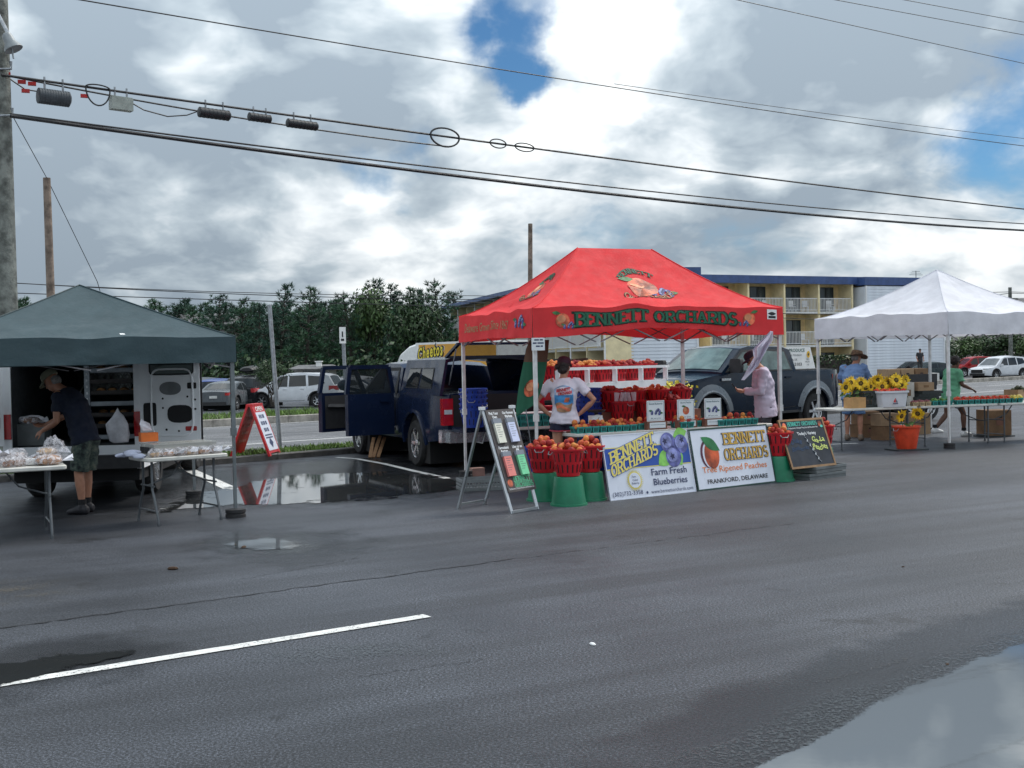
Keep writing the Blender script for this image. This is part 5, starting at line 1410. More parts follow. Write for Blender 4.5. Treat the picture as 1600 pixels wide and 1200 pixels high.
# cage, bread racks inside
CAGE = M('pale cage wire', (.35, .38, .36), .5, .5)
b = MB()
for i in range(9): b.bar((2.9, -.15 + i * .1 - .4, 1.35), (2.9, -.15 + i * .1, 2.0), .02); b.bar((2.9, -.15 + i * .1, 1.35), (2.9, -.15 + i * .1 - .4, 2.0), .02)
b.build('cargo_cage', CAGE, van)
MB().add([(3.0, -.1, 1.4), (3.0, .5, 1.4), (3.0, .5, 1.95), (3.0, -.1, 1.95)], [(0, 1, 2, 3)]).build('bulkhead_window', HEADL, van)
STEEL = M('dull steel rack', (.30, .33, .36), .45, .6)
shelf = thing('bread_rack', 'tall steel bread rack of slotted uprights and trays standing inside the van', 'bread rack', vc + hV * .75 + rV * .38, pi / 2 - AZ4)
b = MB()
for y in (-.38, .38):
    b2 = MB(); b2.box((0, y, 1.35), (.05, .07, 1.3))
    for i in range(14): b2.use(1).box((-.028, y, .8 + i * .085), (.01, .02, .035)); b2.use(0)
    b2.build('upright', [STEEL, WRAIL], shelf)
TRAY = M('dark bread tray', (.035, .03, .03), .6); BREADM = M('brown crust', (.32, .16, .06), .7, var=.3, vs=12)
for i in range(8):
    b2 = MB(); z = .78 + i * .15; b2.box((.3, 0, z), (.6, .68, .025)); b2.box((-.005, 0, z + .022), (.02, .68, .05)); o = b2.build('tray', TRAY if i % 3 else STEEL, shelf)
    if i in (1, 2, 4, 6):
        b3 = MB(); [b3.ball((.12 + random.uniform(0, .1), -.22 + j * .15, z + .05), .05, 8, 5, (1.2, 1.3, .7)) for j in range(4)]; b3.build('loaf', BREADM, shelf, smooth=60)
b = MB(); b.box((.5, -.1, 2.0), (.2, .5, .16)); b.box((.5, .12, 2.0), (.2, .1, .14)); b.build('top_box', M('grey parcel', (.25, .27, .27), .8), shelf)
BAGW = M('white plastic bag', (.62, .62, .66), .45, var=.1, vs=10, bump=.5, bs=14)
def lumpy(name, label, cat, c, s, mat, seed, group=None, n=14, amp=.18, smooth=60, pinch=None, parent=None):
    b = MB(); b.ball((0, 0, 0), 1, n, max(6, n // 2))
    vs = []
    for p in b.v:
        q = Vector(p); k = 1 + amp * mnoise.noise(q * 1.9 + Vector((seed * 3.1, seed, 0))) + amp * .6 * mnoise.noise(q * 4.3 + Vector((seed, 0, 9)))
        q *= k
        if pinch and q.z > .2: q.x *= 1 - pinch * (q.z - .2); q.y *= 1 - pinch * (q.z - .2)
        q.z = max(q.z, -.72)
        vs.append((q.x * s[0], q.y * s[1], (q.z + .72) * s[2]))
    b.v = vs
    o = b.build(name, mat, parent, smooth)
    o.location = c
    if label: tag(o, label, cat, group)
    return o
hp = vc + rV * (VW / 2 - .30) - hV * .02
lumpy('carrier_bag', 'white carrier bag hanging inside the open van beside the bread rack', 'bag', hp + Vector((-.02, 0, .76)), (.15, .10, .25), BAGW, 3, pinch=.78)
# open rear doors: pressed white panels with window, oval and square openings
def van_door(sg, ang, nm):
    hy = sg * (VW / 2 - .01); wd = .78; z0, z1 = .76, 2.02; th = .06
    ux = Vector((-sin(ang), sg * -cos(ang), 0)) if False else Vector((-sin(ang), sg * (-cos(ang)), 0))
    un = Vector((0, 0, 1)).cross(ux) * (1 if sg > 0 else -1)
    o3 = Vector((-.05, hy, 0)); P3 = lambda u, z, k=0.0: o3 + ux * u + Vector((0, 0, z)) + un * k
    b = MB(); vs = [P3(u, z, k) for k in (0, th) for u, z in ((.0, z0), (wd, z0), (wd, z1), (0, z1))]
    b.add(vs, [(0, 1, 2, 3), (7, 6, 5, 4), (0, 4, 5, 1), (1, 5, 6, 2), (2, 6, 7, 3), (3, 7, 4, 0)])
    door = b.build('rear_door', PVW, van)
    fn = lambda u, v, k=0.0: P3(u, v, th + .004 + k)
    if (fn(.1, 1).x > 0): pass
    rr = lambda u, v, a, c, n=20, p=2.0: [(u + a * abs(cos(2 * pi * i / n)) ** (2 / p) * (1 if cos(2 * pi * i / n) >= 0 else -1), v + c * abs(sin(2 * pi * i / n)) ** (2 / p) * (1 if sin(2 * pi * i / n) >= 0 else -1)) for i in range(n)]
    # raised pressing around the openings
    b = MB()
    for pl in (rr(.42, 1.27, .27, .43, 28, 6), rr(.42, 1.80, .30, .19, 24, 8)):
        b.tube([fn(*q) for q in pl + pl[:1]], .014, 6, cap=False)
    b.build('pressing', PVW, door, smooth=60)
    polys(door, CARG, [rr(.42, 1.80, .275, .165, 24, 8)], fn, 'window'); b = MB(); pl = rr(.42, 1.80, .285, .175, 24, 8); b.tube([fn(*q) for q in pl + pl[:1]], .012, 6, cap=False); b.build('window_rubber', WF, door)
    polys(door, M('grey speaker panel', (.16, .17, .18), .6), [rr(.40, 1.45, .14, .085, 20, 2.3)], fn, 'oval_panel')
    polys(door, DARK, [rr(.52, 1.12, .165, .115, 20, 3), rr(.13, 1.12, .085, .15, 16, 8), rr(.68, 1.48, .06, .04, 12, 8), rr(.3, 1.32, .014, .014, 8), rr(.3, 1.2, .014, .014, 8), rr(.72, 1.3, .014, .014, 8), rr(.72, 1.18, .014, .014, 8), rr(.34, .92, .016, .016, 8), rr(.5, .90, .014, .014, 8), rr(.62, 1.34, .014, .014, 8)], fn, 'access_hole')
    polys(door, TAILL, [rr(.66, .93, .075, .03, 12, 8)], fn, 'reflector')
    b = MB(); b.box(P3(wd + .012, (z0 + z1) / 2, th / 2), (.02, .02, z1 - z0), m=Matrix.Rotation(atan2(ux.y, ux.x), 3, 'Z')); b.build('door_seal', WF, door)
    return door
van_door(-1, rad(172), 'r'); van_door(1, rad(150), 'l')

# ---- snack delivery truck far behind
TOR = M('orange truck side', (.72, .36, .05), .45, var=.08, vs=1.5)
sa, sb = at(650, 566, 58), at(748, 566, 55); vv = sb - sa; vv.z = 0; Ls = 5.6; vv.normalize()
TX = Vector((sa.x, sa.y, -.45)); nn_ = Vector((vv.y, -vv.x, 0))
trk = thing('box_truck', 'white box truck with orange side and yellow snack lettering parked behind the navy pickup', 'truck', TX, atan2(vv.y, vv.x))
ztp = at(650, 536, 58).z + .45
b = MB(); b.box((Ls / 2, 1.2, (ztp + .9) / 2), (Ls, 2.4, ztp - .9)); b.build('cargo_box', WHITE, trk)
b = MB(); b.add([(.22, -.006, .95), (Ls - .1, -.006, .95), (Ls - .1, -.006, ztp - .1), (.22, -.006, ztp - .1)], [(0, 1, 2, 3)]); b.build('side_panel', TOR, trk)
b = MB(); b.rings([[Vector((x, y, z)) for y, z in ((.05, .5), (2.35, .5), (2.35, zt_), (2.25, zt_ + .1), (.15, zt_ + .1), (.05, zt_))] for x, zt_ in ((0, ztp - .12), (-.6, ztp - .25), (-1.25, ztp - .62), (-1.65, ztp - 1.25))]); b.build('roof_fairing', WHITE, trk, smooth=30)
b = MB(); b.rings([[Vector((x, y, z)) for y, z in ((.08, .5), (2.32, .5), (2.32, zt_), (.08, zt_))] for x, zt_ in ((0, 2.1), (-1.3, 2.1), (-1.9, 1.35), (-2.7, 1.2), (-2.8, .6))]); b.build('cab', WHITE, trk, smooth=30)
b = MB(); b.add([(-.25, .07, 1.4), (-1.15, .07, 1.4), (-1.3, .07, 2.0), (-.25, .07, 2.0)], [(0, 1, 2, 3)]); b.build('cab_window', CARG, trk)
for x in (-1.9, 3.2, 4.2):
    for y, sg in ((.18, -1), (2.2, 1)): wheel(trk, x, y, .45, .28, sg, 6)
b = MB(); b.box((2.5, 1.2, .75), (Ls + 2, 1.1, .3)); b.build('chassis', ARCHB, trk)
fnT = lambda u, v, k=0.0: Vector((u, -.012 - k, v))
arc = lambda u, v: (u, v + .12 * (u - .4) + .06 * sin((u - .4) / 1.9 * pi))
YL = M('yellow print', (.85, .68, .06), .5, var=0)
hz_ = .62
for bold, mt, k in ((.17, WHITE, .0), (.125, INK, .015), (.025, YL, .03)):
    tt = text2d('Cheetos', bold, 0.12, 1.22); g_ = bold * .75
    lettering(trk, mt, [(tt, lift(fnT, k) if False else (lambda u, v, kk=0.0, k=k: fnT(u, v, k + kk)), .22 - g_, ztp - .86 - g_ * .8, 1.72 + 2 * g_, hz_ + 2 * g_ * .8, arc)])
# ------------------------------------------------------------ canopies
LEGW = M('white powder coated leg', (.62, .62, .62), .4, .2)
TRUSS = M('dull canopy truss', (.22, .21, .22), .5, .3)
LEGG = M('grey powder coated leg', (.16, .18, .19), .4, .3)
FOOT = M('black foot weight', (.015, .015, .017), .7)
def canopy(name, label, o, ang, w, d, ze, zv, zp, rl, mat, legmat, pw=1.22, seed=1, lift_front=(0, 0), legs=None, wrinkle=.03, leg_lean=(0, 0), footr=.10, skip_truss=()):
    """pop-up canopy: o its corner, x along w, y along d; ze eave, zv lower edge, zp peak, rl half ridge"""
    t = thing(name, label, 'canopy', o, ang)
    a, b_ = w / 2, d / 2
    cs = [(0, 0), (w, 0), (w, d), (0, d)]; rg = [(a - rl, b_), (a + rl, b_), (a + rl, b_), (a - rl, b_)]
    if rl < .01: rg = [(a, b_)] * 4
    def panel(k, s, tt, off=0.0):
        (x0, y0), (x1, y1) = cs[k], cs[(k + 1) % 4]; (p0, q0), (p1, q1) = rg[k], rg[(k + 1) % 4]
        x = lerp(lerp(x0, x1, s), lerp(p0, p1, s), tt); y = lerp(lerp(y0, y1, s), lerp(q0, q1, s), tt)
        q = sin(pi * s)
        z = lerp(ze, zp, tt ** pw) - .05 * q * sin(pi * tt) + wrinkle * q * (1 - tt) * mnoise.noise(Vector((s * 5 + seed + k * 9, tt * 9 - s * 4, k * 3.3)))
        p = Vector((x, y, z))
        if off:
            e = .01; pu = panel(k, min(1, s + e), tt) - panel(k, max(0, s - e), tt); pv_ = panel(k, s, min(1, tt + e)) - panel(k, s, max(0, tt - e))
            p += pu.cross(pv_).normalized() * off
        return p
    def val(k, s, v, off=0.0):
        """skirt of side k: s along, v from 0 at the lower edge to 1 at the eave"""
        (x0, y0), (x1, y1) = cs[k], cs[(k + 1) % 4]; L = hypot(x1 - x0, y1 - y0)
        nx, ny = (y1 - y0) / L, -(x1 - x0) / L
        zb = zv + (lift_front[k % 2 if len(lift_front) == 2 else 0] * max(0, sin(pi * s)) ** 2 * (1 + .25 * mnoise.noise(Vector((s * 6, k * 7 + seed, 0)))))
        fold = (.028 * mnoise.noise(Vector((s * 7 + k * 5 + seed, v * 1.5 - s * 6, 2))) + .016 * mnoise.noise(Vector((s * 17 + v * 7, seed + k, 1)))) * sin(pi * s) ** .6 * (1 - v * .8)
        zt = panel(k, s, 0).z
        q = fold + .012 * (1 - v) + off
        return Vector((lerp(x0, x1, s) + nx * q, lerp(y0, y1, s) + ny * q, lerp(zb, zt, v)))
    b = MB()
    for k in range(4):
        b.grid(lambda u, v: panel(k, u, v), 30, 16); b.grid(lambda u, v: val(k, u, v), 44, 8)
    cn = b.build('canopy', mat, t, smooth=28)
    sd = MB()                                                     # bound seams on the hips
    for k in range(4): sd.tube([panel(k, 0, i / 12) + Vector((0, 0, .004)) for i in range(13)], .007, 5)
    sd.build('hip_seam', mat, t)
    for i, (x, y) in enumerate(cs):
        ix, iy = (.04 if x == 0 else -.04), (.04 if y == 0 else -.04)
        lx, ly = leg_lean
        b = MB(); b.box((x + ix, y + iy, (ze + .95) / 2), (.045, .045, ze - .97)); b.bar((x + ix, y + iy, 1.0), (x + ix + lx, y + iy + ly, .02), .034); b.box((x + ix, y + iy, .97), (.06, .06, .09)); lg = b.build('leg', legmat, t)
        b = MB(); b.lathe([(footr, 0), (footr, .035), (footr * .93, .04), (footr * .93, .05), (footr, .055), (footr, .09), (footr * .5, .10)], (x + ix + lx, y + iy + ly, 0), 18); b.build('foot_weight', FOOT, lg, smooth=40)
    for k in range(4):
        if k in skip_truss: continue
        (x0, y0), (x1, y1) = cs[k], cs[(k + 1) % 4]; L = hypot(x1 - x0, y1 - y0); ux_, uy_ = (x1 - x0) / L, (y1 - y0) / L
        q = lambda s, z: Vector((x0 + ux_ * L * s - uy_ * .05, y0 + uy_ * L * s + ux_ * .05, z))
        b = MB(); hi, lo = ze - .06, zv - .06
        n = 4 if L > 3.2 else 2
        for i in range(n):
            s0, s1 = i / n + .01, (i + 1) / n - .01; f = i % 2
            b.bar(q(s0, hi), q(s1, lo), .025, .014); b.bar(q(s0, lo) + Vector((0, 0, .0)), q(s1, hi), .025, .014)
        b.build('truss', TRUSS, t)
    b = MB(); b.tube([(a, b_, zp - .03), (a, b_, ze + .1)], .022, 8)
    for k in range(4): b.bar(panel(k, .5, .02) - Vector((0, 0, .06)), (a, b_, ze + .12), .022)
    b.build('centre_frame', legmat, t)
    return t, cn, panel, val, w, d
DGRN = cloth_mat('dark green canopy cloth', (.046, .074, .084), .5, .05)
u1 = Vector((cos(rad(26)), sin(rad(26)), 0))
fr1 = Vector((-3.12, 13.42, 0))
o1 = fr1 - u1 * 3.05
lt, lcn, lp_, lv_, _, _ = canopy('market_canopy', 'dark grey-green pop-up canopy over the bakery tables and the open van', o1, rad(26), 3.05, 2.45, 2.05, 1.76, 2.70, 0, DGRN, LEGG, 1.08, 4, leg_lean=(.0, 0), footr=.115)
b = MB(); b.add([lp_(0, .61, .12, .004), lp_(0, .63, .12, .004), lp_(0, .63, .14, .004), lp_(0, .61, .14, .004)], [(0, 1, 2, 3)]); b.build('maker_label', WHITE, lcn)
REDC = cloth_mat('red canopy cloth', (.78, .060, .066), .75, .25)
RO = Vector((.28, 15.14, 0)); RANG = rad(23)
rt, rcn, rp, rvv, RW, RDp = canopy('market_canopy', 'red pop-up canopy printed with green orchard lettering and peaches', RO, RANG, 3.85, 2.68, 2.38, 2.00, 3.30, .60, REDC, LEGW, 1.32, 9, lift_front=(.11, .03), wrinkle=.10)
WHC = cloth_mat('white canopy cloth', (.80, .80, .85), .8, .32)
wt, wcn, wp2, wv2, _, _ = canopy('market_canopy', 'plain white pop-up canopy over the sunflower and tomato tables', Vector((7.72, 20.92, 0)), rad(29.4), 3.3, 3.3, 2.42, 2.02, 3.32, 0, WHC, LEGW, 1.35, 14, lift_front=(.0, .02), wrinkle=.08)
# ---- print on the red canopy
GP = M('dark green print', (.014, .12, .065), .7, var=0); GP2 = M('dim green outline print', (.03, .05, .03), .7, var=0); DKG = M('black green print', (.01, .02, .012), .7, var=0)
PCH = M('peach print', (.62, .13, .06), .6, var=.5, vs=5); PCHL = M('light peach print', (.72, .30, .15), .6, var=.2, vs=6); LFP = M('leaf print', (.05, .16, .05), .6, var=.3, vs=8); BBP = M('blueberry print', (.05, .055, .24), .6, var=.4, vs=14); BBL = M('pale blueberry print', (.25, .27, .45), .6, var=.2, vs=10)
def vfn(k, L, off):
    hh = .36
    return lambda u, v, kk=0.0: rvv(k, u / L, v / hh, off + kk)
F0 = vfn(0, RW, .006)
gold = M('tan print', (.42, .20, .10), .7, var=0)
wf = slab2d('BENNETT ORCHARDS', .155)
lettering(rcn, DKG, [(slab2d('BENNETT ORCHARDS', .25), vfn(0, RW, .004), 0.585, .103, 2.50, .175)])
lettering(rcn, GP, [(wf, vfn(0, RW, .009), .60, .110, 2.47, .16)])
def fruit(parent, fn, x, y, s, flip=1, berries=True):
    polys(parent, PCH, [disc2d(x, y, s, s * .85, 18)], fn); polys(parent, PCHL, [disc2d(x - .15 * s, y + .2 * s, s * .6, s * .45, 14)], lift(fn, .002))
    polys(parent, LFP, [leaf2d(x - .25 * s * flip, y + .85 * s, x - 1.5 * s * flip, y + 1.05 * s, .22 * s)], lift(fn, .003))
    if berries: grapes(parent, fn, x + .85 * s * flip, y - .65 * s, s * .85)
def grapes(parent, fn, x, y, s):
    r = random.Random(int(x * 1000)); 
    for j, (mt, q) in enumerate(((BBP, 1.0), (BBL, .55), (DKG, .25))):
        r2_ = random.Random(5); L_ = []
        for i in range(9):
            cx, cy = x + r2_.uniform(-.75, .75) * s, y + r2_.uniform(-.38, .38) * s; L_.append(disc2d(cx - (.05 * s if j == 1 else 0), cy + (.05 * s if j == 1 else 0), .22 * s * q, .22 * s * q, 9))
        polys(parent, mt, L_, lift(fn, .004 + .0015 * j))
    polys(parent, LFP, [leaf2d(x - .5 * s, y + .1 * s, x - 1.3 * s, y + .25 * s, .16 * s), leaf2d(x + .5 * s, y - .1 * s, x + 1.3 * s, y - .2 * s, .16 * s)], lift(fn, .003))
fruit(rcn, F0, .42, .19, .10, 1); fruit(rcn, F0, 3.28, .20, .10, -1)
polys(rcn, WHITE, [[(3.58, .20), (3.74, .20), (3.74, .33), (3.58, .33)]], F0); polys(rcn, INK, [leaf2d(3.59, .275, 3.73, .275, .022), [(3.60, .215), (3.72, .215), (3.72, .245), (3.60, .245)]], lift(F0, .003))
# left skirt
F3 = lambda u, v, kk=0.0: rvv(3, u / RDp, v / .36, .006 + kk)
lettering(rcn, gold, [(text2d('Delaware Grown Since 1867', .01, .25), F3, .25, .12, 1.65, .13)])
grapes(rcn, F3, 2.28, .20, .17)
F1s = lambda u, v, kk=0.0: rvv(3, u / RDp, v / .36, .006 + kk)
# roof prints: front panel and left panel, arched words round a peach
def pfn(k, L, off, H_=1.9):
    return lambda u, v, kk=0.0: rp(k, min(1, max(0, u / L)), min(1, max(0, v / H_)), off + kk)
FR = pfn(0, RW, .006)
def arch(cx, cy, R, a0, a1, w, flip=False):
    def f(u, v):
        a = rad(lerp(a0, a1, u / w)); r = R + (v if not flip else -(v))
        r = R + v if not flip else R - .13 + v
        return cx + r * sin(a) * 1.25, cy + (r if not flip else -r + 0) * cos(a) * (1 if not flip else 1)
    return f
tw = slab2d('BENNETT', .22)
def arch_up(cx, cy, rx, ry, a0, a1, w): return lambda u, v: (cx + (rx + v) * sin(rad(lerp(a0, a1, u / w))), cy + (ry + v) * cos(rad(lerp(a0, a1, u / w))))
def arch_dn(cx, cy, rx, ry, a0, a1, w): return lambda u, v: (cx + (rx - v) * sin(rad(lerp(a0, a1, u / w))), cy - (ry - v) * cos(rad(lerp(a0, a1, u / w))))
def orchard_logo(parent, FR, cx, cy, s):
    # widths widen towards the ridge on the tapering panel, so the word is bent in panel units
    lettering(parent, DKG, [(slab2d('BENNETT', .22), FR, 0, 0, 1.0, .15 * s, arch_up(cx, cy, .62 * s, .46 * s, -52, 52, 1.0))])
    lettering(parent, GP, [(slab2d('BENNETT', .13), lift(FR, .004), 0, .01, 1.0, .13 * s, arch_up(cx, cy, .62 * s, .46 * s, -52, 52, 1.0))])
    lettering(parent, DKG, [(slab2d('ORCHARDS', .22), FR, 0, 0, 1.0, .13 * s, arch_dn(cx, cy, .72 * s, .46 * s, -62, 62, 1.0))])
    lettering(parent, gold, [(slab2d('ORCHARDS', .13), lift(FR, .004), 0, .01, 1.0, .11 * s, arch_dn(cx, cy, .72 * s, .46 * s, -62, 62, 1.0))])
    polys(parent, PCH, [disc2d(cx - .02, cy + .02 * s, .40 * s, .29 * s, 24)], FR); polys(parent, PCHL, [disc2d(cx - .12 * s, cy + .10 * s, .2 * s, .12 * s, 16)], lift(FR, .003))
    polys(parent, LFP, [leaf2d(cx - .10 * s, cy + .27 * s, cx - .62 * s, cy + .30 * s, .06 * s)], lift(FR, .003))
    grapes(parent, FR, cx + .34 * s, cy - .18 * s, .30 * s)
orchard_logo(rcn, FR, 2.02, .92, .86)
orchard_logo(rcn, pfn(3, RDp, .006), 1.45, .92, .70)

# ------------------------------------------------------------ tables
TOPW = M('off white table plastic', (.55, .54, .50), .55, var=.08, vs=5)
TLEG = M('grey steel table leg', (.10, .11, .12), .45, .4)
def table(label, corner, ang, L, Wd, h=.74, splay=.22, straight=False, legmat=TLEG, top=TOPW):
    """corner: front left corner of the top, x along the length, y to the back"""
    t = thing('folding_table', label, 'table', corner, ang)
    def rr(x0, y0, x1, y1, r, n=4):
        out = []
        for cx, cy, a in ((x1 - r, y0 + r, -90), (x1 - r, y1 - r, 0), (x0 + r, y1 - r, 90), (x0 + r, y0 + r, 180)):
            out += [(cx + r * cos(rad(a + 90 * i / n)), cy + r * sin(rad(a + 90 * i / n))) for i in range(n + 1)]
        return out
    b = MB(); b.rings([[Vector((x, y, z)) for x, y in rr(0 + e, 0 + e, L - e, Wd - e, .05)] for e, z in ((.012, h - .045), (0, h - .035), (0, h - .008), (.008, h))]); b.build('tabletop', top, t, smooth=30)
    for x, sx_ in ((.16 * min(1, L / 1.4), 1), (L - .16 * min(1, L / 1.4), -1)):
        for y, sy_ in ((.10, -1), (Wd - .10, 1)):
            b = MB()
            if straight: b.tube([(x, y, h - .04), (x, y, .015)], .014, 8)
            else:
                yi = y - sy_ * .08; b.tube([(x, yi, h - .04), (x, yi, .38), (x - sx_ * .0, yi + sy_ * .05, .30), (x, y + sy_ * .08, .06), (x, y + sy_ * .085, .012)], .015, 8)
            b.lathe([(.02, 0), (.02, .03)], (x, y + (0 if straight else sy_ * .085), 0), 8); b.build('leg', legmat, t, smooth=50)
        b = MB(); b.tube([(x, .08, .15), (x, Wd - .08, .15)], .011, 6); b.tube([(x, .12, .42), (x, Wd - .12, .42)], .011, 6); b.build('crossbar', legmat, t)
        b = MB(); b.tube([(x, Wd / 2, .42), (x + sx_ * .28, Wd / 2, .52), (x + sx_ * .42, Wd / 2, h - .04)], .010, 6); b.build('brace', legmat, t)
    return t
def tpt(t, x, y, z=.74):
    return Matrix.Translation(t.location) @ Matrix.Rotation(t.rotation_euler.z, 4, 'Z') @ Vector((x, y, z))
ua = Vector((cos(rad(26)), sin(rad(26)), 0))
TA = table('long folding table under the dark canopy covered with bagged bakery goods', Vector((-4.55, 12.05, 0)) - ua * 1.83, rad(26), 1.83, .76)
TB = table('short folding table with clear clamshell boxes at the corner of the dark canopy', Vector((-3.93, 12.72, 0)), rad(38), .93, .62)
ur = Vector((cos(rad(27.5)), sin(rad(27.5)), 0))
TC = table('white table behind the blueberry sign holding teal cartons of peaches', Vector((.82, 15.40, 0)), rad(27.5), 1.62, .66)
TD = table('white table behind the peach sign holding cartons and picture cards', Vector((.82, 15.40, 0)) + ur * 1.66, rad(27.5), 1.62, .66)
TE = table('table of teal berry cartons between the open pickup hatch and the woman', Vector((.0, 17.25, 0)), rad(20), 1.15, .6)
TF = table('table in the middle of the red canopy stacked with red baskets', Vector((1.45, 17.7, 0)), rad(20), 1.8, .6)
uw = Vector((cos(rad(17.2)), sin(rad(17.2)), 0)); vw = Vector((-uw.y, uw.x, 0))
TW0 = Vector((5.72, 20.9, 0))
TW = [table(lb, TW0 + uw * (1.74 * i), rad(17.2), 1.70, .74, straight=True) for i, lb in enumerate(('table at the sunflower end of the white canopy stall', 'table of teal tomato cartons beside the white canopy leg', 'table of tomatoes running out of the frame past the white canopy'))]
def onT(px, back=0.1, z=.742):
    k = (px - 800) / FPX
    p0 = TW0 + vw * back
    t = (k * p0.y - p0.x) / (uw.x - k * uw.y)
    p = p0 + uw * t
    return Vector((p.x, p.y, z))

# ------------------------------------------------------------ fruit, baskets, cartons
def fruit_mat(name, stops, vs=9, rough=.55):
    m = bpy.data.materials.new(name); m.use_nodes = True
    t = NT(m.node_tree); b = t.n['Principled BSDF']
    oi = t.n.new('ShaderNodeObjectInfo'); o = t.n.new('ShaderNodeTexCoord').outputs['Object']
    f = t.math('ADD', t.math('MULTIPLY', t.noise(t.vmath('ADD', o, t.comb(t.math('MULTIPLY', oi.outputs['Random'], 40), 0, 0)), vs, 3), .75), t.math('MULTIPLY', t.math('SUBTRACT', oi.outputs['Random'], .5), .45))
    t.l.new(t.ramp(f, stops), b.inputs['Base Color']); b.inputs['Roughness'].default_value = rough; b.inputs['Specular IOR Level'].default_value = .3
    return m
PEACH = fruit_mat('peach skin', [(.20, (.60, .24, .06)), (.34, (.52, .10, .04)), (.46, (.38, .04, .026)), (.62, (.19, .013, .02))], 14, .75)
TOMATO = fruit_mat('tomato skin', [(.25, (.62, .06, .02)), (.5, (.50, .025, .015)), (.75, (.36, .012, .01))], 8, .3)
def peach_mesh():
    b = MB(); b.ball((0, 0, 0), 1, 12, 8)
    v = []
    for p in b.v:
        q = Vector(p); a = atan2(q.y, q.x); h = hypot(q.x, q.y)
        k = 1 - .07 * max(0, cos(a)) ** 8 * h
        z = q.z - .22 * math.exp(-(h / .28) ** 2) * (1 if q.z > 0 else -.5)
        v.append((q.x * k * .038, q.y * k * .038, z * .036))
    b.v = v
    return b.mesh('peach', PEACH, 60)
PEACHM = peach_mesh()
def peach(p, label, group, k=1.0):
    o = link('peach', PEACHM); o.location = p; o.rotation_euler = (random.uniform(0, 6), random.uniform(0, 6), random.uniform(0, 6)); s = k * random.uniform(.80, 1.16); o.scale = (s, s, s)
    return tag(o, label, 'peach', group)
REDB = M('red basket plastic', (.55, .012, .022), .4, var=.10, vs=4); GRNB = M('green basket plastic', (.008, .17, .085), .45, var=.12, vs=4); BLUB = M('blue basket plastic', (.010, .045, .34), .4, var=.1, vs=4); ORGB = M('orange tub plastic', (.62, .06, .02), .4)
_bk = {}
def basket_mesh(key, mat, r0, r1, h, handles=True, slots=True):
    if key in _bk: return _bk[key]
    b = MB(); b.lathe([(.01, .006), (r0 * .97, 0), (r0, .012), (lerp(r0, r1, .5), h * .5), (r1, h * .93), (r1 + .016, h * .935), (r1 + .018, h), (r1 + .004, h), (r1 - .012, h * .92), (r0 - .012, .02), (.01, .02)], n=28, cap=False)
    body = b.mesh('basket', mat, 35)
    sl = None
    if slots:
        b = MB(); n = 16
        for row, (z0, z1) in enumerate(((.14, .44), (.54, .86))):
            for i in range(n):
                a = 2 * pi * (i + .5 * row) / n; d = Vector((cos(a), sin(a), 0)); x = Vector((-sin(a), cos(a), 0)); w = .007
                ra, rb_ = lerp(r0, r1, z0) + .0025, lerp(r0, r1, z1) + .0025
                b.add([d * ra - x * w + Vector((0, 0, z0 * h)), d * ra + x * w + Vector((0, 0, z0 * h)), d * rb_ + x * w * 1.2 + Vector((0, 0, z1 * h)), d * rb_ - x * w * 1.2 + Vector((0, 0, z1 * h))], [(0, 1, 2, 3)])
                # raised rib beside each slot
                b.use(1); c = d * (lerp(ra, rb_, .5) + .002) + Vector((0, 0, (z0 + z1) / 2 * h)); b.bar(d * ra + x * .02 + Vector((0, 0, z0 * h)), d * rb_ + x * .022 + Vector((0, 0, z1 * h)), .008, .006); b.use(0)
        sl = b.mesh('slot', [DARK, mat])
    hd = None
    if handles:
        b = MB()
        for sg in (1, -1): b.tube([(sg * (r1 + .015), -.06, h * .9), (sg * (r1 + .035), -.04, h * .80), (sg * (r1 + .035), .04, h * .80), (sg * (r1 + .015), .06, h * .9)], .006, 6)
        hd = b.mesh('handle', GALV)
    _bk[key] = (body, sl, hd)
    return _bk[key]
def basket(name, label, key, p, group=None, rz=None, flip=False, tint=None):
    body, sl, hd = _bk[key]
    o = link(name, body); o.location = p; o.rotation_euler = (pi if flip else 0, 0, random.uniform(0, 6) if rz is None else rz)
    if sl: link('slot', sl, o)
    if hd: link('handle', hd, o)
    return tag(o, label, 'basket', group)
basket_mesh('red', REDB, .138, .195, .32); basket_mesh('green', GRNB, .168, .205, .34, False, False); basket_mesh('blue', BLUB, .15, .205, .30); basket_mesh('orange', ORGB, .17, .235, .40, True, False); basket_mesh('bluestack', BLUB, .16, .20, .15, False); basket_mesh('redsm', REDB, .125, .17, .26)
def heap(name, c, r, n, mat, rad_, seed, label=None, cat=None, kindstuff=True, hgt=.5, parent=None):
    rn = random.Random(seed); b = MB()
    for _ in range(n):
        a, q = rn.uniform(0, 2 * pi), r * sqrt(rn.random()); z = hgt * r * (1 - (q / r) ** 2) * rn.uniform(.7, 1.1)
        b.ball((cos(a) * q, sin(a) * q, z), rad_ * rn.uniform(.85, 1.15), 8, 5)
    o = b.build(name, mat, parent, 60); o.location = c
    if kindstuff: o['kind'] = 'stuff'
    return o
def peach_heap(top, r, label, group, seed, n=(9, 7, 3)):
    """separate peaches heaped on a basket's mouth"""
    rn = random.Random(seed)
    for k, cnt in enumerate(n):
        rr_ = r * (.82, .52, .2)[k]
        for i in range(cnt):
            a = 2 * pi * (i + rn.uniform(-.2, .2)) / cnt + k
            peach(top + Vector((cos(a) * rr_, sin(a) * rr_, -.012 + .045 * k + rn.uniform(-.01, .012))), label, group)
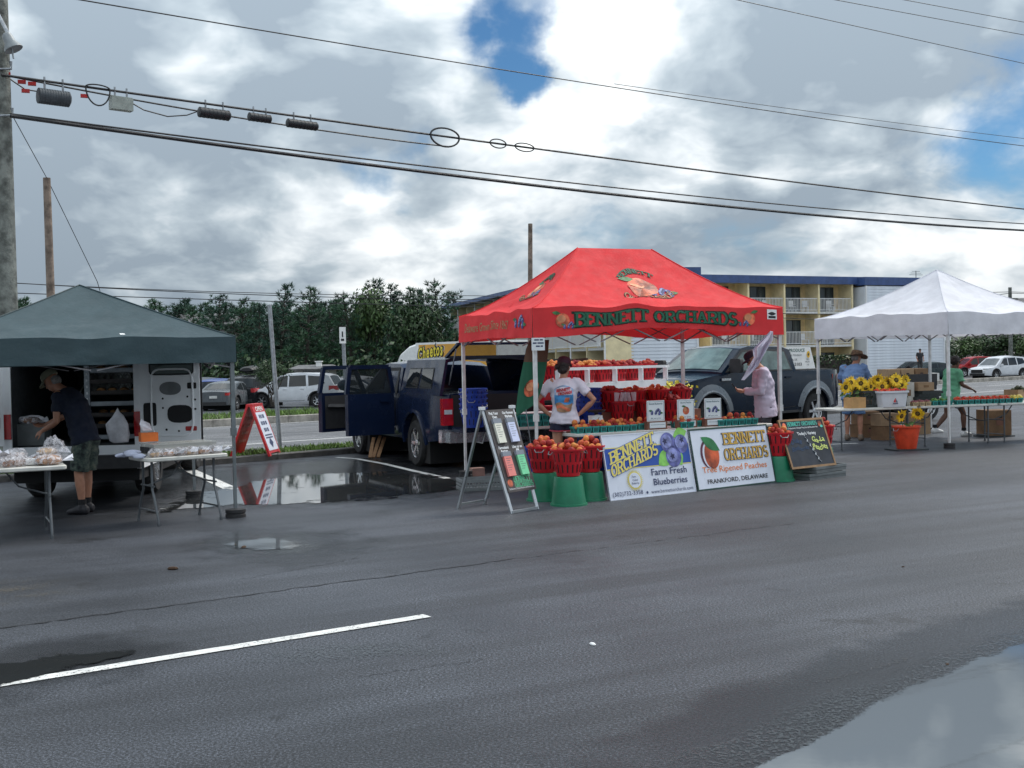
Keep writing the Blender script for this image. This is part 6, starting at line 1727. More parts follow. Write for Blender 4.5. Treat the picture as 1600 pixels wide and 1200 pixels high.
# three red baskets on upturned green ones at the front corner
spots = [((880, 788), 13.92, 'front red basket of peaches on an upturned green basket before its two neighbours', 'upturned green basket under the front red basket of peaches'),
         ((847, 782), 14.45, 'red basket of peaches beside the canopy leg, half behind the front one', 'upturned green basket beside the weighted canopy leg'),
         ((917, 781), 14.40, 'red basket of peaches touching the blueberry sign', 'upturned green basket touching the blueberry sign')]
for i, ((x, y), Y, lb, lg) in enumerate(spots):
    p = at_g(x if i else 885, Y, 0); p = Vector(p)
    basket('green_basket', lg, 'green', p + Vector((0, 0, .34)), 'upturned green baskets', flip=True)
    basket('red_basket', lb, 'red', p + Vector((0, 0, .345)), 'red baskets of peaches', rz=.3 + i)
    peach_heap(p + Vector((0, 0, .665)), .195, 'ripe peach heaped in the ' + lb.split(',')[0].replace(' of peaches', '').replace(' on an upturned green basket before its two neighbours', ' nearest the road of the three'), 'peaches in corner basket %s' % 'abc'[i], 40 + i)
for i, (x, Y, lb, lg) in enumerate(((1214, 16.15, 'red basket of peaches between the peach sign and the chalkboard', 'upturned green basket between the peach sign and the chalkboard'), (1246, 16.95, 'red basket of peaches just behind the top of the chalkboard', 'green basket hidden behind the chalkboard'), (1281, 17.5, 'red basket of peaches behind the far end of the chalkboard', 'green basket behind the far end of the chalkboard'))):
    p = Vector(at_g(x, Y, 0))
    basket('green_basket', lg, 'green', p + Vector((0, 0, .34)), 'upturned green baskets', flip=True)
    basket('red_basket', lb, 'red', p + Vector((0, 0, .345)), 'red baskets of peaches')
    peach_heap(p + Vector((0, 0, .665)), .195, 'ripe peach in the ' + lb.replace(' of peaches', ''), 'peaches by chalkboard %s' % 'abc'[i], 50 + i)
# cartons
TEAL = M('teal carton pulp', (.035, .30, .27), .75, var=.15, vs=18); WOODC = M('thin carton wood', (.52, .38, .22), .8, var=.15, vs=10)
def carton_mesh(mat, w=.105, h=.085, tp=.80):
    b = MB(); a, c = w * tp / 2, w / 2
    A_ = [(-a, -a), (a, -a), (a, a), (-a, a)]; C_ = [(-c, -c), (c, -c), (c, c), (-c, c)]; e = .006
    b.rings([[Vector((x, y, 0)) for x, y in A_], [Vector((x, y, h)) for x, y in C_], [Vector((x * (1 - e * 2 / c), y * (1 - e * 2 / c), h)) for x, y in C_], [Vector((x * .9, y * .9, .006)) for x, y in A_]], cap=True)
    for k in range(4):                                             # proud rim and slits of each side
        R = Matrix.Rotation(pi / 2 * k, 3, 'Z')
        b.bar(R @ Vector((-c, -c - .001, h - .008)), R @ Vector((c, -c - .001, h - .008)), .004, .014)
        b.use(1)
        for i in range(4):
            x = (-.6 + .4 * i) * a * 1.05; y0 = -lerp(a, c, .15) - .0012; y1 = -lerp(a, c, .72) - .0012
            b.add([R @ Vector(q) for q in ((x - .005, y0, h * .15), (x + .005, y0, h * .15), (x + .005, y1, h * .72), (x - .005, y1, h * .72))], [(0, 1, 2, 3)])
        b.use(0)
    return b.mesh('carton', [mat, DARK])
CART, CARTW = carton_mesh(TEAL), carton_mesh(WOODC, .11, .075, .92)
def carton(p, rz, label, group, mesh=None, cat='carton'):
    o = link('carton', mesh or CART); o.location = p; o.rotation_euler = (0, 0, rz); return tag(o, label, cat, group)
ORD = ('first', 'second', 'third', 'fourth', 'fifth', 'sixth', 'seventh', 'eighth', 'ninth', 'tenth', 'eleventh', 'last')
def row(tb, x0, n, y, lb0, grp, fill=True, seed=0, dz=0.0, step=.118):
    for i in range(n):
        lb = lb0 + ', %s from the woman' % ORD[i if 'behind the canopy leg' not in lb0 else n - 1 - i]
        p = tpt(tb, x0 + i * step, y, .742 + dz); carton(p, tb.rotation_euler.z + random.uniform(-.04, .04), lb, grp)
        if fill:
            rn = random.Random(seed * 31 + i)
            for dx, dy, dzz in ((-.025, -.012, .085), (.028, .012, .088), (.0, .0, .135)):
                if dzz > .1 and rn.random() < .4: continue
                q = tpt(tb, x0 + i * step + dx + rn.uniform(-.01, .01), y + dy, .742 + dz + dzz)
                peach(q, 'ripe peach in ' + lb0.replace('teal carton', 'a teal carton'), 'peaches, ' + grp, .95)
row(TC, .08, 8, .06, 'teal carton in the front row over the blueberry sign', 'cartons in front of the blueberry table', True, 1)
row(TC, .10, 8, .19, 'teal carton in the back row over the blueberry sign', 'cartons at the back of the blueberry table', True, 2)
row(TD, .06, 2, .05, 'teal carton between two picture cards', 'cartons between picture cards', True, 3)
row(TD, .70, 6, .05, 'teal carton in the front row over the peach sign', 'cartons in front of the peach table', False, 4)
row(TD, .04, 12, .18, 'teal carton in the back row behind the picture cards', 'cartons at the back of the peach table', True, 5)
row(TC, 1.12, 3, .19, 'teal carton behind the first blueberry card', 'cartons behind the first card', True, 6)
for k in range(2):
    row(TE, .06, 9, .08 + .13 * k, 'teal carton of berries on the table behind the canopy leg', 'berry cartons behind the canopy leg', False, 7, dz=0)
    row(TE, .06, 9, .10 + .13 * k, 'teal carton stacked on top on the table behind the canopy leg', 'stacked berry cartons behind the canopy leg', False, 8, dz=.09)
b = MB(); b.box((.57, .3, .842 + .09), (1.0, .4, .012)); b.build('tray_lid', WHITE, TE)
# picture cards in brown holders
CARD = M('card white', (.72, .76, .78), .5, var=.02); BRWN = M('brown card holder', (.20, .09, .06), .8, var=.1); CEDGE = M('card edge blue', (.03, .10, .14), .5, var=0)
for i, (tb, x, berry, lb) in enumerate(((TC, 1.30, True, 'blueberry picture card, the one closest to the woman'), (TD, .14, False, 'peach picture card, middle of three on the table'), (TD, .60, True, 'blueberry picture card, beside the man in pale long sleeves'))):
    p = tpt(tb, x, .02, .742); a = tb.rotation_euler.z
    c = thing('picture_card', lb, 'card', p, a)
    b = MB(); b.box((0, .05, .055), (.32, .08, .11)); b.build('holder', BRWN, c)
    b = MB(); b.add([(-.13, .004, .02), (.13, .004, .02), (.13, .004, .095), (-.13, .004, .095)], [(0, 1, 2, 3)]); b.build('price_strip', CARD, c)
    b = MB(); b.box((0, .05, .25), (.285, .01, .28)); b.build('card_board', CARD, c)
    fc = plane_fn((0, .044, .11), (1, 0, 0), (0, 0, 1), .0006)
    fr = MB()
    for q in ((-.13, .015, .13, .015), (.13, .015, .13, .265), (.13, .265, -.13, .265), (-.13, .265, -.13, .015)): fr.bar(fc(q[0], q[1]), fc(q[2], q[3]), .003, .002)
    fr.build('border', CEDGE, c)
    lettering(c, CEDGE, [(text2d('Bennett Blueberries' if berry else 'Bennett Peaches', .01), fc, -.11 if berry else -.09, .225, .22 if berry else .18, .024), (text2d('$6 per pint' if berry else '$5 per quart', 0, .3), fc, -.085, .025, .17, .026)])
    if berry: grapes(c, fc, 0, .125, .09)
    else:
        polys(c, PCH, [disc2d(0, .125, .055, .055, 18)], fc); polys(c, PCHL, [disc2d(-.015, .14, .028, .03, 12)], lift(fc, .001)); polys(c, LFP, [leaf2d(.0, .18, -.075, .19, .014)], lift(fc, .001))
    lettering(c, CEDGE, [(text2d('No sprays on our fruit', 0), plane_fn((0, .0035, 0), (1, 0, 0), (0, 0, 1)), -.11, .06, .22, .016), (text2d('Picked fresh each day', 0), plane_fn((0, .0035, 0), (1, 0, 0), (0, 0, 1)), -.10, .033, .2, .014)] if False else [(text2d('-' * 16, 0), plane_fn((0, .0035, 0), (1, 0, 0), (0, 0, 1)), -.11, .06, .22, .006)])
# red baskets on the middle table and rack, blue stacks
for i, (x, y, z, lb) in enumerate(((.30, .18, .74, 'red basket with clear cups on top behind the scale'), (.72, .18, .74, 'tall red basket in the middle of the table of baskets'), (1.14, .18, .74, 'red basket on the table of baskets behind the peach card'), (.22, .46, .90, 'raised red basket of peaches over the scale'), (.62, .46, .90, 'raised red basket of peaches, second from the woman'), (1.02, .46, .90, 'raised red basket of peaches, third from the woman'), (1.42, .46, .90, 'raised red basket of peaches beside the rear canopy leg'))):
    p = tpt(TF, x, y, z + .004)
    o = basket('red_basket', lb, 'red', p, 'red baskets on the middle table')
    if i > 2 or i == 2: heap('peach_heap', p + Vector((0, 0, .29)), .165, 26, PEACH, .037, 60 + i)
b = MB(); b.box((.85, .46, .82), (1.7, .34, .16)); b.build('riser', BRWN, TF)
BASE, v, w_, zr, Lr, dep = RACK
for i in range(7):
    p = BASE + v * (.22 + (Lr - .42) * i / 6) + w_ * .30 + Vector((0, 0, zr + .008)); 
    basket('red_basket', 'red basket of peaches on the white rack, %s from the red cab' % ('closest', 'second', 'third', 'fourth', 'fifth', 'sixth', 'farthest')[i], 'red', p, 'red baskets on the white rack')
    heap('peach_heap', p + Vector((0, 0, .30)), .175, 26, PEACH, .037, 80 + i)
for i in range(6):
    p = BASE + v * (.42 + (Lr - .8) * i / 5) + w_ * .72 + Vector((0, 0, zr + .008)); basket('red_basket', 'red basket in the back row of the white rack', 'red', p, 'back row on the white rack'); heap('peach_heap', p + Vector((0, 0, .30)), .175, 22, PEACH, .037, 90 + i)
def blue_stack(px, Y, n, lb, z0=0.0, step=.075, h0=None):
    p = Vector(at_g(px, Y, z0))
    for i in range(n):
        basket('blue_basket', lb if n > 1 else lb, 'blue', p + Vector((0, 0, i * step + .003)), 'nested baskets, ' + lb)
blue_stack(917, 18.0, 14, 'blue basket nested in the tall stack behind the woman')
blue_stack(944, 18.35, 12, 'blue basket nested in the shorter stack by the red baskets')
blue_stack(739, 18.2, 5, 'blue basket nested in the stack on the pickup tailgate', .70)
blue_stack(838, 16.2, 4, 'blue basket nested in the low stack behind the black info board', 0)
blue_stack(812, 16.7, 3, 'blue basket nested in the low stack under the berry carton table', 0)
p = Vector(at_g(870, 18.9, 0)); b = MB(); b.box((0, 0, .33), (.55, .4, .66), .3); o = b.build('black_tote', PLAST); o.location = p; tag(o, 'black storage tote on the ground behind the woman', 'tote')
basket('red_basket', 'red basket standing behind the woman beside the green flag', 'red', p + Vector((0, 0, .665)), 'red baskets of peaches')
# dial scale and clear cups
p = tpt(TC, .62, .50, .742)
sc_ = thing('dial_scale', 'white dial scale with black pan between the peaches and the red baskets', 'scale', p, rad(20))
b = MB(); b.box((0, .03, .10), (.16, .12, .2)); b.build('housing', WHITE, sc_); b = MB(); b.lathe([(.085, 0), (.085, .02)], (0, -.03, .13), 20, m=Matrix.Rotation(pi / 2, 3, 'X')); b.build('dial', CARD, sc_); b = MB(); b.box((.0, -.055, .15), (.006, .004, .07), m=Matrix.Rotation(.6, 3, 'Y')); b.build('needle', INK, sc_)
b = MB(); b.lathe([(.02, .2), (.03, .24), (.11, .25), (.13, .275), (.125, .278), (.10, .256)], n=18); b.build('pan', PLAST, sc_, smooth=40)
CUPM = M('clear plastic cup', (.75, .75, .8), .15, alpha=.45, var=0)
for i in range(5):
    p = tpt(TF, .16 + i * .075, .10, 1.07); o = MB().lathe([(.03, 0), (.045, .13), (.043, .13), (.028, .005)], n=12, cap=False).build('plastic_cup', CUPM, smooth=40); o.location = p; o.rotation_euler = (random.uniform(-.3, .3), random.uniform(-.4, .4), 0); tag(o, 'clear plastic cup standing in the red basket behind the scale', 'cup', 'clear cups in the red basket')
# yellow flowers past the rack
YF = M('yellow blooms', (.60, .50, .05), .7, var=.3, vs=14)
p = at(1056, 600, 21.5); fp = thing('flower_pot', 'pot of small yellow flowers beyond the end of the white rack', 'potted flowers', (p.x, p.y, 0))
MB().lathe([(.16, 0), (.22, .32), (.20, .32)], n=14).build('pot', PLAST, fp, smooth=40); MB().box((0, 0, .16), (.3, .3, .3)).build('pot_soil', SOIL, fp)
b = MB(); r3 = random.Random(3)
for _ in range(420):
    q = Vector((r3.gauss(0, .15), r3.gauss(0, .15), r3.uniform(.35, 1.28))); n_ = Vector((r3.gauss(0, 1), r3.gauss(-1, 1), r3.gauss(.6, 1))).normalized(); x = n_.orthogonal().normalized() * r3.uniform(.02, .04); y = n_.cross(x)
    b.use(0 if q.z > .78 else 1).add([q - x, q - y, q + x, q + y], [(0, 1, 2, 3)])
b.build('blooms', [YF, LEAF], fp)

# ------------------------------------------------------------ signs at the red stall
def panel_sign(name, label, p0, p1, h, lean, mats_, cat='sign', rim=.012):
    """board standing on the ground from p0 to p1, leaning back"""
    p0, p1 = Vector(p0), Vector(p1); ux = (p1 - p0); w = ux.length; ux.normalize()
    bk = Vector((-ux.y, ux.x, 0)); uz = (Vector((0, 0, 1)) * sqrt(h * h - lean * lean) + bk * lean).normalized()
    n = ux.cross(uz)
    t = thing(name, label, cat, p0)
    m = Matrix((ux, uz, n)).transposed().to_4x4()
    MB().prism([(0, 0), (w, 0), (w, h), (0, h)], m, -.018).build('board', mats_[0], t)
    b = MB(); e = rim
    O = Vector((0, 0, 0))
    for (a, c) in (((0, e / 2), (w, e / 2)), ((0, h - e / 2), (w, h - e / 2)), ((e / 2, e), (e / 2, h - e)), ((w - e / 2, e), (w - e / 2, h - e))):
        b.bar(ux * a[0] + uz * a[1] - n * .008, ux * c[0] + uz * c[1] - n * .008, e, .026, up=tuple(n))
    b.build('frame', mats_[1], t)
    return t, plane_fn((0, 0, 0), ux, uz, .003), w, h
SW = M('sign white', (.66, .69, .78), .35, var=.02); SB = M('sign blue', (.018, .075, .36), .4, var=0); SY = M('sign yellow', (.72, .60, .14), .4, var=0); NAVY = M('navy print', (.03, .045, .12), .5, var=0)
PLUM = M('plum print', (.10, .02, .05), .5, var=.2, vs=4); ORG = M('orange print', (.72, .20, .04), .5, var=0); GOLD = M('gold print', (.55, .33, .05), .5, var=0)
LIME = M('lime leaf print', (.22, .52, .10), .5, var=.15, vs=9); BERRY = M('berry print', (.12, .13, .36), .5, var=.35, vs=9); BERRYL = M('pale berry bloom print', (.22, .24, .50), .5, var=.3, vs=11); BERRYD = M('dark berry print', (.02, .02, .08), .5, var=0)
s1, f1_, w1, h1 = panel_sign('blueberry_sign', 'white sign with blue band, yellow orchard name and three big blueberries', G(954, 783), G(1088, 768), .80, .16, (SW, SW))
X = lambda u: u * w1; Yv = lambda v: v * h1
polys(s1, SY, [[(X(.0), Yv(.46)), (X(.99), Yv(.46)), (X(.99), Yv(.80)), (X(.0), Yv(.80))]], f1_, 'band_edge')
polys(s1, SB, [[(X(.0), Yv(.475)), (X(.99), Yv(.475)), (X(.99), Yv(.785)), (X(.0), Yv(.785))]], lift(f1_, .0012), 'band')
slant = lambda u, v: (u, v + .30 * (u - X(.06)))
for wd, mt, k in ((.30, SB, .003), (.185, SY, .0065)):
    lettering(s1, mt, [(slab2d('BENNETT', wd), (lambda u, v, kk=0.0, k=k: f1_(u, v, k + kk)), X(.055), Yv(.555), X(.53), Yv(.165), slant), (slab2d('ORCHARDS', wd), (lambda u, v, kk=0.0, k=k: f1_(u, v, k + kk)), X(.05), Yv(.36), X(.56), Yv(.165), slant)])
polys(s1, LIME, [leaf2d(X(.60), Yv(.47), X(.78), Yv(.68), .10), leaf2d(X(.88), Yv(.44), X(.80), Yv(.70), .09), leaf2d(X(.82), Yv(.90), X(.99), Yv(.98), .08)], lift(f1_, .004), 'leaf_print')
for cx, cy, r, c2 in ((.745, .86, .125, (-.05, .02)), (.90, .83, .115, (.02, .05)), (.79, .64, .13, (-.02, .0))):
    cx, cy = X(cx), Yv(cy) - .04
    polys(s1, BERRY, [disc2d(cx, cy, r, r * 1.05, 24)], lift(f1_, .006), 'berry_print'); polys(s1, BERRYL, [disc2d(cx - .02, cy + .02, r * .7, r * .7, 20)], lift(f1_, .0075), 'bloom_print')
    star = [(cx + c2[0] + (.046 if i % 2 else .022) * cos(2 * pi * i / 10), cy + c2[1] + (.05 if i % 2 else .024) * sin(2 * pi * i / 10)) for i in range(10)]
    polys(s1, BERRYD, [star], lift(f1_, .009), 'berry_crown')
sun_c = (X(.30), Yv(.275))
polys(s1, SY, [[(sun_c[0] + .105 * cos(a) - .006 * sin(a), sun_c[1] + .105 * sin(a) + .006 * cos(a)), (sun_c[0] + .105 * cos(a) + .006 * sin(a), sun_c[1] + .105 * sin(a) - .006 * cos(a)), (sun_c[0] + .145 * cos(a), sun_c[1] + .145 * sin(a))] for a in [2 * pi * i / 34 for i in range(34)]] + [disc2d(*sun_c, .108, .108, 30)], lift(f1_, .002), 'sunburst')
polys(s1, SW, [disc2d(*sun_c, .094, .094, 28)], lift(f1_, .004), 'sun_disc')
f1k = lift(f1_, .006)
lettering(s1, NAVY, [(text2d('Farm', .0, .2), f1k, sun_c[0] - .045, sun_c[1] + .03, .07, .03), (text2d('Orchard', .0, .2), f1k, sun_c[0] - .04, sun_c[1] - .012, .09, .03), (text2d('Blueberries', .0, .2), f1k, sun_c[0] - .06, sun_c[1] - .05, .12, .028)])
lettering(s1, NAVY, [(text2d('Farm Fresh', .012), f1k, X(.50), Yv(.32), X(.42), Yv(.105)), (text2d('Blueberries', .012), f1k, X(.51), Yv(.165), X(.40), Yv(.105)), (text2d('(302)732-3358', .0), f1k, X(.03), Yv(.035), X(.34), Yv(.085)), (text2d('www.bennettorchards.com', .0), f1k, X(.465), Yv(.045), X(.50), Yv(.055))])
polys(s1, NAVY, [disc2d(X(.42), Yv(.07), .016, .018, 10)], f1k)
s2, f2_, w2, h2 = panel_sign('peach_sign', 'white peach sign with gold slab lettering in a dark green frame', G(1091, 768), G(1213, 753.5), .80, .16, (SW, M('dark green sign frame', (.012, .045, .035), .5)), rim=.02)
X = lambda u: u * w2; Yv = lambda v: v * h2
polys(s2, PLUM, [disc2d(X(.19), Yv(.58), .135, .185, 26)], f2_, 'peach_shade'); polys(s2, SW, [disc2d(X(.21), Yv(.57), .128, .178, 26)], lift(f2_, .0012), 'peach_rim')
polys(s2, M('peach picture', (.50, .085, .025), .5, var=.5, vs=3.2), [disc2d(X(.235), Yv(.565), .135, .185, 30)], lift(f2_, .0025), 'peach_picture')
polys(s2, M('green leaf picture', (.02, .16, .05), .5, var=.3, vs=6), [leaf2d(X(.13), Yv(.86), X(.34), Yv(.62), .075)], lift(f2_, .004), 'leaf_picture')
for wd, mt, k in ((.23, NAVY, .002), (.15, GOLD, .006)):
    fk = (lambda u, v, kk=0.0, k=k: f2_(u, v, k + kk))
    lettering(s2, mt, [(slab2d('BENNETT', wd), fk, X(.40), Yv(.715), X(.55), Yv(.175)), (slab2d('ORCHARDS', wd), fk, X(.385), Yv(.455), X(.57), Yv(.175))])
f2k = lift(f2_, .003)
lettering(s2, ORG, [(text2d('Tree Ripened Peaches', .004), f2k, X(.09), Yv(.245), X(.82), Yv(.13))])
lettering(s2, INK, [(text2d('FRANKFORD, DELAWARE', .014), f2k, X(.13), Yv(.085), X(.77), Yv(.085))])
# chalkboard on grey crates
c0 = at(1238, 737, 15.9); c1 = at(1307, 724, 16.45); c0.z = c1.z = .17
s3, f3_, w3, h3 = panel_sign('chalkboard', 'wood framed chalkboard with chalk lettering leaning on grey crates', c0, c1, .70, .24, (M('chalkboard', (.020, .026, .038), .75, var=.15, vs=3), M('oak frame', (.26, .15, .07), .6)), rim=.03)
X = lambda u: u * w3; Yv = lambda v: v * h3
CH_T, CH_W, CH_Y, CH_B = M('teal chalk', (.10, .50, .40), .9, var=0), M('white chalk', (.72, .74, .76), .9, var=0), M('yellow chalk', (.60, .68, .20), .9, var=0), M('dull blue chalk', (.035, .065, .13), .9, var=0)
lettering(s3, CH_T, [(slab2d('BENNETT ORCHARDS', .15), lift(f3_, .001), X(.17), Yv(.86), X(.66), Yv(.075))])
lettering(s3, CH_W, [(text2d("Delaware's Finest Peaches & Blueberries", .005), f3_, X(.17), Yv(.80), X(.66), Yv(.035)), (text2d("Today's Variety", .02), f3_, X(.33), Yv(.645), X(.42), Yv(.085))])
wob = lambda u, v: (u, v + .012 * sin(u * 34))
lettering(s3, CH_Y, [(text2d('Ga-La', .02), f3_, X(.62), Yv(.50), X(.28), Yv(.11), wob), (text2d('Peaches', .02), f3_, X(.60), Yv(.345), X(.32), Yv(.12), wob)])
lettering(s3, CH_B, [(text2d('Duke', .02, .2), f3_, X(.14), Yv(.50), X(.24), Yv(.11), wob), (text2d('Blueberries', .015, .2), f3_, X(.12), Yv(.36), X(.38), Yv(.09), wob)])
for x in (.10, .90): polys(s3, PCH, [disc2d(X(x), Yv(.87), .038, .045, 12)], f3_); polys(s3, CH_T, [disc2d(X(x) + .02, Yv(.82), .03, .02, 8)], lift(f3_, .001))
b = MB(); zg = [(X(.47 + .03 * (i % 2) + .017 * i), Yv(.62 - .047 * i)) for i in range(12)]
for q, r_ in zip(zg, zg[1:]): b.bar(f3_(*q), f3_(*r_), .012, .003)
b.build('chalk_zigzag', CH_W, s3)
CRG = M('grey crate plastic', (.15, .165, .17), .5, var=.1)
def crate(label, p, rz, d=(.62, .42, .13), mat=CRG, group=None, name='plastic_crate', solid=False):
    t = thing(name, label, 'crate', p, rz, group); x, y, z = d; b = MB()
    b.box((0, 0, .01), (x, y, .02)); 
    for sg in (1, -1):
        for zz_, hh in ((z - .02, .04), (.03, .03), (z * .5, .016)):
            b.box((0, sg * (y / 2 - .008), zz_), (x, .016, hh)); b.box((sg * (x / 2 - .008), 0, zz_), (.016, y - .034, hh))
        for i in range(15):
            q = -x / 2 + .02 + (x - .04) * i / 14; b.box((q, sg * (y / 2 - .008), z / 2), (.012, .012, z - .03))
        for i in range(9):
            q = -y / 2 + .02 + (y - .04) * i / 8; b.box((sg * (x / 2 - .008), q, z / 2), (.012, .012, z - .03))
    b.build('basketwork', mat, t); return t
q = G(1266, 749); crate('lower grey lattice crate under the chalkboard', Vector((q.x + .12, q.y + .30, 0)), rad(38), (.80, .50, .08), group='grey crates under the chalkboard')
crate('upper grey lattice crate directly under the chalkboard', Vector((q.x + .18, q.y + .36, .085)), rad(44), (.78, .48, .085), group='grey crates under the chalkboard')
q = G(752, 768); crate('grey lattice crate lying on the ground behind the black info board', Vector((q.x, q.y + .3, 0)), rad(14), (.62, .42, .15))
q = G(742, 754); b = MB(); b.box((0, 0, .06), (.2, .14, .12), .4); o = b.build('small_box', M('pinkish box', (.30, .18, .15), .7)); o.location = (q.x, q.y + 1.0, 0.0); tag(o, 'small brown parcel under the tailgate of the navy pickup', 'box')

# black aluminium info board with paper pockets
SBK = M('info board black', (.045, .036, .036), .5, var=.2, vs=6)
F0_, F1_ = G(800, 803), G(840, 796); B0_, B1_ = G(716, 795), G(757, 788)
ib = thing('info_board', 'black A-frame info board with four coloured paper pockets on an aluminium stand', 'sandwich board', F0_)
T0 = at(753, 640, 13.55) - F0_; T1 = at(800, 637, 13.97) - F0_
f0, f1l, b0l, b1l = Vector((0, 0, 0)), F1_ - F0_, B0_ - F0_, B1_ - F0_
f1l = (T1 - T0).normalized() * (f1l.length * 1.0); f1l.z = 0
for a, c, nm in ((f0, T0, 'frame_rail'), (f1l, T1, 'frame_rail'), (b0l, T0, 'back_leg'), (b1l, T1, 'back_leg')):
    MB().bar(a, c, .038, .022).build(nm, ALU, ib)
MB().bar(f0 + Vector((0, 0, .02)), f1l + Vector((0, 0, .02)), .03).build('frame_rail', ALU, ib); MB().bar(b0l + Vector((0, 0, .05)), b1l + Vector((0, 0, .05)), .024).build('cross_rail', ALU, ib)
for T in (T0, T1): MB().box(T + Vector((0, 0, .012)), (.06, .06, .035), .5).build('hinge_cap', WRAIL, ib)
ux = (T1 - T0); wI = ux.length; ux.normalize(); up_ = (T0 - f0); LI = up_.length; up_.normalize(); nI = ux.cross(up_).normalized()
m = Matrix((ux, up_, nI)).transposed().to_4x4(); m.translation = nI * .012
MB().prism([(.02, LI * .19), (wI - .02, LI * .19), (wI - .02, LI * .985), (.02, LI * .985)], m, .012).build('board', SBK, ib)
fI = plane_fn(nI * .026, ux, up_)
XX = lambda u: u * wI; YY = lambda v: v * LI
lettering(ib, CH_W, [(text2d('Pick Your', .03), fI, XX(.12), YY(.935), XX(.30), YY(.028)), (text2d('Own', .03), fI, XX(.20), YY(.90), XX(.15), YY(.028)), (text2d('Our Farmers', .03), fI, XX(.56), YY(.935), XX(.36), YY(.028)), (text2d('Markets', .03), fI, XX(.62), YY(.90), XX(.24), YY(.028)),
   (text2d('Farmstand', .03), fI, XX(.12), YY(.600), XX(.32), YY(.028)), (text2d('Recipes', .03), fI, XX(.17), YY(.565), XX(.22), YY(.028)), (text2d('Like us on', .03), fI, XX(.57), YY(.600), XX(.32), YY(.028)), (text2d('FB', .03), fI, XX(.67), YY(.565), XX(.10), YY(.028)), (text2d("Delaware's Finest Peaches & Blueberries", .0), fI, XX(.09), YY(.212), XX(.82), YY(.018))])
polys(ib, PCH, [disc2d(XX(.17), YY(.275), .045, .045, 14)], fI)
lettering(ib, M('mint letter print', (.08, .40, .22), .7, var=0), [(slab2d("BENNETT", .17), fI, XX(.30), YY(.285), XX(.56), YY(.045)), (slab2d("ORCHARDS", .17), fI, XX(.30), YY(.232), XX(.60), YY(.045))])
CLR = M('clear acrylic pocket', (.30, .33, .38), .12, alpha=.55, var=0)
for (u, v_, col, nm) in ((.13, .655, (.62, .62, .54), 'cream'), (.57, .655, (.50, .54, .72), 'pale blue'), (.13, .335, (.66, .20, .18), 'salmon'), (.57, .335, (.16, .55, .30), 'mint')):
    b = MB(); m2 = m.copy(); m2.translation = nI * .026 + ux * XX(u) + up_ * YY(v_)
    b.prism([(0, .19 * LI), (.27 * wI, .19 * LI), (.27 * wI, .235 * LI), (0, .235 * LI)], m2, .03); pk = b.build('pocket', CLR, ib)
    b = MB(); b.prism([(.01, .0), (.27 * wI - .01, 0), (.27 * wI - .01, .19 * LI), (.01, .19 * LI)], m2, .028); pp = b.build('leaflet_stack', M(nm + ' paper', col, .8, var=.03), ib)
    fp_ = plane_fn(nI * .0555 + ux * XX(u) + up_ * YY(v_), ux, up_)
    polys(ib, GRAY, [[(.03, .17 * LI - .022 * k * LI), (.22 * wI - .02 * (k % 3), .17 * LI - .022 * k * LI), (.22 * wI - .02 * (k % 3), .166 * LI - .022 * k * LI), (.03, .166 * LI - .022 * k * LI)] for k in range(6)], fp_, 'print_line')
# green feather flag with a peach, and a paper notice
FLG = cloth_mat('green flag cloth', (.035, .14, .085), .8, .2); FLB = cloth_mat('brown flag cloth', (.14, .085, .06), .8, .2)
fl = thing('feather_flag', 'drooping green feather flag with a peach on it behind the white canopy leg', 'flag', (0, 0, 0)); Yf = 15.55
fo = at(838, 640, Yf); fl.location = (fo.x, fo.y, 0)
def flagpt(px, py, u=0.0): p = at(px, py, Yf + .05 * sin(px * .16 + py * .02)); return p - fl.location
Lc = [(828, 531), (822, 545), (818, 566), (813, 590), (809, 615), (806, 640), (806.5, 650)]; Rc = [(858, 531), (857, 545), (855, 566), (851, 590), (845, 612), (838, 630), (808, 650.5)]
def flfn(u, v, kk=0.0):
    i = min(5, int(v * 6)); f = v * 6 - i
    l = lerp(Lc[i][0], Lc[i + 1][0], f), lerp(Lc[i][1], Lc[i + 1][1], f); r_ = lerp(Rc[i][0], Rc[i + 1][0], f), lerp(Rc[i][1], Rc[i + 1][1], f)
    p = flagpt(lerp(l[0], r_[0], u), lerp(l[1], r_[1], u)); p.y -= kk; return p
b = MB(); b.use(1).grid(lambda u, v: flfn(u, v * .33), 10, 6); b.use(0).grid(lambda u, v: flfn(u, .33 + v * .67), 10, 12); b.build('cloth', [FLG, FLB], fl, smooth=60)
polys(fl, PCH, [disc2d(.55, .62, .30, .10, 18)], lambda u, v, k=0.0: flfn(u, v, .012 + k), 'peach_print'); polys(fl, PCHL, [disc2d(.5, .60, .18, .05, 12)], lambda u, v, k=0.0: flfn(u, v, .018 + k), 'peach_print')
b = MB(); b.tube([flagpt(*q) + Vector((0, .01, 0)) for q in ((838, 772), (830, 700), (816, 600), (822, 545), (836, 524))], .008, 6); b.build('flag_pole', GALV, fl)
n0 = at(829, 549, 15.05); nt = thing('paper_notice', 'white paper notice taped at the top of the canopy leg over the green flag', 'notice', n0, rad(8))
b = MB(); b.box((.10, 0, .09), (.17, .004, .16)); b.build('paper', CARD, nt); polys(nt, NAVY, [[(x, z), (x + w, z), (x + w, z + .018), (x, z + .018)] for x, z, w in ((.05, .135, .06), (.12, .135, .04), (.03, .095, .05), (.09, .095, .08), (.07, .055, .05), (.13, .055, .03))], plane_fn((0, -.004, 0), (1, 0, 0), (0, 0, 1)), 'lettering')
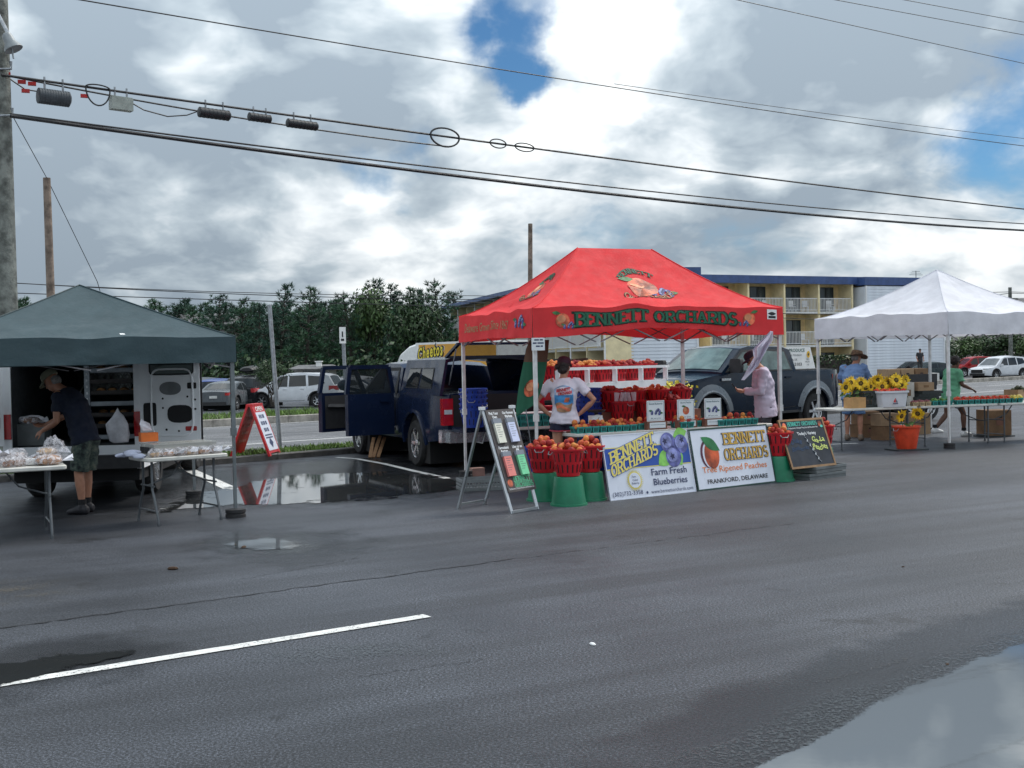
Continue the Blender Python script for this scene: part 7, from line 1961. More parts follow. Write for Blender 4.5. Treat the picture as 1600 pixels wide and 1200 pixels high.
# pale cloth tied to the canopy corner
CLO = cloth_mat('pale lilac cloth', (.74, .70, .80), .8, .3)
cl = thing('hanging_cloth', 'pale cloth hanging from the red canopy corner in front of the man in long sleeves', 'cloth', (0, 0, 0)); Yc = 16.35
LE = [(1204, 517), (1190, 531), (1176, 546), (1178, 558), (1172, 569), (1163, 586), (1158, 594)]; RE = [(1208, 518), (1208, 531), (1201, 542), (1192, 558), (1185, 572), (1174, 583), (1163, 594)]
def cfn(u, v):
    i = min(5, int(v * 6)); f = v * 6 - i; (xa, ya), (xb, yb_) = ((lerp(E[i][0], E[i + 1][0], f), lerp(E[i][1], E[i + 1][1], f)) for E in (LE, RE))
    q = sin(pi * min(1, v * 1.1 + .05)); return at(lerp(xa, xb, u), lerp(ya, yb_, u) + .8 * sin(u * 15 + v * 4) * q, Yc + (.07 * sin(u * 8 + v * 5) + .03 * sin(u * 21 - v * 3)) * q)
cl.location = at(1200, 530, Yc)
b = MB(); b.grid(lambda u, v: cfn(u, v) - cl.location, 14, 24); b.grid(lambda u, v: cfn(1 - u, v) - cl.location + Vector((0, .006, 0)), 14, 24); b.build('cloth', CLO, cl, smooth=70)
# red sandwich board on the verge
q0, q1 = G(366, 712.5, .09), G(432, 708.5, .09); cA = (q0 + q1) / 2; hA = .92; half = (q1 - q0).length / 2 - .02
rs = thing('sandwich_board', 'red and white plastic sandwich board standing on the grass verge', 'sandwich board', (cA.x, cA.y, .085), rad(-6))
RPL = M('red sign plastic', (.50, .015, .02), .4, var=.08)
for sg in (-1, 1):
    ft, tp_ = Vector((sg * half, 0, 0)), Vector((sg * .05, 0, hA)); upv = (tp_ - ft).normalized(); yv = Vector((0, 1, 0)); nv = (yv.cross(upv) * 1).normalized(); nv = nv if nv.x * sg > 0 else -nv
    Lp = (tp_ - ft).length; b = MB(); m = Matrix((yv, upv, nv)).transposed().to_4x4(); m.translation = ft
    b.prism([(-.32, 0), (-.25, .0), (-.22, .05), (.22, .05), (.25, 0), (.32, 0), (.32, Lp), (-.32, Lp)], m, -.04); pn = b.build('panel', RPL, rs)
    f = plane_fn(ft + nv * .004, yv * (1 if sg > 0 else -1), upv) if sg > 0 else plane_fn(ft + nv * .004, -yv, upv)
    fO = lambda u, v, k=0.0, ft=ft, nv=nv, sg=sg, upv=upv: ft + nv * (.005 + k) + yv * (u * sg) + upv * v
    polys(pn, SW, [[(-.27, .10), (.27, .10), (.27, Lp - .14), (-.27, Lp - .14)]], fO, 'white_face')
    polys(pn, NAVY, [[(x, z), (x + w, z), (x + w, z + .07), (x, z + .07)] for z, L_ in ((Lp - .26, ((-.15, .05), (-.08, .05), (0, .03), (.05, .08))), (Lp - .39, ((-.17, .06), (-.09, .04), (-.03, .07), (.07, .08))), (Lp - .52, ((-.13, .07), (-.04, .05), (.04, .08)))) for x, w in L_], lift(fO, .002), 'lettering')
    polys(pn, NAVY, [[(-.2, Lp - .60), (.2, Lp - .60), (.2, Lp - .575), (-.2, Lp - .575)], [(-.2, Lp - .65), (.2, Lp - .65), (.2, Lp - .625), (-.2, Lp - .625)], [(0, .14), (.11, .24), (0, .34), (-.11, .24)]], lift(fO, .002), 'emblem')
    lettering(pn, WHITE, [(text2d('OPEN', .02), lift(fO, .002), -.2, Lp - .12, .4, .09)])
    fI2 = lambda u, v, k=0.0, ft=ft, nv=nv, sg=sg, upv=upv: ft - nv * (.045 + k) + yv * (u * -sg) + upv * v
    polys(pn, M('pale red print', (.55, .25, .22), .6, var=0), [[(x, z), (x + w, z), (x + w, z + .05), (x, z + .05)] for z in (Lp * .72, Lp * .58, Lp * .44, Lp * .28) for x, w in ((-.2, .09), (-.08, .06), (.0, .1), (.13, .06))], fI2, 'lettering')
b = MB(); b.box((0, 0, hA), (.12, .6, .05)); b.build('hinge', RPL, rs)
# planks leaning under the navy pickup
for i, (x0, x1) in enumerate(((578, 584), (583, 592), (590, 597))):
    a, c = G(x0, 716), at(x1, 684, 21.9)
    o = MB().bar(Vector((0, .03 * i, .01)), c - a + Vector((.02 * i, .03 * i, .03 * (i % 2))), .062, .03, up=(0, 1, 0)).build('plank', M('raw plank', (.30, .17, .09), .8, var=.2, vs=6)); o.location = a
    tag(o, ('leaning raw timber plank, outer one of three before the pickup front wheel', 'leaning raw timber plank, middle one of three before the pickup front wheel', 'leaning raw timber plank closest to the pickup rear wheel')[i], 'plank', 'planks leaning on the pickup')
# leaf bits and stones on the asphalt
BIT = M('dead leaf', (.05, .025, .012), .9); 
for i, (x, y, s) in enumerate(((270, 890, .05), (381, 856, .04), (368, 852, .02), (1480, 1039, .018), (926, 1008, .03), (1411, 886, .015))):
    q = G(x, y); o = MB().ball((0, 0, 0), 1, 7, 4).build('leaf_bit' if i < 5 else 'pebble', BIT if i != 4 else WHITE); o.scale = (s, s * .5, s * .35); o.location = (q.x, q.y, s * .2); o.rotation_euler = (0, 0, i * 1.3)
    tag(o, ('curled dead leaf on the asphalt below the bakery table', 'dead leaf standing in the small bright puddle', 'tiny dark bit in the small bright puddle', 'dark pebble beside the big puddle', 'small white paper scrap on open asphalt', 'dark speck on open asphalt past the signs')[i], 'litter')
# ------------------------------------------------------------ white canopy stall goods
CARDB = M('cardboard', (.33, .22, .13), .85, var=.12, vs=4); CARDD = M('dark cardboard', (.20, .115, .06), .85, var=.15, vs=4); BLKC = M('black crate plastic', (.022, .028, .030), .5, var=.1)
def box_thing(name, label, p, d, rz, mat, cat='box', group=None, open_top=True, tape=False, holes=False):
    t = thing(name, label, cat, p, rz, group); x, y, z = d; b = MB(); e = .012
    if open_top:
        b.box((0, 0, .006), (x, y, .012))
        for sg in (1, -1): b.box((0, sg * (y / 2 - e / 2), z / 2 + .006), (x, e, z - .012)); b.box((sg * (x / 2 - e / 2), 0, z / 2 + .006), (e, y - 2 * e - .002, z - .012))
    else: b.box((0, 0, z / 2), (x, y, z))
    b.build('carton_wall' if open_top else 'carton_body', mat, t)
    if not open_top:
        b = MB(); b.box((0, 0, z + .002), (x + .012, y * .49, .006)); b.box((0, y * .25 + .01, z + .003), (x + .01, y * .46, .006)); b.build('flap', mat, t)
        b = MB(); b.box((0, -y / 2 - .002, z * .55), (x * .32, .004, z * .28)); b.build('print', CARDD if mat is not CARDD else BRWN, t)
    if holes:
        b = MB(); b.box((0, -y / 2 - .002, z * .72), (.09, .004, .03)); b.build('hand_hole', DARK, t)
    return t
aw = rad(17.2)
p = onT(1335, .14); box_thing('cardboard_box', 'small tan cardboard box at the end of the table below the sunflowers', p, (.30, .24, .19), aw, M('bright cardboard', (.50, .29, .12), .8, var=.1))
p = onT(1356, .32); crate('black crate holding sunflower stems behind the small cardboard box', p, aw, (.42, .34, .30), BLKC)
p = onT(1389, .16)
tub = thing('plastic_tub', 'white rectangular tub of red tomatoes with a small red and blue sailboat emblem', 'tub', p, aw)
b = MB(); rr4 = lambda w, d, r=.05: [(w / 2 - r + r * cos(a), d / 2 - r + r * sin(a)) for a in (0, pi / 4, pi / 2)] + [(-w / 2 + r + r * cos(a), d / 2 - r + r * sin(a)) for a in (pi / 2, 3 * pi / 4, pi)] + [(-w / 2 + r + r * cos(a), -d / 2 + r + r * sin(a)) for a in (pi, 5 * pi / 4, 3 * pi / 2)] + [(w / 2 - r + r * cos(a), -d / 2 + r + r * sin(a)) for a in (3 * pi / 2, 7 * pi / 4, 2 * pi)]
b.rings([[Vector((x, y, z)) for x, y in rr4(w, d)] for w, d, z in ((.50, .34, 0), (.56, .38, .25), (.60, .42, .255), (.60, .42, .29), (.55, .37, .29), (.53, .35, .2))]); b.build('body', M('white tub plastic', (.62, .64, .68), .4, var=.04), tub, smooth=35)
fT = plane_fn((0, -.182, .10), (1, 0, 0), (0, .05, 1), .004)
polys(tub, RDP, [[(.01, -.02), (.01, .08), (-.04, -.01)]], fT, 'sail_print'); polys(tub, NAVY, [[(.02, -.02), (.02, .05), (.05, -.02)], [(-.05, -.045), (.05, -.045), (.06, -.03), (-.055, -.03)]], fT, 'hull_print')
TOMM = MB(); TOMM.ball((0, 0, 0), .04, 10, 7, (1, 1, .82)); TOMM = TOMM.mesh('tomato', TOMATO, 60); STEMG = M('green stalk', (.06, .14, .03), .7)
TSTEM = MB(); [TSTEM.bar((0, 0, .032), (cos(a) * .018, sin(a) * .018, .036), .005) for a in (0, 1.3, 2.5, 3.8, 5)]; TSTEM = TSTEM.mesh('stalk', STEMG)
def tomato(q, label, group, k=1.0):
    o = link('tomato', TOMM); o.location = q; o.rotation_euler = (random.uniform(-.6, .6), random.uniform(-.6, .6), random.uniform(0, 6)); o.scale = (k, k, k); link('stalk', TSTEM, o); tag(o, label, 'tomato', group)
for i in range(20):
    x, y = -.22 + .11 * (i % 5), -.11 + .075 * (i // 5)
    tomato(p + Matrix.Rotation(aw, 3, 'Z') @ Vector((x + random.uniform(-.015, .015), y, .275 + random.uniform(0, .03))), 'red tomato heaped in the white tub beside the sunflowers', 'tomatoes in the white tub', 1.05)
# sunflowers
PET = M('sunflower petal', (.90, .52, .02), .6, var=.25, vs=16); SEED = M('sunflower seed disc', (.05, .025, .010), .9, var=.4, vs=40); SEEDG = M('sunflower inner ring', (.16, .11, .02), .9, var=.3, vs=40)
def sunflower(p, yaw, tilt, k, label, group, stem_to):
    t = thing('sunflower', label, 'flower', p, 0, group); R = Matrix.Rotation(yaw, 3, 'Z') @ Matrix.Rotation(pi / 2 + tilt, 3, 'X')
    b = MB(); rn = random.Random(int(p.x * 1e4))
    for ring, (n, l, z) in enumerate(((17, .080, .004), (15, .068, .012))):
        for i in range(n):
            a = 2 * pi * (i + .5 * ring) / n + rn.uniform(-.08, .08); d = Vector((cos(a), sin(a), 0)); x = Vector((-sin(a), cos(a), 0)); w = .015 * rn.uniform(.8, 1.2); L = l * rn.uniform(.85, 1.2); c = rn.uniform(-.018, .022)
            vs = [d * .038 - x * w * .6, d * .038 + x * w * .6, d * (.038 + L * .55) + x * w + Vector((0, 0, c)), d * (.038 + L) + Vector((0, 0, c * 1.6 - .008)), d * (.038 + L * .55) - x * w + Vector((0, 0, c))]
            b.add([R @ ((q + Vector((0, 0, z))) * k) for q in vs], [(0, 1, 2, 4), (2, 3, 4)])
    b.build('petal_ring', PET, t)
    b = MB(); b.lathe([(.043 * k, 0), (.043 * k, .008 * k), (.033 * k, .018 * k), (.01 * k, .013 * k)], n=16, m=R); b.use(1).lathe([(.022 * k, .017 * k), (.018 * k, .021 * k), (.004, .018 * k)], n=12, m=R); b.build('seed_disc', [SEED, SEEDG], t, smooth=40)
    b = MB(); e = Vector(stem_to) - p; b.tube([R @ Vector((0, 0, -.005)), R @ Vector((0, 0, -.05)) + Vector((0, 0, -.02)), e * .6, e], .008, 6); b.build('stem', STEMG, t)
    b = MB()
    for j in range(2):
        q = e * (.35 + .2 * j); s_ = rn.choice((-1, 1)); b.add([q, q + Vector((.06 * s_, -.03, .02)), q + Vector((.13 * s_, -.04, -.05)), q + Vector((.05 * s_, -.04, -.05))], [(0, 1, 2, 3)])
    b.build('leaf', LEAF, t)
SFL = [(1321, 605, 1.0), (1329, 598, .95), (1337, 608, 1.0), (1345, 599, .95), (1352, 606, 1.05), (1366, 597, .9), (1378, 604, .95), (1386, 597, .95), (1394, 606, .95), (1400, 594, 1.0), (1408, 601, .95), (1414, 595, .85), (1360, 604, .85), (1372, 593, .85)]
for i, (x, y, k) in enumerate(SFL):
    q = onT(x, .26 + .12 * (i % 3)); hd = at(x, y, q.y); grp = 'first' if x < 1358 else 'second'
    sunflower(hd, random.uniform(-.5, .5) + (.5 if i % 5 == 2 else 0), random.uniform(-.25, .35), k * 1.16, 'yellow sunflower with dark centre in the bunch over the %s' % ('small cardboard box' if x < 1358 else 'white tub of tomatoes'), 'sunflowers over the %s' % ('cardboard box' if x < 1358 else 'white tub'), q + Vector((0, .05, .05)))
p = onT(1394, .42); box_thing('black_bucket_crate', 'black crate behind the white tub holding the second sunflower bunch', p, (.40, .3, .30), aw, BLKC, 'crate')
p = onT(1414, .55); box_thing('cardboard_box', 'pale upright carton between the sunflowers and the black trays', p, (.22, .25, .42), aw, M('pale carton', (.52, .50, .46), .8), open_top=False)
p = onT(1441, .48); 
for i in range(3): box_thing('seed_tray', 'shallow black tray, %s of the stack behind the wooden cartons' % ('lowest', 'middle', 'topmost')[i], p + Vector((.0 + .04 * i, .02, .10 + .052 * i)), (.50, .34, .05), aw + .06 * i, BLKC, 'tray', 'stacked black trays')
b = MB(); b.box((0, 0, .05), (.44, .3, .1)); o = b.build('upturned_crate', BLKC); o.location = p; o.rotation_euler = (0, 0, aw); tag(o, 'black upturned crate carrying the stack of shallow trays', 'crate')
box_thing('cardboard_box', 'brown box standing on the black trays by the back canopy leg', p + Vector((.0, .02, .262)), (.34, .26, .15), aw, CARDB, open_top=False)
CORN = M('purple potatoes', (.22, .07, .08), .7, var=.3, vs=20); BEANS = M('green beans', (.10, .22, .04), .6, var=.35, vs=20)
xs_ = 1424
for i in range(3):
    for k in range(2):
        p = onT(1428 + i * 9.8, .06 + .12 * k); carton(p, aw, 'pale wooden carton of purple potatoes, %s in the %s row beside the white tub' % (ORD[i], ('front', 'back')[k]), 'wooden cartons of potatoes, row %d' % k, CARTW); heap('potato_heap', p + Vector((0, 0, .07)), .05, 9, CORN, .02, 300 + i * 2 + k)
for i in range(3):
    for k in range(3):
        p = onT(1459 + i * 11.5, .06 + .12 * k); carton(p, aw, 'teal carton of green beans, %s in the %s row from the potatoes' % (ORD[i], ORD[k]), 'bean cartons'); heap('bean_heap', p + Vector((0, 0, .08)), .055, 14, BEANS, .016, 320 + i * 3 + k, hgt=.7)
for i in range(11):
    for k in range(4):
        p = onT(1496 + i * 9.6, .06 + .122 * k); carton(p, aw, 'teal carton of %s, %s along the %s row past the white canopy leg' % ('tomatoes' if i < 9 else 'yellow peppers', ORD[i], ORD[k]), 'tomato cartons row %d' % (k + 1))
        rn = random.Random(i * 9 + k)
        if k < 2 and i < 9:
            for dx, dy, dz_ in ((-.025, -.02, .082), (.028, -.018, .085), (-.02, .03, .085), (.028, .028, .088), (.0, .0, .118)): tomato(p + Vector((dx + rn.uniform(-.006, .006), dy, dz_)), 'red tomato in the teal cartons past the white canopy leg', 'tomatoes in teal cartons', .78)
        else: heap('tomato_heap', p + Vector((0, 0, .078)), .055, 7, TOMATO if i < 9 else M('yellow peppers', (.55, .42, .05), .4, var=.3, vs=14), .032, 400 + i * 4 + k)
for x, yk, c, lb in ((1588, .62, CARDB, 'open cardboard tray of greens at the frame edge on the tomato table'),):
    p = onT(x, yk); box_thing('cardboard_box', lb, p + Vector((0, 0, .06)), (.36, .3, .16), aw + .3, c)
    o = heap('greens_heap', p + Vector((.05, 0, .2)), .13, 22, M('dark greens', (.05, .06, .03), .8, var=.4, vs=20), .035, 77)
# under the tables
for (x, y, d, lb, z, mt) in ((1357, 684, (.46, .36, .26), 'lower brown produce box under the sunflower table', 0, CARDD), (1358, 684, (.44, .35, .26), 'upper brown produce box under the sunflower table', .27, CARDD), (1391, 688, (.46, .36, .27), 'lower brown box beside the orange tub', 0, CARDD), (1390, 688, (.44, .34, .24), 'upper brown box beside the orange tub', .28, CARDB),
    (1375, 681, (.4, .34, .2), 'brown box on top of the rear boxes under the tub', .53, CARDD), (1440, 679, (.40, .34, .44), 'tall tan box behind the orange tub', 0, CARDB), (1561, 683, (.50, .44, .50), 'big square brown box under the tomato table', .03, CARDD)):
    q = G(x, y); box_thing('cardboard_box', lb, Vector((q.x, q.y + .25, z)), d, aw + random.uniform(-.15, .15), mt, open_top=False, holes=True, group='brown boxes under the tables')
q = G(1561, 683); o = MB().box((0, 0, .012), (.6, .5, .024)).build('black_tray', BLKC); o.location = (q.x, q.y + .25, 0); o.rotation_euler = (0, 0, aw); tag(o, 'black tray under the big square brown box', 'tray')
q = G(1421, 704); o = MB().box((0, 0, .012), (.62, .42, .024)).build('black_tray', BLKC); o.location = (q.x, q.y + .15, 0); o.rotation_euler = (0, 0, aw); tag(o, 'black tray on the asphalt under the orange tub', 'tray')
basket('orange_tub', 'orange round tub with rope handles under the white canopy table', 'orange', Vector((q.x, q.y + .15, .026)), None, .5)
for i, (x, y) in enumerate(((1408, 650), (1434, 646))): sunflower(at(x, y, q.y + .1), .5 - i, .3, 1.1, 'sunflower head drooping over the orange tub, %s one' % ('lower', 'upper')[i], 'sunflowers in the orange tub', Vector((q.x, q.y + .15, .2)))
# dark low trailer with boxes behind the pickup
q = Vector(at_g(1402, 30.5, 0)); tr = thing('utility_trailer', 'dark low trailer loaded with brown boxes beside the straw hatted man', 'trailer', q, rad(24))
b = MB(); b.box((0, 0, .82), (1.5, 1.2, .12)); b.box((0, -.6, 1.02), (1.5, .04, .3)); b.box((.72, 0, 1.02), (.05, 1.15, .3)); b.build('bed', PLAST, tr)
for x in (-.3, .4): wheel(tr, x, -.62, .33, .18, -1, 5); wheel(tr, x, .62, .33, .18, 1, 5)
b = MB(); b.box((0, 0, .6), (1.5, .8, .34)); b.build('chassis', ARCHB, tr)
b = MB(); b.box((.745, -.5, 1.0), (.03, .1, .16)); b.build('tail_light', TAILL, tr)
for i, (x, w, mt) in enumerate(((-.5, .40, CARDB), (-.06, .42, CARDB), (.40, .42, CARDD))):
    box_thing('cardboard_box', 'brown produce box on the dark trailer, %s of three' % ('closest to the straw hat', 'middle', 'outermost')[i], q + Matrix.Rotation(rad(24), 3, 'Z') @ Vector((x, -.25, .885)), (w, .4, .42), rad(24), mt, open_top=False, group='boxes on the trailer', holes=True)

# ------------------------------------------------------------ bakery stall goods
BREAD = M('baked crust', (.36, .17, .065), .7, var=.35, vs=14); BREAD2 = M('dark baked crust', (.20, .085, .035), .7, var=.35, vs=14); BREAD3 = M('pale pastry', (.50, .33, .18), .7, var=.3, vs=16)
def film_mat():
    m = bpy.data.materials.new('clear wrap film'); m.use_nodes = True
    t = NT(m.node_tree); b = t.n['Principled BSDF']; o = t.n.new('ShaderNodeTexCoord').outputs['Object']
    b.inputs['Base Color'].default_value = (.75, .74, .78, 1); b.inputs['Roughness'].default_value = .18
    t.l.new(t.range(t.noise(o, 18, 5, .7, 1.2), .42, .62, .12, .72), b.inputs['Alpha'])
    bn = t.n.new('ShaderNodeBump'); bn.inputs['Strength'].default_value = .8; bn.inputs['Distance'].default_value = .02
    t.l.new(t.noise(o, 26, 4, .7, 1.5), bn.inputs['Height']); t.l.new(bn.outputs[0], b.inputs['Normal'])
    return m
WRAP = film_mat()
def bagged(p, rz, s, mat, label, group, seed, kind='loaf'):
    t = thing('bagged_' + kind, label, 'baked goods', p, rz, group)
    if kind == 'loaf':
        o = lumpy('loaf', None, None, (0, 0, .004), (s[0], s[1], s[2]), mat, seed, amp=.10, parent=t)
    else:
        b = MB()
        for i in range(4): b.ball((-s[0] * .55 + s[0] * .37 * i, (i % 2) * s[1] * .3 - s[1] * .15, s[2] * .55), s[2] * .62, 9, 6, (1.1, 1.1, .8))
        b.build('bun', mat, t, 60)
    o = lumpy('wrap', None, None, (0, 0, 0), (s[0] * 1.12, s[1] * 1.18, s[2] * 1.14), WRAP, seed + 7, amp=.30, n=18, parent=t)
    b = MB(); rn = random.Random(seed)
    tail = []
    for j in range(6): a = j / 5 - .5; tail.append(Vector((s[0] * 1.05 + .09 + rn.uniform(-.02, .03), a * .13, s[2] * .7 + rn.uniform(-.03, .06))))
    rt0 = Vector((s[0] * .95, 0, s[2] * .6)); b.add([rt0] + tail, [(0, i + 1, i + 2) for i in range(5)]); b.build('bag_neck', BAGW, t)
    return t
kinds2 = ['round crusted loaf', 'dark rye loaf', 'bag of pale rolls', 'bag of cinnamon buns', 'flat fruit pie', 'long loaf']
rn = random.Random(12); cnt = 0
for i in range(5):
    for j in range(3):
        x = 1.83 - .16 - i * .31 + rn.uniform(-.03, .03); y = .15 + .22 * j
        if i == 0 and j == 2: continue
        p = tpt(TA, x, y, .742); kd = (i * 2 + j) % 6
        bagged(p, TA.rotation_euler.z + rn.uniform(-.5, .5) + (pi if rn.random() < .5 else 0), (.125 + .03 * rn.random(), .085 + .02 * rn.random(), .05 + .02 * rn.random()), (BREAD, BREAD2, BREAD3)[(i + j) % 3],
            '%s in clear wrap, %s row, %s' % (kinds2[kd], ('front', 'middle', 'back')[j], ('beside the man', 'second from the man', 'third from the man', 'fourth from the man', 'fifth from the man')[i]), 'bagged goods on the long table', 30 + cnt, 'buns' if kd in (2, 3) else 'loaf'); cnt += 1
        if j == 1 and i < 4: bagged(p + Vector((.02, .0, .085)), rn.uniform(0, 6), (.11, .075, .045), (BREAD3, BREAD, BREAD2)[i % 3], 'wrapped pastry on top of the others, %s, on the long table' % ('beside the man', 'second from the man', 'third from the man', 'fourth from the man')[i], 'pastries piled on the long table', 60 + cnt, 'buns' if i % 2 else 'loaf')
p = tpt(TA, 1.60, .30, .80); b = MB(); b.box((0, 0, .03), (.30, .20, .06)); o = b.build('white_box', WHITE); o.location = p + Vector((0, 0, -.05)); o.rotation_euler = (0, 0, .5); tag(o, 'flat white bakery box at the table end by the man', 'box')
lumpy('plastic_bag', 'crumpled clear plastic bag in front of the bending man', 'bag', tpt(TA, 1.75, .40, .79), (.11, .07, .13), WRAP, 91, amp=.5, n=20)
# towel bin behind the table
q = at(50, 690, 15.6); bin_ = thing('grey_bin', 'grey bin topped with folded white towels in the van opening', 'bin', (q.x, q.y, 0), rad(5))
b = MB(); b.rings([[Vector((x * k, y * k, z)) for x, y in ((-.22, -.16), (.22, -.16), (.22, .16), (-.22, .16))] for k, z in ((.9, .735), (1.0, 1.02))]); b.build('body', CRG, bin_)
TOW = M('white towel', (.60, .59, .64), .9, var=.08, bump=.4); tw_ = lumpy('towel', 'folded white towel lying on the grey bin in the van opening', 'towel', Vector((q.x, q.y, 1.022)), (.20, .14, .06), TOW, 8, amp=.2)
# table B: clamshells, buns, tissue box, cloths
CLAM = M('clear clamshell', (.55, .55, .52), .2, alpha=.62, var=0)
for i in range(3):
    for k in range(2):
        p = tpt(TB, .22 + .0 * i, .62 - .13 * (i) - .02, .742)
        if k: continue
        c = thing('clamshell_box', 'long clear bakery box, %s of three behind the bagged cookies' % ('rearmost', 'middle', 'front')[i], 'clear box', tpt(TB, .50, .52 - .14 * i, .742), TB.rotation_euler.z, 'long clear bakery boxes')
        b = MB(); b.rings([[Vector((x, y, z)) for x, y in ((-.36, -.065), (.36, -.065), (.36, .065), (-.36, .065))] for z in (0, .12)]); b.build('shell', CLAM, c)
        b = MB(); b.box((0, 0, .128), (.74, .14, .012)); b.build('lid', CLAM, c)
        b = MB(); b.box((0, .005, .05), (.68, .105, .09)); b.build('pale_cakes', M('pale cakes', (.42, .36, .27), .8, var=.25, vs=14), c)
        b = MB(); [b.box((-.365, -.04 + .04 * j, .06), (.012, .028, .07)) for j in range(3)]; b.build('end_label', INK, c)
for i in range(6):
    bagged(tpt(TB, .12 + .138 * i, .10, .742), TB.rotation_euler.z + rn.uniform(-.3, .3), (.085, .06, .048), (BREAD3, BREAD, BREAD2)[i % 3], 'bag of %s on the short table front edge, %s from the van' % (('pale rolls', 'golden buns', 'dark cookies')[i % 3], ('first', 'second', 'third', 'fourth', 'fifth', 'sixth')[i]), 'bagged goods along the short table', 130 + i, 'buns')
p = tpt(TB, .22, .55, .89); tb_ = thing('tissue_box', 'orange tissue box with a white tissue sticking up on the clear boxes', 'tissue box', p, rad(30)); MB().box((0, 0, .05), (.19, .12, .10)).build('carton', M('orange carton', (.62, .14, .02), .6, var=.1), tb_)
b = MB(); b.add([(-.06, 0, .12), (.05, .02, .12), (.02, .0, .20), (-.07, .03, .25), (-.10, -.02, .20)], [(0, 1, 2, 3, 4)]); b.build('tissue', TOW, tb_)
for i in range(4):
    p = tpt(TB, -.02 - .05 * (i % 2), .22 + .1 * i, .735 + .015 * (i % 3)); o = lumpy('folded_cloth', 'rolled white cloth hanging over the table end toward the van', 'cloth', p, (.10, .035, .03), M('bluish white cloth', (.45, .48, .60), .85, var=.1), 200 + i, 'cloths on the short table', amp=.35); o.rotation_euler = (0, 0, rn.uniform(-.5, .9))

# ------------------------------------------------------------ people
SKIN = M('skin', (.42, .20, .13), .55, var=.10, vs=9); SKINT = M('tanned skin', (.36, .17, .105), .55, var=.10, vs=9); SKIND = M('brown skin', (.13, .06, .038), .55, var=.10, vs=9)
HAIRB = M('dark brown hair', (.016, .008, .007), .5, var=.3, vs=30, bump=.5, bs=60); HAIRG = M('grey hair', (.20, .19, .18), .7, var=.2, vs=30)
def remesh(name, mb_, mat, voxel, noise_amp=0.0, noise_sc=9.0, smooth_it=4, seed=0, squash=None):
    """one continuous surface from overlapping closed pieces"""
    me = mb_.mesh(name, mat); bm = bmesh.new(); bm.from_mesh(me); bmesh.ops.recalc_face_normals(bm, faces=bm.faces); bm.to_mesh(me); bm.free()
    o = bpy.data.objects.new('tmp', me); COL.objects.link(o)
    r = o.modifiers.new('r', 'REMESH'); r.mode = 'VOXEL'; r.voxel_size = voxel; r.use_smooth_shade = True
    s = o.modifiers.new('s', 'SMOOTH'); s.factor = .5; s.iterations = smooth_it
    dg = bpy.context.evaluated_depsgraph_get(); dg.update()
    out = bpy.data.meshes.new_from_object(o.evaluated_get(dg), depsgraph=dg); bpy.data.objects.remove(o); out.name = name
    if noise_amp:
        ns = [v.normal.copy() for v in out.vertices]
        for v, n in zip(out.vertices, ns):
            q = v.co
            k = mnoise.noise(Vector((q.x * noise_sc * .7, q.y * noise_sc * .7, q.z * noise_sc * 1.5 + seed))) + .5 * mnoise.noise(Vector((q.x * noise_sc * 2 + seed, q.y * noise_sc * 2, q.z * noise_sc * 2.6)))
            v.co = q + n * k * noise_amp
    if not out.materials: out.materials.append(mat)
    for p in out.polygons: p.use_smooth = True
    out.update()
    return out
def loft(mb_, secs, n=14):
    """secs: (centre, side vector, front vector, half width, half depth)"""
    mb_.rings([[Vector(c) + Vector(x) * cos(2 * pi * j / n) * rx + Vector(y) * sin(2 * pi * j / n) * ry for j in range(n)] for c, x, y, rx, ry in secs])
def hand(mb_, wrist, dirn, palm_n, side, curl=.5, k=1.0):
    """palm, four curled fingers of unequal length and a thumb leaving the side of the palm; side: towards the thumb"""
    d = Vector(dirn).normalized(); n = Vector(palm_n); n = (n - d * n.dot(d)).normalized(); s_ = d.cross(n).normalized() * side
    w = Vector(wrist); pc = w + d * .05 * k
    loft(mb_, [(w, s_, n, .026 * k, .019 * k), (w + d * .03 * k, s_, n, .036 * k, .017 * k), (w + d * .085 * k, s_, n, .041 * k, .014 * k), (w + d * .095 * k, s_, n, .037 * k, .011 * k)], 10)
    for i, (L, off) in enumerate(((.072, .030), (.080, .010), (.074, -.010), (.058, -.029))):
        p = w + d * .082 * k + s_ * off * k; pts = [p]; a = curl * .5
        for seg in (.45, .32, .23):
            p = p + (d * cos(a) + n * sin(a)) * L * seg * k; pts.append(p); a += curl
        mb_.tube(pts, [.0095 * k, .0092 * k, .0085 * k, .0075 * k], 7)
    p = w + d * .025 * k + s_ * .028 * k
    mb_.tube([p, p + (d * .6 + s_ * .8) * .035 * k + n * .008, p + (d * .9 + s_ * .75) * .060 * k + n * .02, p + (d * 1.1 + s_ * .6) * .078 * k + n * .032], [.013 * k, .012 * k, .010 * k, .008 * k], 7)
def foot_shoe(mb_, ankle, yaw, k=1.0, up=0.0):
    f = Vector((-sin(yaw), cos(yaw), 0)); s_ = Vector((f.y, -f.x, 0)); a = Vector(ankle)
    g0 = Vector((a.x, a.y, max(0.0, a.z - .085)))
    loft(mb_, [(g0 - f * .075 + Vector((0, 0, .045)), s_, Vector((0, 0, 1)), .028, .035), (g0 - f * .05 + Vector((0, 0, .05)), s_, Vector((0, 0, 1)), .040, .049), (g0 + f * .03 + Vector((0, 0, .052)), s_, Vector((0, 0, 1)), .042, .051), (g0 + f * .10 + Vector((0, 0, .038)), s_, Vector((0, 0, 1)), .048, .037), (g0 + f * .165 + Vector((0, 0, .028)), s_, Vector((0, 0, 1)), .042, .027), (g0 + f * .195 + Vector((0, 0, .022)), s_, Vector((0, 0, 1)), .022, .016)], 12)
    mb_.tube([g0 + Vector((0, 0, .05)), a + Vector((0, 0, .03))], [.045, .042], 10)
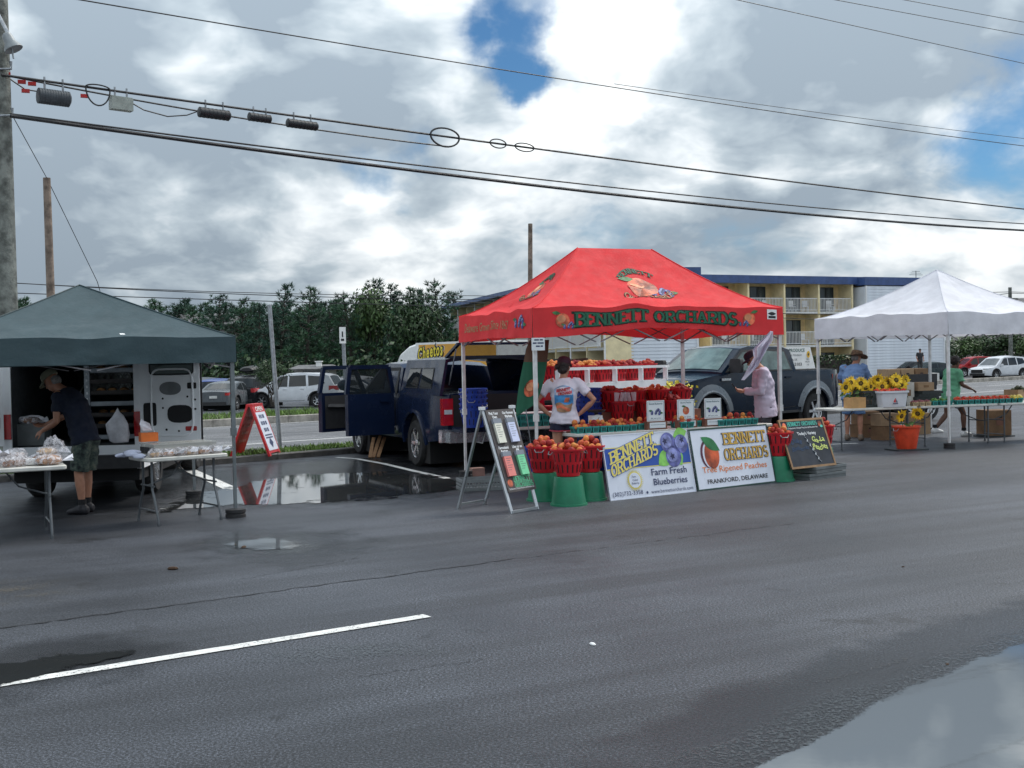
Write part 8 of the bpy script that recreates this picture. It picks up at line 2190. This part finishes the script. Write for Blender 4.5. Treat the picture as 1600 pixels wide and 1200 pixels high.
def person(label, loc, rz, J, skin, sex='m', bulk=1.0, hs=1.0):
    """J: joints in the person's own frame, x to their right, y ahead, z up"""
    t = thing('person', label, 'person', loc, rz); t['joints'] = 0; del t['joints']
    b = MB(); V = {k: Vector(v) for k, v in J.items() if not isinstance(v, (int, float))}
    sh = (V['shR'] - V['shL']).normalized(); hp_ = (V['hipR'] - V['hipL']).normalized()
    sp = (V['neck'] - V['pelvis']).normalized(); fw = lambda x, u: u.cross(x).normalized()
    P_, C_, N_ = V['pelvis'], V['chest'], V['neck']
    mid_ = P_.lerp(C_, .5)
    wd = 1.0 if sex == 'm' else .93
    up1 = (C_ - P_).normalized(); up2 = (N_ - C_).normalized(); F1 = fw(hp_, up1) * 1; F2 = fw(sh, up2)
    B = V['B'] = bulk
    V['_secs'] = [(P_ - up1 * .10, hp_, F1, .13 * B * wd, .10 * B), (P_ - up1 * .03, hp_, F1, .168 * B * (1.0 if sex == 'm' else 1.06), .118 * B), (P_ + up1 * .06, hp_, F1, .160 * B * wd, .115 * B), (mid_, (hp_ + sh).normalized(), F1, .145 * B * wd * (1 if sex == 'm' else .93), .108 * B), (C_, sh, F2, .168 * wd * (.6 + .4 * B), .120 * B), (C_.lerp(N_, .5), sh, F2, .178 * wd, .112), (C_.lerp(N_, .8), sh, F2, .135 * wd, .085), (N_, sh, F2, .062, .062)]
    loft(b, V['_secs'])
    H = V['head']; hd = (H - N_).normalized()
    b.tube([N_ - hd * .03, N_.lerp(H, .45), H - hd * .02], [.062 * wd, .054 * wd, .055 * wd], 12)
    face = Vector(J.get('face', (0, 1, 0))).normalized(); upv = Vector(J.get('hup', (0, 0, 1))); upv = (upv - face * upv.dot(face)).normalized(); sd_ = face.cross(upv).normalized()
    hp0 = H + upv * .045
    R = Matrix((sd_, face, upv)).transposed()
    b.ball(hp0 + upv * .025, .1, 16, 10, (.76, .95, .98), R); b.ball(hp0 + face * .022 - upv * .045, .075, 12, 8, (.82, .92, .98), R); b.ball(hp0 + face * .055 - upv * .085, .03, 10, 6, (1.1, .9, .8), R)
    b.tube([hp0 + face * .085 + upv * .012, hp0 + face * .112 - upv * .022, hp0 + face * .09 - upv * .034], [.010, .016, .010], 8)
    for sg in (1, -1): b.ball(hp0 + sd_ * sg * .077 - upv * .008 - face * .004, .03, 8, 6, (.35, .7, 1.1), R)
    b.tube([hp0 + face * .088 - upv * .058 - sd_ * .02, hp0 + face * .094 - upv * .058, hp0 + face * .088 - upv * .058 + sd_ * .02], [.006, .009, .006], 6)
    for s_, S in ((1, 'R'), (-1, 'L')):
        a, e, w = V['sh' + S], V['el' + S], V['wr' + S]
        b.tube([a.lerp(N_, .25), a, a.lerp(e, .45), e, e.lerp(w, .3), w], [.058 * B, .056 * B ** .5, .046 * B ** .5, .038, .040, .027], 12)
        dirh = Vector(J.get('hd' + S, w - e)); hand(b, w - (w - e).normalized() * .005, dirh, J.get('pn' + S, (0, 0, -1)), J.get('th' + S, 1) * 1, J.get('cu' + S, .5))
        h_, k_, an = V['hip' + S], V['kn' + S], V['an' + S]
        b.tube([h_ + Vector((0, 0, .06)), h_, h_.lerp(k_, .5), k_, k_.lerp(an, .3), k_.lerp(an, .7), an, an - Vector((0, 0, .05))], [.085 * B ** .5, .088 * B ** .5, .072 * B ** .5, .055, .057, .042, .034, .036], 12)
        if not J.get('nofoot'):
            y = J.get('yaw' + S, 0.0); foot_shoe(b, an, y, .9)
    link('body', remesh('body', b, skin, .0115, smooth_it=3), t)
    for sg in (1, -1):
        e = MB(); e.ball(hp0 + sd_ * sg * .031 + face * .0905 + upv * .012, .011, 8, 6); link('eye', e.mesh('eye', INK, 60), t)
    V['hp0'], V['R'], V['face'], V['upv'], V['sd'] = hp0, R, face, upv, sd_
    return t, V
def shirt(t, V, mat, sleeve=.55, grow=.022, hem=0, top=7, name='shirt', voxel=.014, amp=.015, seed=1, lower=0.0, full=False, cut=.8):
    b = MB(); S = V['_secs']
    secs = []
    for i, (c, x, y, rx, ry) in enumerate(S[hem:top + 1]): secs.append((c - (S[1][0] - S[0][0]).normalized() * lower * (1 if i == 0 else 0), x, y, rx + grow, ry + grow))
    secs[0] = (secs[0][0], secs[0][1], secs[0][2], max(secs[0][3], secs[1][3]) + .004, max(secs[0][4], secs[1][4]) + .004)
    loft(b, secs, 18)
    for S_ in 'RL':
        a, e, w, N_ = V['sh' + S_], V['el' + S_], V['wr' + S_], V['neck']
        if sleeve <= 1: pts = [a.lerp(N_, .35), a, a.lerp(e, sleeve * .6), a.lerp(e, sleeve)]; rs = [.060 * V['B'], .066 * V['B'], .064 * V['B'] ** .5, .066 * V['B'] ** .5]
        else: pts = [a.lerp(N_, .35), a, a.lerp(e, .6), e, e.lerp(w, .5), e.lerp(w, sleeve - 1)]; rs = [.062 * V['B'], .074 * V['B'], .064 * V['B'] ** .5, .058, .052, .042]
        b.tube(pts, rs, 14)
    me = remesh(name, b, mat, voxel, amp, 9, 3, seed)
    return link(name, me, t)
def trousers(t, V, mat, to=.75, name='shorts', grow=.02, amp=.008, seed=2, flare=.0, top=.07):
    b = MB(); S = V['_secs']; P_ = V['pelvis']; up = (S[1][0] - S[0][0]).normalized()
    loft(b, [(S[0][0], S[0][1], S[0][2], S[0][3] + grow, S[0][4] + grow), (S[1][0], S[1][1], S[1][2], S[1][3] + grow * .6, S[1][4] + grow * .6), (P_ + up * top * .6, S[2][1], S[2][2], S[2][3] + grow * .3, S[2][4] + grow * .3)], 18)
    for S_ in 'RL':
        h, k, an = V['hip' + S_], V['kn' + S_], V['an' + S_]
        if to <= 1: b.tube([h + Vector((0, 0, .05)), h, h.lerp(k, to * .6), h.lerp(k, to)], [.10, .108, .096 + flare, .094 + flare], 14)
        else: b.tube([h + Vector((0, 0, .05)), h, h.lerp(k, .6), k, k.lerp(an, .5), k.lerp(an, to - 1)], [.10, .108, .09, .075, .066, .062], 14)
    return link(name, remesh(name, b, mat, .014, amp, 9, 3, seed), t)
def shoes(t, V, mat, yaws=(0, 0), sock=None, name='shoe'):
    for S_, y in zip('RL', yaws):
        b = MB(); foot_shoe(b, V['an' + S_], y)
        me = remesh(name, b, mat, .010, 0, smooth_it=2)
        for v in me.vertices: v.co += v.normal * .008; v.co.z = max(v.co.z, .002)
        link(name, me, t)
        if sock: 
            b = MB(); b.tube([V['an' + S_] + Vector((0, 0, .0)), V['an' + S_] + Vector((0, 0, .09))], [.046, .048], 12); b.build('sock', sock, t, smooth=60)
def cap_hat(t, V, mat, brim=.5, back=0.0, name='cap'):
    R, hp0 = V['R'], V['hp0']; b = MB()
    b.rings([[hp0 + R @ Vector((.089 * k * cos(2 * pi * j / 18), .108 * k * sin(2 * pi * j / 18) - .004, z)) for j in range(18)] for k, z in ((1.0, .048), (1.0, .085), (.92, .115), (.68, .138), (.3, .148), (.03, .149))])
    if brim:
        def br(u, v): a = pi * (.12 + .76 * u); q = 1 + v * brim * sin(a) ** .8; return hp0 + R @ Vector((.088 * cos(a) * (1 + v * .1), .105 * sin(a) * q, .052 - .03 * v * v + .012 * sin(pi * u) * v))
        b.grid(br, 14, 4); b.grid(lambda u, v: br(1 - u, v) + V['upv'] * -.006, 14, 4)
    return link(name, b.mesh(name, mat, 50), t)
# 1. baker bending over the table, seen from his left side, facing along the van to -x
GMAN = Vector((-5.13, 14.1, 0))
J = dict(pelvis=(0, -.02, .93), chest=(0, .08, 1.26), neck=(0, .24, 1.47), head=(0, .355, 1.545), face=(0, .72, -.55), hup=(0, .55, .8), shR=(.19, .20, 1.41), shL=(-.19, .20, 1.41), elR=(.24, .36, 1.16), wrR=(.16, .60, 1.05), elL=(-.25, .18, 1.10), wrL=(-.16, .42, 1.00),
    hipR=(.09, -.05, .88), hipL=(-.09, -.05, .88), knR=(.10, .01, .48), knL=(-.10, .0, .48), anR=(.10, .02, .09), anL=(-.11, -.04, .09), hdR=(-.3, 1, .0), pnR=(-.5, .0, .8), cuR=.5, thR=-1, hdL=(.1, 1, -.5), pnL=(0.6, -.2, -.6), cuL=.35, thL=1)
TEE = M('navy cotton', (.008, .013, .030), .9, var=.12, vs=6)
def camo():
    m = bpy.data.materials.new('camouflage cotton'); m.use_nodes = True; t = NT(m.node_tree); o = t.n.new('ShaderNodeTexCoord').outputs['Object']
    t.l.new(t.ramp(t.noise(o, 13, 3, .6), [(.36, (.012, .016, .018)), (.46, (.035, .05, .045)), (.56, (.06, .085, .07)), (.68, (.12, .13, .10))]), t.n['Principled BSDF'].inputs['Base Color']); t.n['Principled BSDF'].inputs['Roughness'].default_value = .9; return m
pt, V = person('man in navy T-shirt, camouflage shorts and olive cap bending over the bakery table', GMAN, rad(78), J, SKINT, 'm', 1.05)
shirt(pt, V, TEE, .62, .028, seed=3, lower=.0); trousers(pt, V, camo(), .92, 'shorts', .03, .012, flare=.012); shoes(pt, V, INK, sock=M('black sock', (.012, .012, .014), .9))
OLV = M('olive cap cotton', (.16, .16, .11), .9, var=.15); cap_hat(pt, V, OLV, .75)
b = MB(); b.ball(V['hp0'] - V['face'] * .045 - V['upv'] * .015, .082, 12, 8, (.92, .75, .85), V['R']); b.build('hair', HAIRG, pt, 60)
o = bagged(GMAN + Matrix.Rotation(rad(78), 3, 'Z') @ Vector((.10, .74, 1.07)), .4, (.10, .08, .045), BREAD2, 'wrapped dark loaf held up in the bending man hand', None, 222)
# 2. woman with hands on her hips, seen from behind
J = dict(pelvis=(.0, 0, .94), chest=(.0, -.01, 1.24), neck=(.0, .0, 1.47), head=(.005, .03, 1.565), face=(.35, .9, -.12), shR=(.175, -.01, 1.41), shL=(-.175, -.01, 1.405), elR=(.40, -.06, 1.17), wrR=(.215, .0, .995), elL=(-.38, -.06, 1.16), wrL=(-.21, .0, .99),
    hipR=(.09, 0, .90), hipL=(-.09, 0, .90), knR=(.10, .01, .48), knL=(-.10, .02, .48), anR=(.10, -.01, .09), anL=(-.11, .0, .09), hdR=(-.75, .45, -.4), pnR=(-.7, -.2, .3), cuR=.35, thR=-1, hdL=(.75, .45, -.4), pnL=(.7, -.2, .3), cuL=.35, thL=1)
wx = at_g(881, 15.75, 0)
WRZ = atan2(-wx[0], wx[1]) * 1
pt, V = person('woman in white printed T-shirt and navy shorts standing hands on hips, seen from behind', wx, rad(-4), J, SKIN, 'f', 1.0)
WTEE = M('white cotton', (.66, .62, .70), .9, var=.04, vs=4); sh_ = shirt(pt, V, WTEE, .62, .026, seed=5, lower=-.02)
trousers(pt, V, M('navy sport cloth', (.012, .014, .035), .8), .30, 'shorts', .020, .005, flare=.014)
b = MB()
for S_ in 'RL': h, k = V['hip' + S_], V['kn' + S_]; b.tube([h.lerp(k, .285), h.lerp(k, .315)], [.115, .116], 18)
b.build('shorts_trim', M('red trim', (.45, .05, .08), .8), pt, 60)
shoes(pt, V, WHITE)
b = MB(); R, hp0 = V['R'], V['hp0']; b.ball(hp0 - V['face'] * .014 + V['upv'] * .03, .108, 16, 10, (.80, .98, .98), R); b.ball(hp0 - V['face'] * .05 - V['upv'] * .035, .082, 12, 8, (.9, .7, .8), R); link('hair', remesh('hair', b, HAIRB, .010, .006, 22, 3), pt)
b = MB(); b.ball(hp0 - V['face'] * .085 + V['upv'] * .0 - V['sd'] * .06, .042, 10, 8); b.build('hair_bun', HAIRB, pt, 60)
CAPD = M('dark cap cotton', (.055, .016, .032), .85, var=.1); cap_hat(pt, V, CAPD, .8)
# back print follows the shirt by casting onto it
from mathutils.bvhtree import BVHTree
bm = bmesh.new(); bm.from_mesh(sh_.data); bvh = BVHTree.FromBMesh(bm); bm.free()
def back(u, v, k=0.0):
    h, n_, i_, d_ = bvh.ray_cast(Vector((u, -1.5, v)), Vector((0, 1, 0)))
    return (h if h else Vector((u, -.13, v))) + Vector((0, -.004 - k, 0))
def patch(parent, mat, x0, x1, z0, z1, k, name, shape=None, n=14):
    b = MB()
    def fn(u, v):
        x, z = lerp(x0, x1, u), lerp(z0, z1, v)
        if shape: x, z = shape(u, v, x, z)
        return back(x, z, k)
    b.grid(fn, n, n); return b.build(name, mat, parent)
TS1, TS2, TS3, TS4, TS5 = (M(n_, c, .8, var=.25, vs=9) for n_, c in (('sky blue print', (.06, .26, .55)), ('sand print', (.33, .19, .11)), ('tee red print', (.55, .03, .04)), ('pale blue print', (.28, .42, .62)), ('coral print', (.60, .16, .08))))
cxp, w_ = .0, .125
patch(sh_, TS4, -w_, w_, 1.20, 1.375, .000, 'print_arch', lambda u, v, x, z: (x, z - (.05 * (2 * u - 1) ** 2 if v > .5 else 0) * v))
patch(sh_, WTEE, -w_ * .84, w_ * .84, 1.24, 1.355, .002, 'print_gap', lambda u, v, x, z: (x, z - .03 * (2 * u - 1) ** 2 * v))
patch(sh_, TS1, -w_, w_, 1.12, 1.245, .004, 'print_sky'); patch(sh_, TS2, -w_ * .92, w_ * .92, 1.035, 1.13, .006, 'print_sand', lambda u, v, x, z: (x * (.8 + .2 * v), z + .02 * sin(u * 7) * v - .02 * sin(pi * u) * (1 - v)))
patch(sh_, TS5, -w_ * .8, w_ * .6, 1.065, 1.105, .008, 'print_wave', lambda u, v, x, z: (x, z + .018 * sin(u * 5) - .02 * u)); patch(sh_, TS5, .0, .06, 1.15, 1.21, .008, 'print_figure', lambda u, v, x, z: (x + .02 * v, z))
lettering(sh_, TS3, [(text2d('BENNETT', .055, .1), lift(back, .012), -.098, 1.295, .185, .042, lambda u, v: (u, v + .14 * u)), (text2d('ORCHARDS', .055, .1), lift(back, .012), -.075, 1.25, .185, .04, lambda u, v: (u, v + .14 * u))])
# 3. man in pale long sleeves looking at his phone
mx_ = at_g(1191, 17.35, 0)
J = dict(pelvis=(0, -.04, .97), chest=(0, -.01, 1.30), neck=(0, .03, 1.53), head=(0, .10, 1.615), face=(0, .78, -.5), hup=(0, .5, .85), shR=(.19, .0, 1.46), shL=(-.19, .0, 1.46), elR=(.27, .04, 1.20), wrR=(.10, .27, 1.20), elL=(-.27, .04, 1.19), wrL=(-.09, .27, 1.19),
    hipR=(.09, -.03, .92), hipL=(-.09, -.03, .92), knR=(.10, .0, .50), knL=(-.10, .01, .50), anR=(.11, -.02, .09), anL=(-.11, .0, .09), hdR=(-.2, 1, .15), pnR=(-.5, .0, .8), cuR=.6, thR=-1, hdL=(.2, 1, .15), pnL=(.5, 0, .8), cuL=.6, thL=1)
pt, V = person('man in pale lilac long sleeves and cap looking down at a phone', mx_, rad(84), J, SKIN, 'm', 1.12)
LIL = M('pale lilac jersey', (.50, .44, .54), .9, var=.05, vs=4); shirt(pt, V, LIL, 1.92, .028, seed=9, lower=.06, amp=.017); trousers(pt, V, M('charcoal cloth', (.05, .05, .06), .9), 1.95, 'trousers', .022, .008); shoes(pt, V, INK); cap_hat(pt, V, M('purple black cap', (.03, .02, .04), .85), .7)
ph = Matrix.Rotation(rad(84), 3, 'Z') @ Vector((0, .40, 1.25)) + Vector(mx_); o = MB().box((0, 0, 0), (.012, .075, .15)).build('phone', INK); o.location = ph; o.rotation_euler = (0, .6, rad(84 + 90)); tag(o, 'black phone held in the hands of the man in lilac', 'phone')
b = MB(); w, e = V['wrL'], V['elL']; b.tube([w.lerp(e, .10), w.lerp(e, .16)], [.037, .038], 12); b.build('watch_strap', INK, pt, 60)
# 4. man with straw hat, seen from behind
bx_ = at_g(1333, 23.4, 0)
J = dict(pelvis=(0, 0, .94), chest=(0, .03, 1.27), neck=(.02, .09, 1.50), head=(.04, .16, 1.585), face=(.55, .75, -.2), shR=(.20, .06, 1.43), shL=(-.19, .03, 1.43), elR=(.30, .20, 1.17), wrR=(.26, .44, 1.14), elL=(-.27, .14, 1.17), wrL=(-.2, .36, 1.12),
    hipR=(.10, 0, .90), hipL=(-.10, 0, .90), knR=(.12, .02, .49), knL=(-.12, .01, .49), anR=(.13, -.02, .09), anL=(-.13, .0, .09), hdR=(0, 1, -.2), hdL=(0, 1, -.2), thR=-1, thL=1)
pt, V = person('stout man in blue shirt, denim shorts and wide straw hat behind the sunflowers', bx_, rad(-25), J, SKIN, 'm', 1.25)
shirt(pt, V, M('sky blue cotton', (.17, .27, .48), .9, var=.06), .8, .03, seed=12, lower=.05, amp=.017); trousers(pt, V, M('denim', (.10, .18, .34), .9, var=.1), .92, 'shorts', .028, .01, flare=.015); shoes(pt, V, M('brown sandal', (.16, .12, .09), .8))
STRAW = M('brown straw', (.20, .125, .075), .9, var=.3, vs=40, bump=.6, bs=90); b = MB(); R, hp0 = V['R'], V['hp0']
b.rings([[hp0 + R @ Vector((.105 * k * cos(2 * pi * j / 22), .12 * k * sin(2 * pi * j / 22), z + (.025 * cos(4 * pi * j / 22) if k > 1.3 else 0))) for j in range(22)] for k, z in ((1.95, .045), (1.5, .05), (1.05, .055), (1.0, .11), (.85, .15), (.4, .155), (.04, .15))]); b.build('straw_hat', STRAW, pt, 50)
b = MB(); b.rings([[hp0 + R @ Vector((.108 * cos(2 * pi * j / 22), .123 * sin(2 * pi * j / 22), z)) for j in range(22)] for z in (.06, .085)], False); b.build('hat_band', INK, pt, 60)
b = MB(); b.ball(hp0 - V['face'] * .04 - V['upv'] * .0, .092, 12, 8, (.9, .8, .85), R); b.build('hair', HAIRG, pt, 60)
# 5. person in green striding past
gx = at_g(1487, 23.9, 0)
J = dict(pelvis=(0, -.02, .88), chest=(0, .01, 1.16), neck=(0, .05, 1.37), head=(0, .09, 1.45), face=(-.1, .95, -.18), shR=(.18, .03, 1.30), shL=(-.18, .02, 1.30), elR=(.24, .06, 1.05), wrR=(.2, .30, .96), elL=(-.24, .08, 1.05), wrL=(-.16, .28, 1.02),
    hipR=(.09, 0, .84), hipL=(-.09, 0, .84), knR=(.09, .20, .47), knL=(-.09, -.06, .46), anR=(.10, .20, .09), anL=(-.10, -.34, .16), hdR=(0, 1, -.4), hdL=(.2, 1, -.1), thR=-1, thL=1)
pt, V = person('person in mint green T-shirt and white trainers by the tomato table', gx, rad(-72), J, SKIND, 'm', 1.12)
shirt(pt, V, M('mint green cotton', (.16, .46, .27), .9, var=.06), .75, .028, seed=15, lower=.06, amp=.017); trousers(pt, V, M('pale grey shorts', (.35, .36, .38), .9), .62, 'shorts', .024, .008, flare=.012); shoes(pt, V, WHITE, sock=M('black sock', (.012, .012, .014), .9))
b = MB(); b.ball(V['hp0'] - V['face'] * .018 + V['upv'] * .035, .108, 14, 9, (.84, .98, 1.0), V['R']); link('hair', remesh('hair', b, HAIRB, .010, .012, 30, 2), pt)
# 6. far figure on the motel walk
fx_ = at_g(1438, 86, -.2)
J = dict(pelvis=(0, 0, .95), chest=(0, 0, 1.27), neck=(0, .02, 1.5), head=(0, .04, 1.59), shR=(.19, 0, 1.44), shL=(-.19, 0, 1.44), elR=(.25, -.02, 1.16), wrR=(.22, .12, .95), elL=(-.25, -.02, 1.16), wrL=(-.22, .12, .95), hipR=(.09, 0, .9), hipL=(-.09, 0, .9), knR=(.1, 0, .49), knL=(-.1, 0, .49), anR=(.1, -.02, .09), anL=(-.1, -.02, .09), thR=-1, thL=1)
pt, V = person('small distant person in dark clothes before the white siding wall', (fx_[0], fx_[1], .25), rad(180), J, SKINT, 'm', 1.05)
shirt(pt, V, INK, .7, .025, seed=4, voxel=.02); trousers(pt, V, PLAST, 1.95, 'trousers'); cap_hat(pt, V, INK, .5)
q = Vector((fx_[0], fx_[1], -.45)); o = MB().box((0, 0, .345), (2.2, 1.6, .69)).build('entry_step', SLAB); o.location = q; o['kind'] = 'structure'
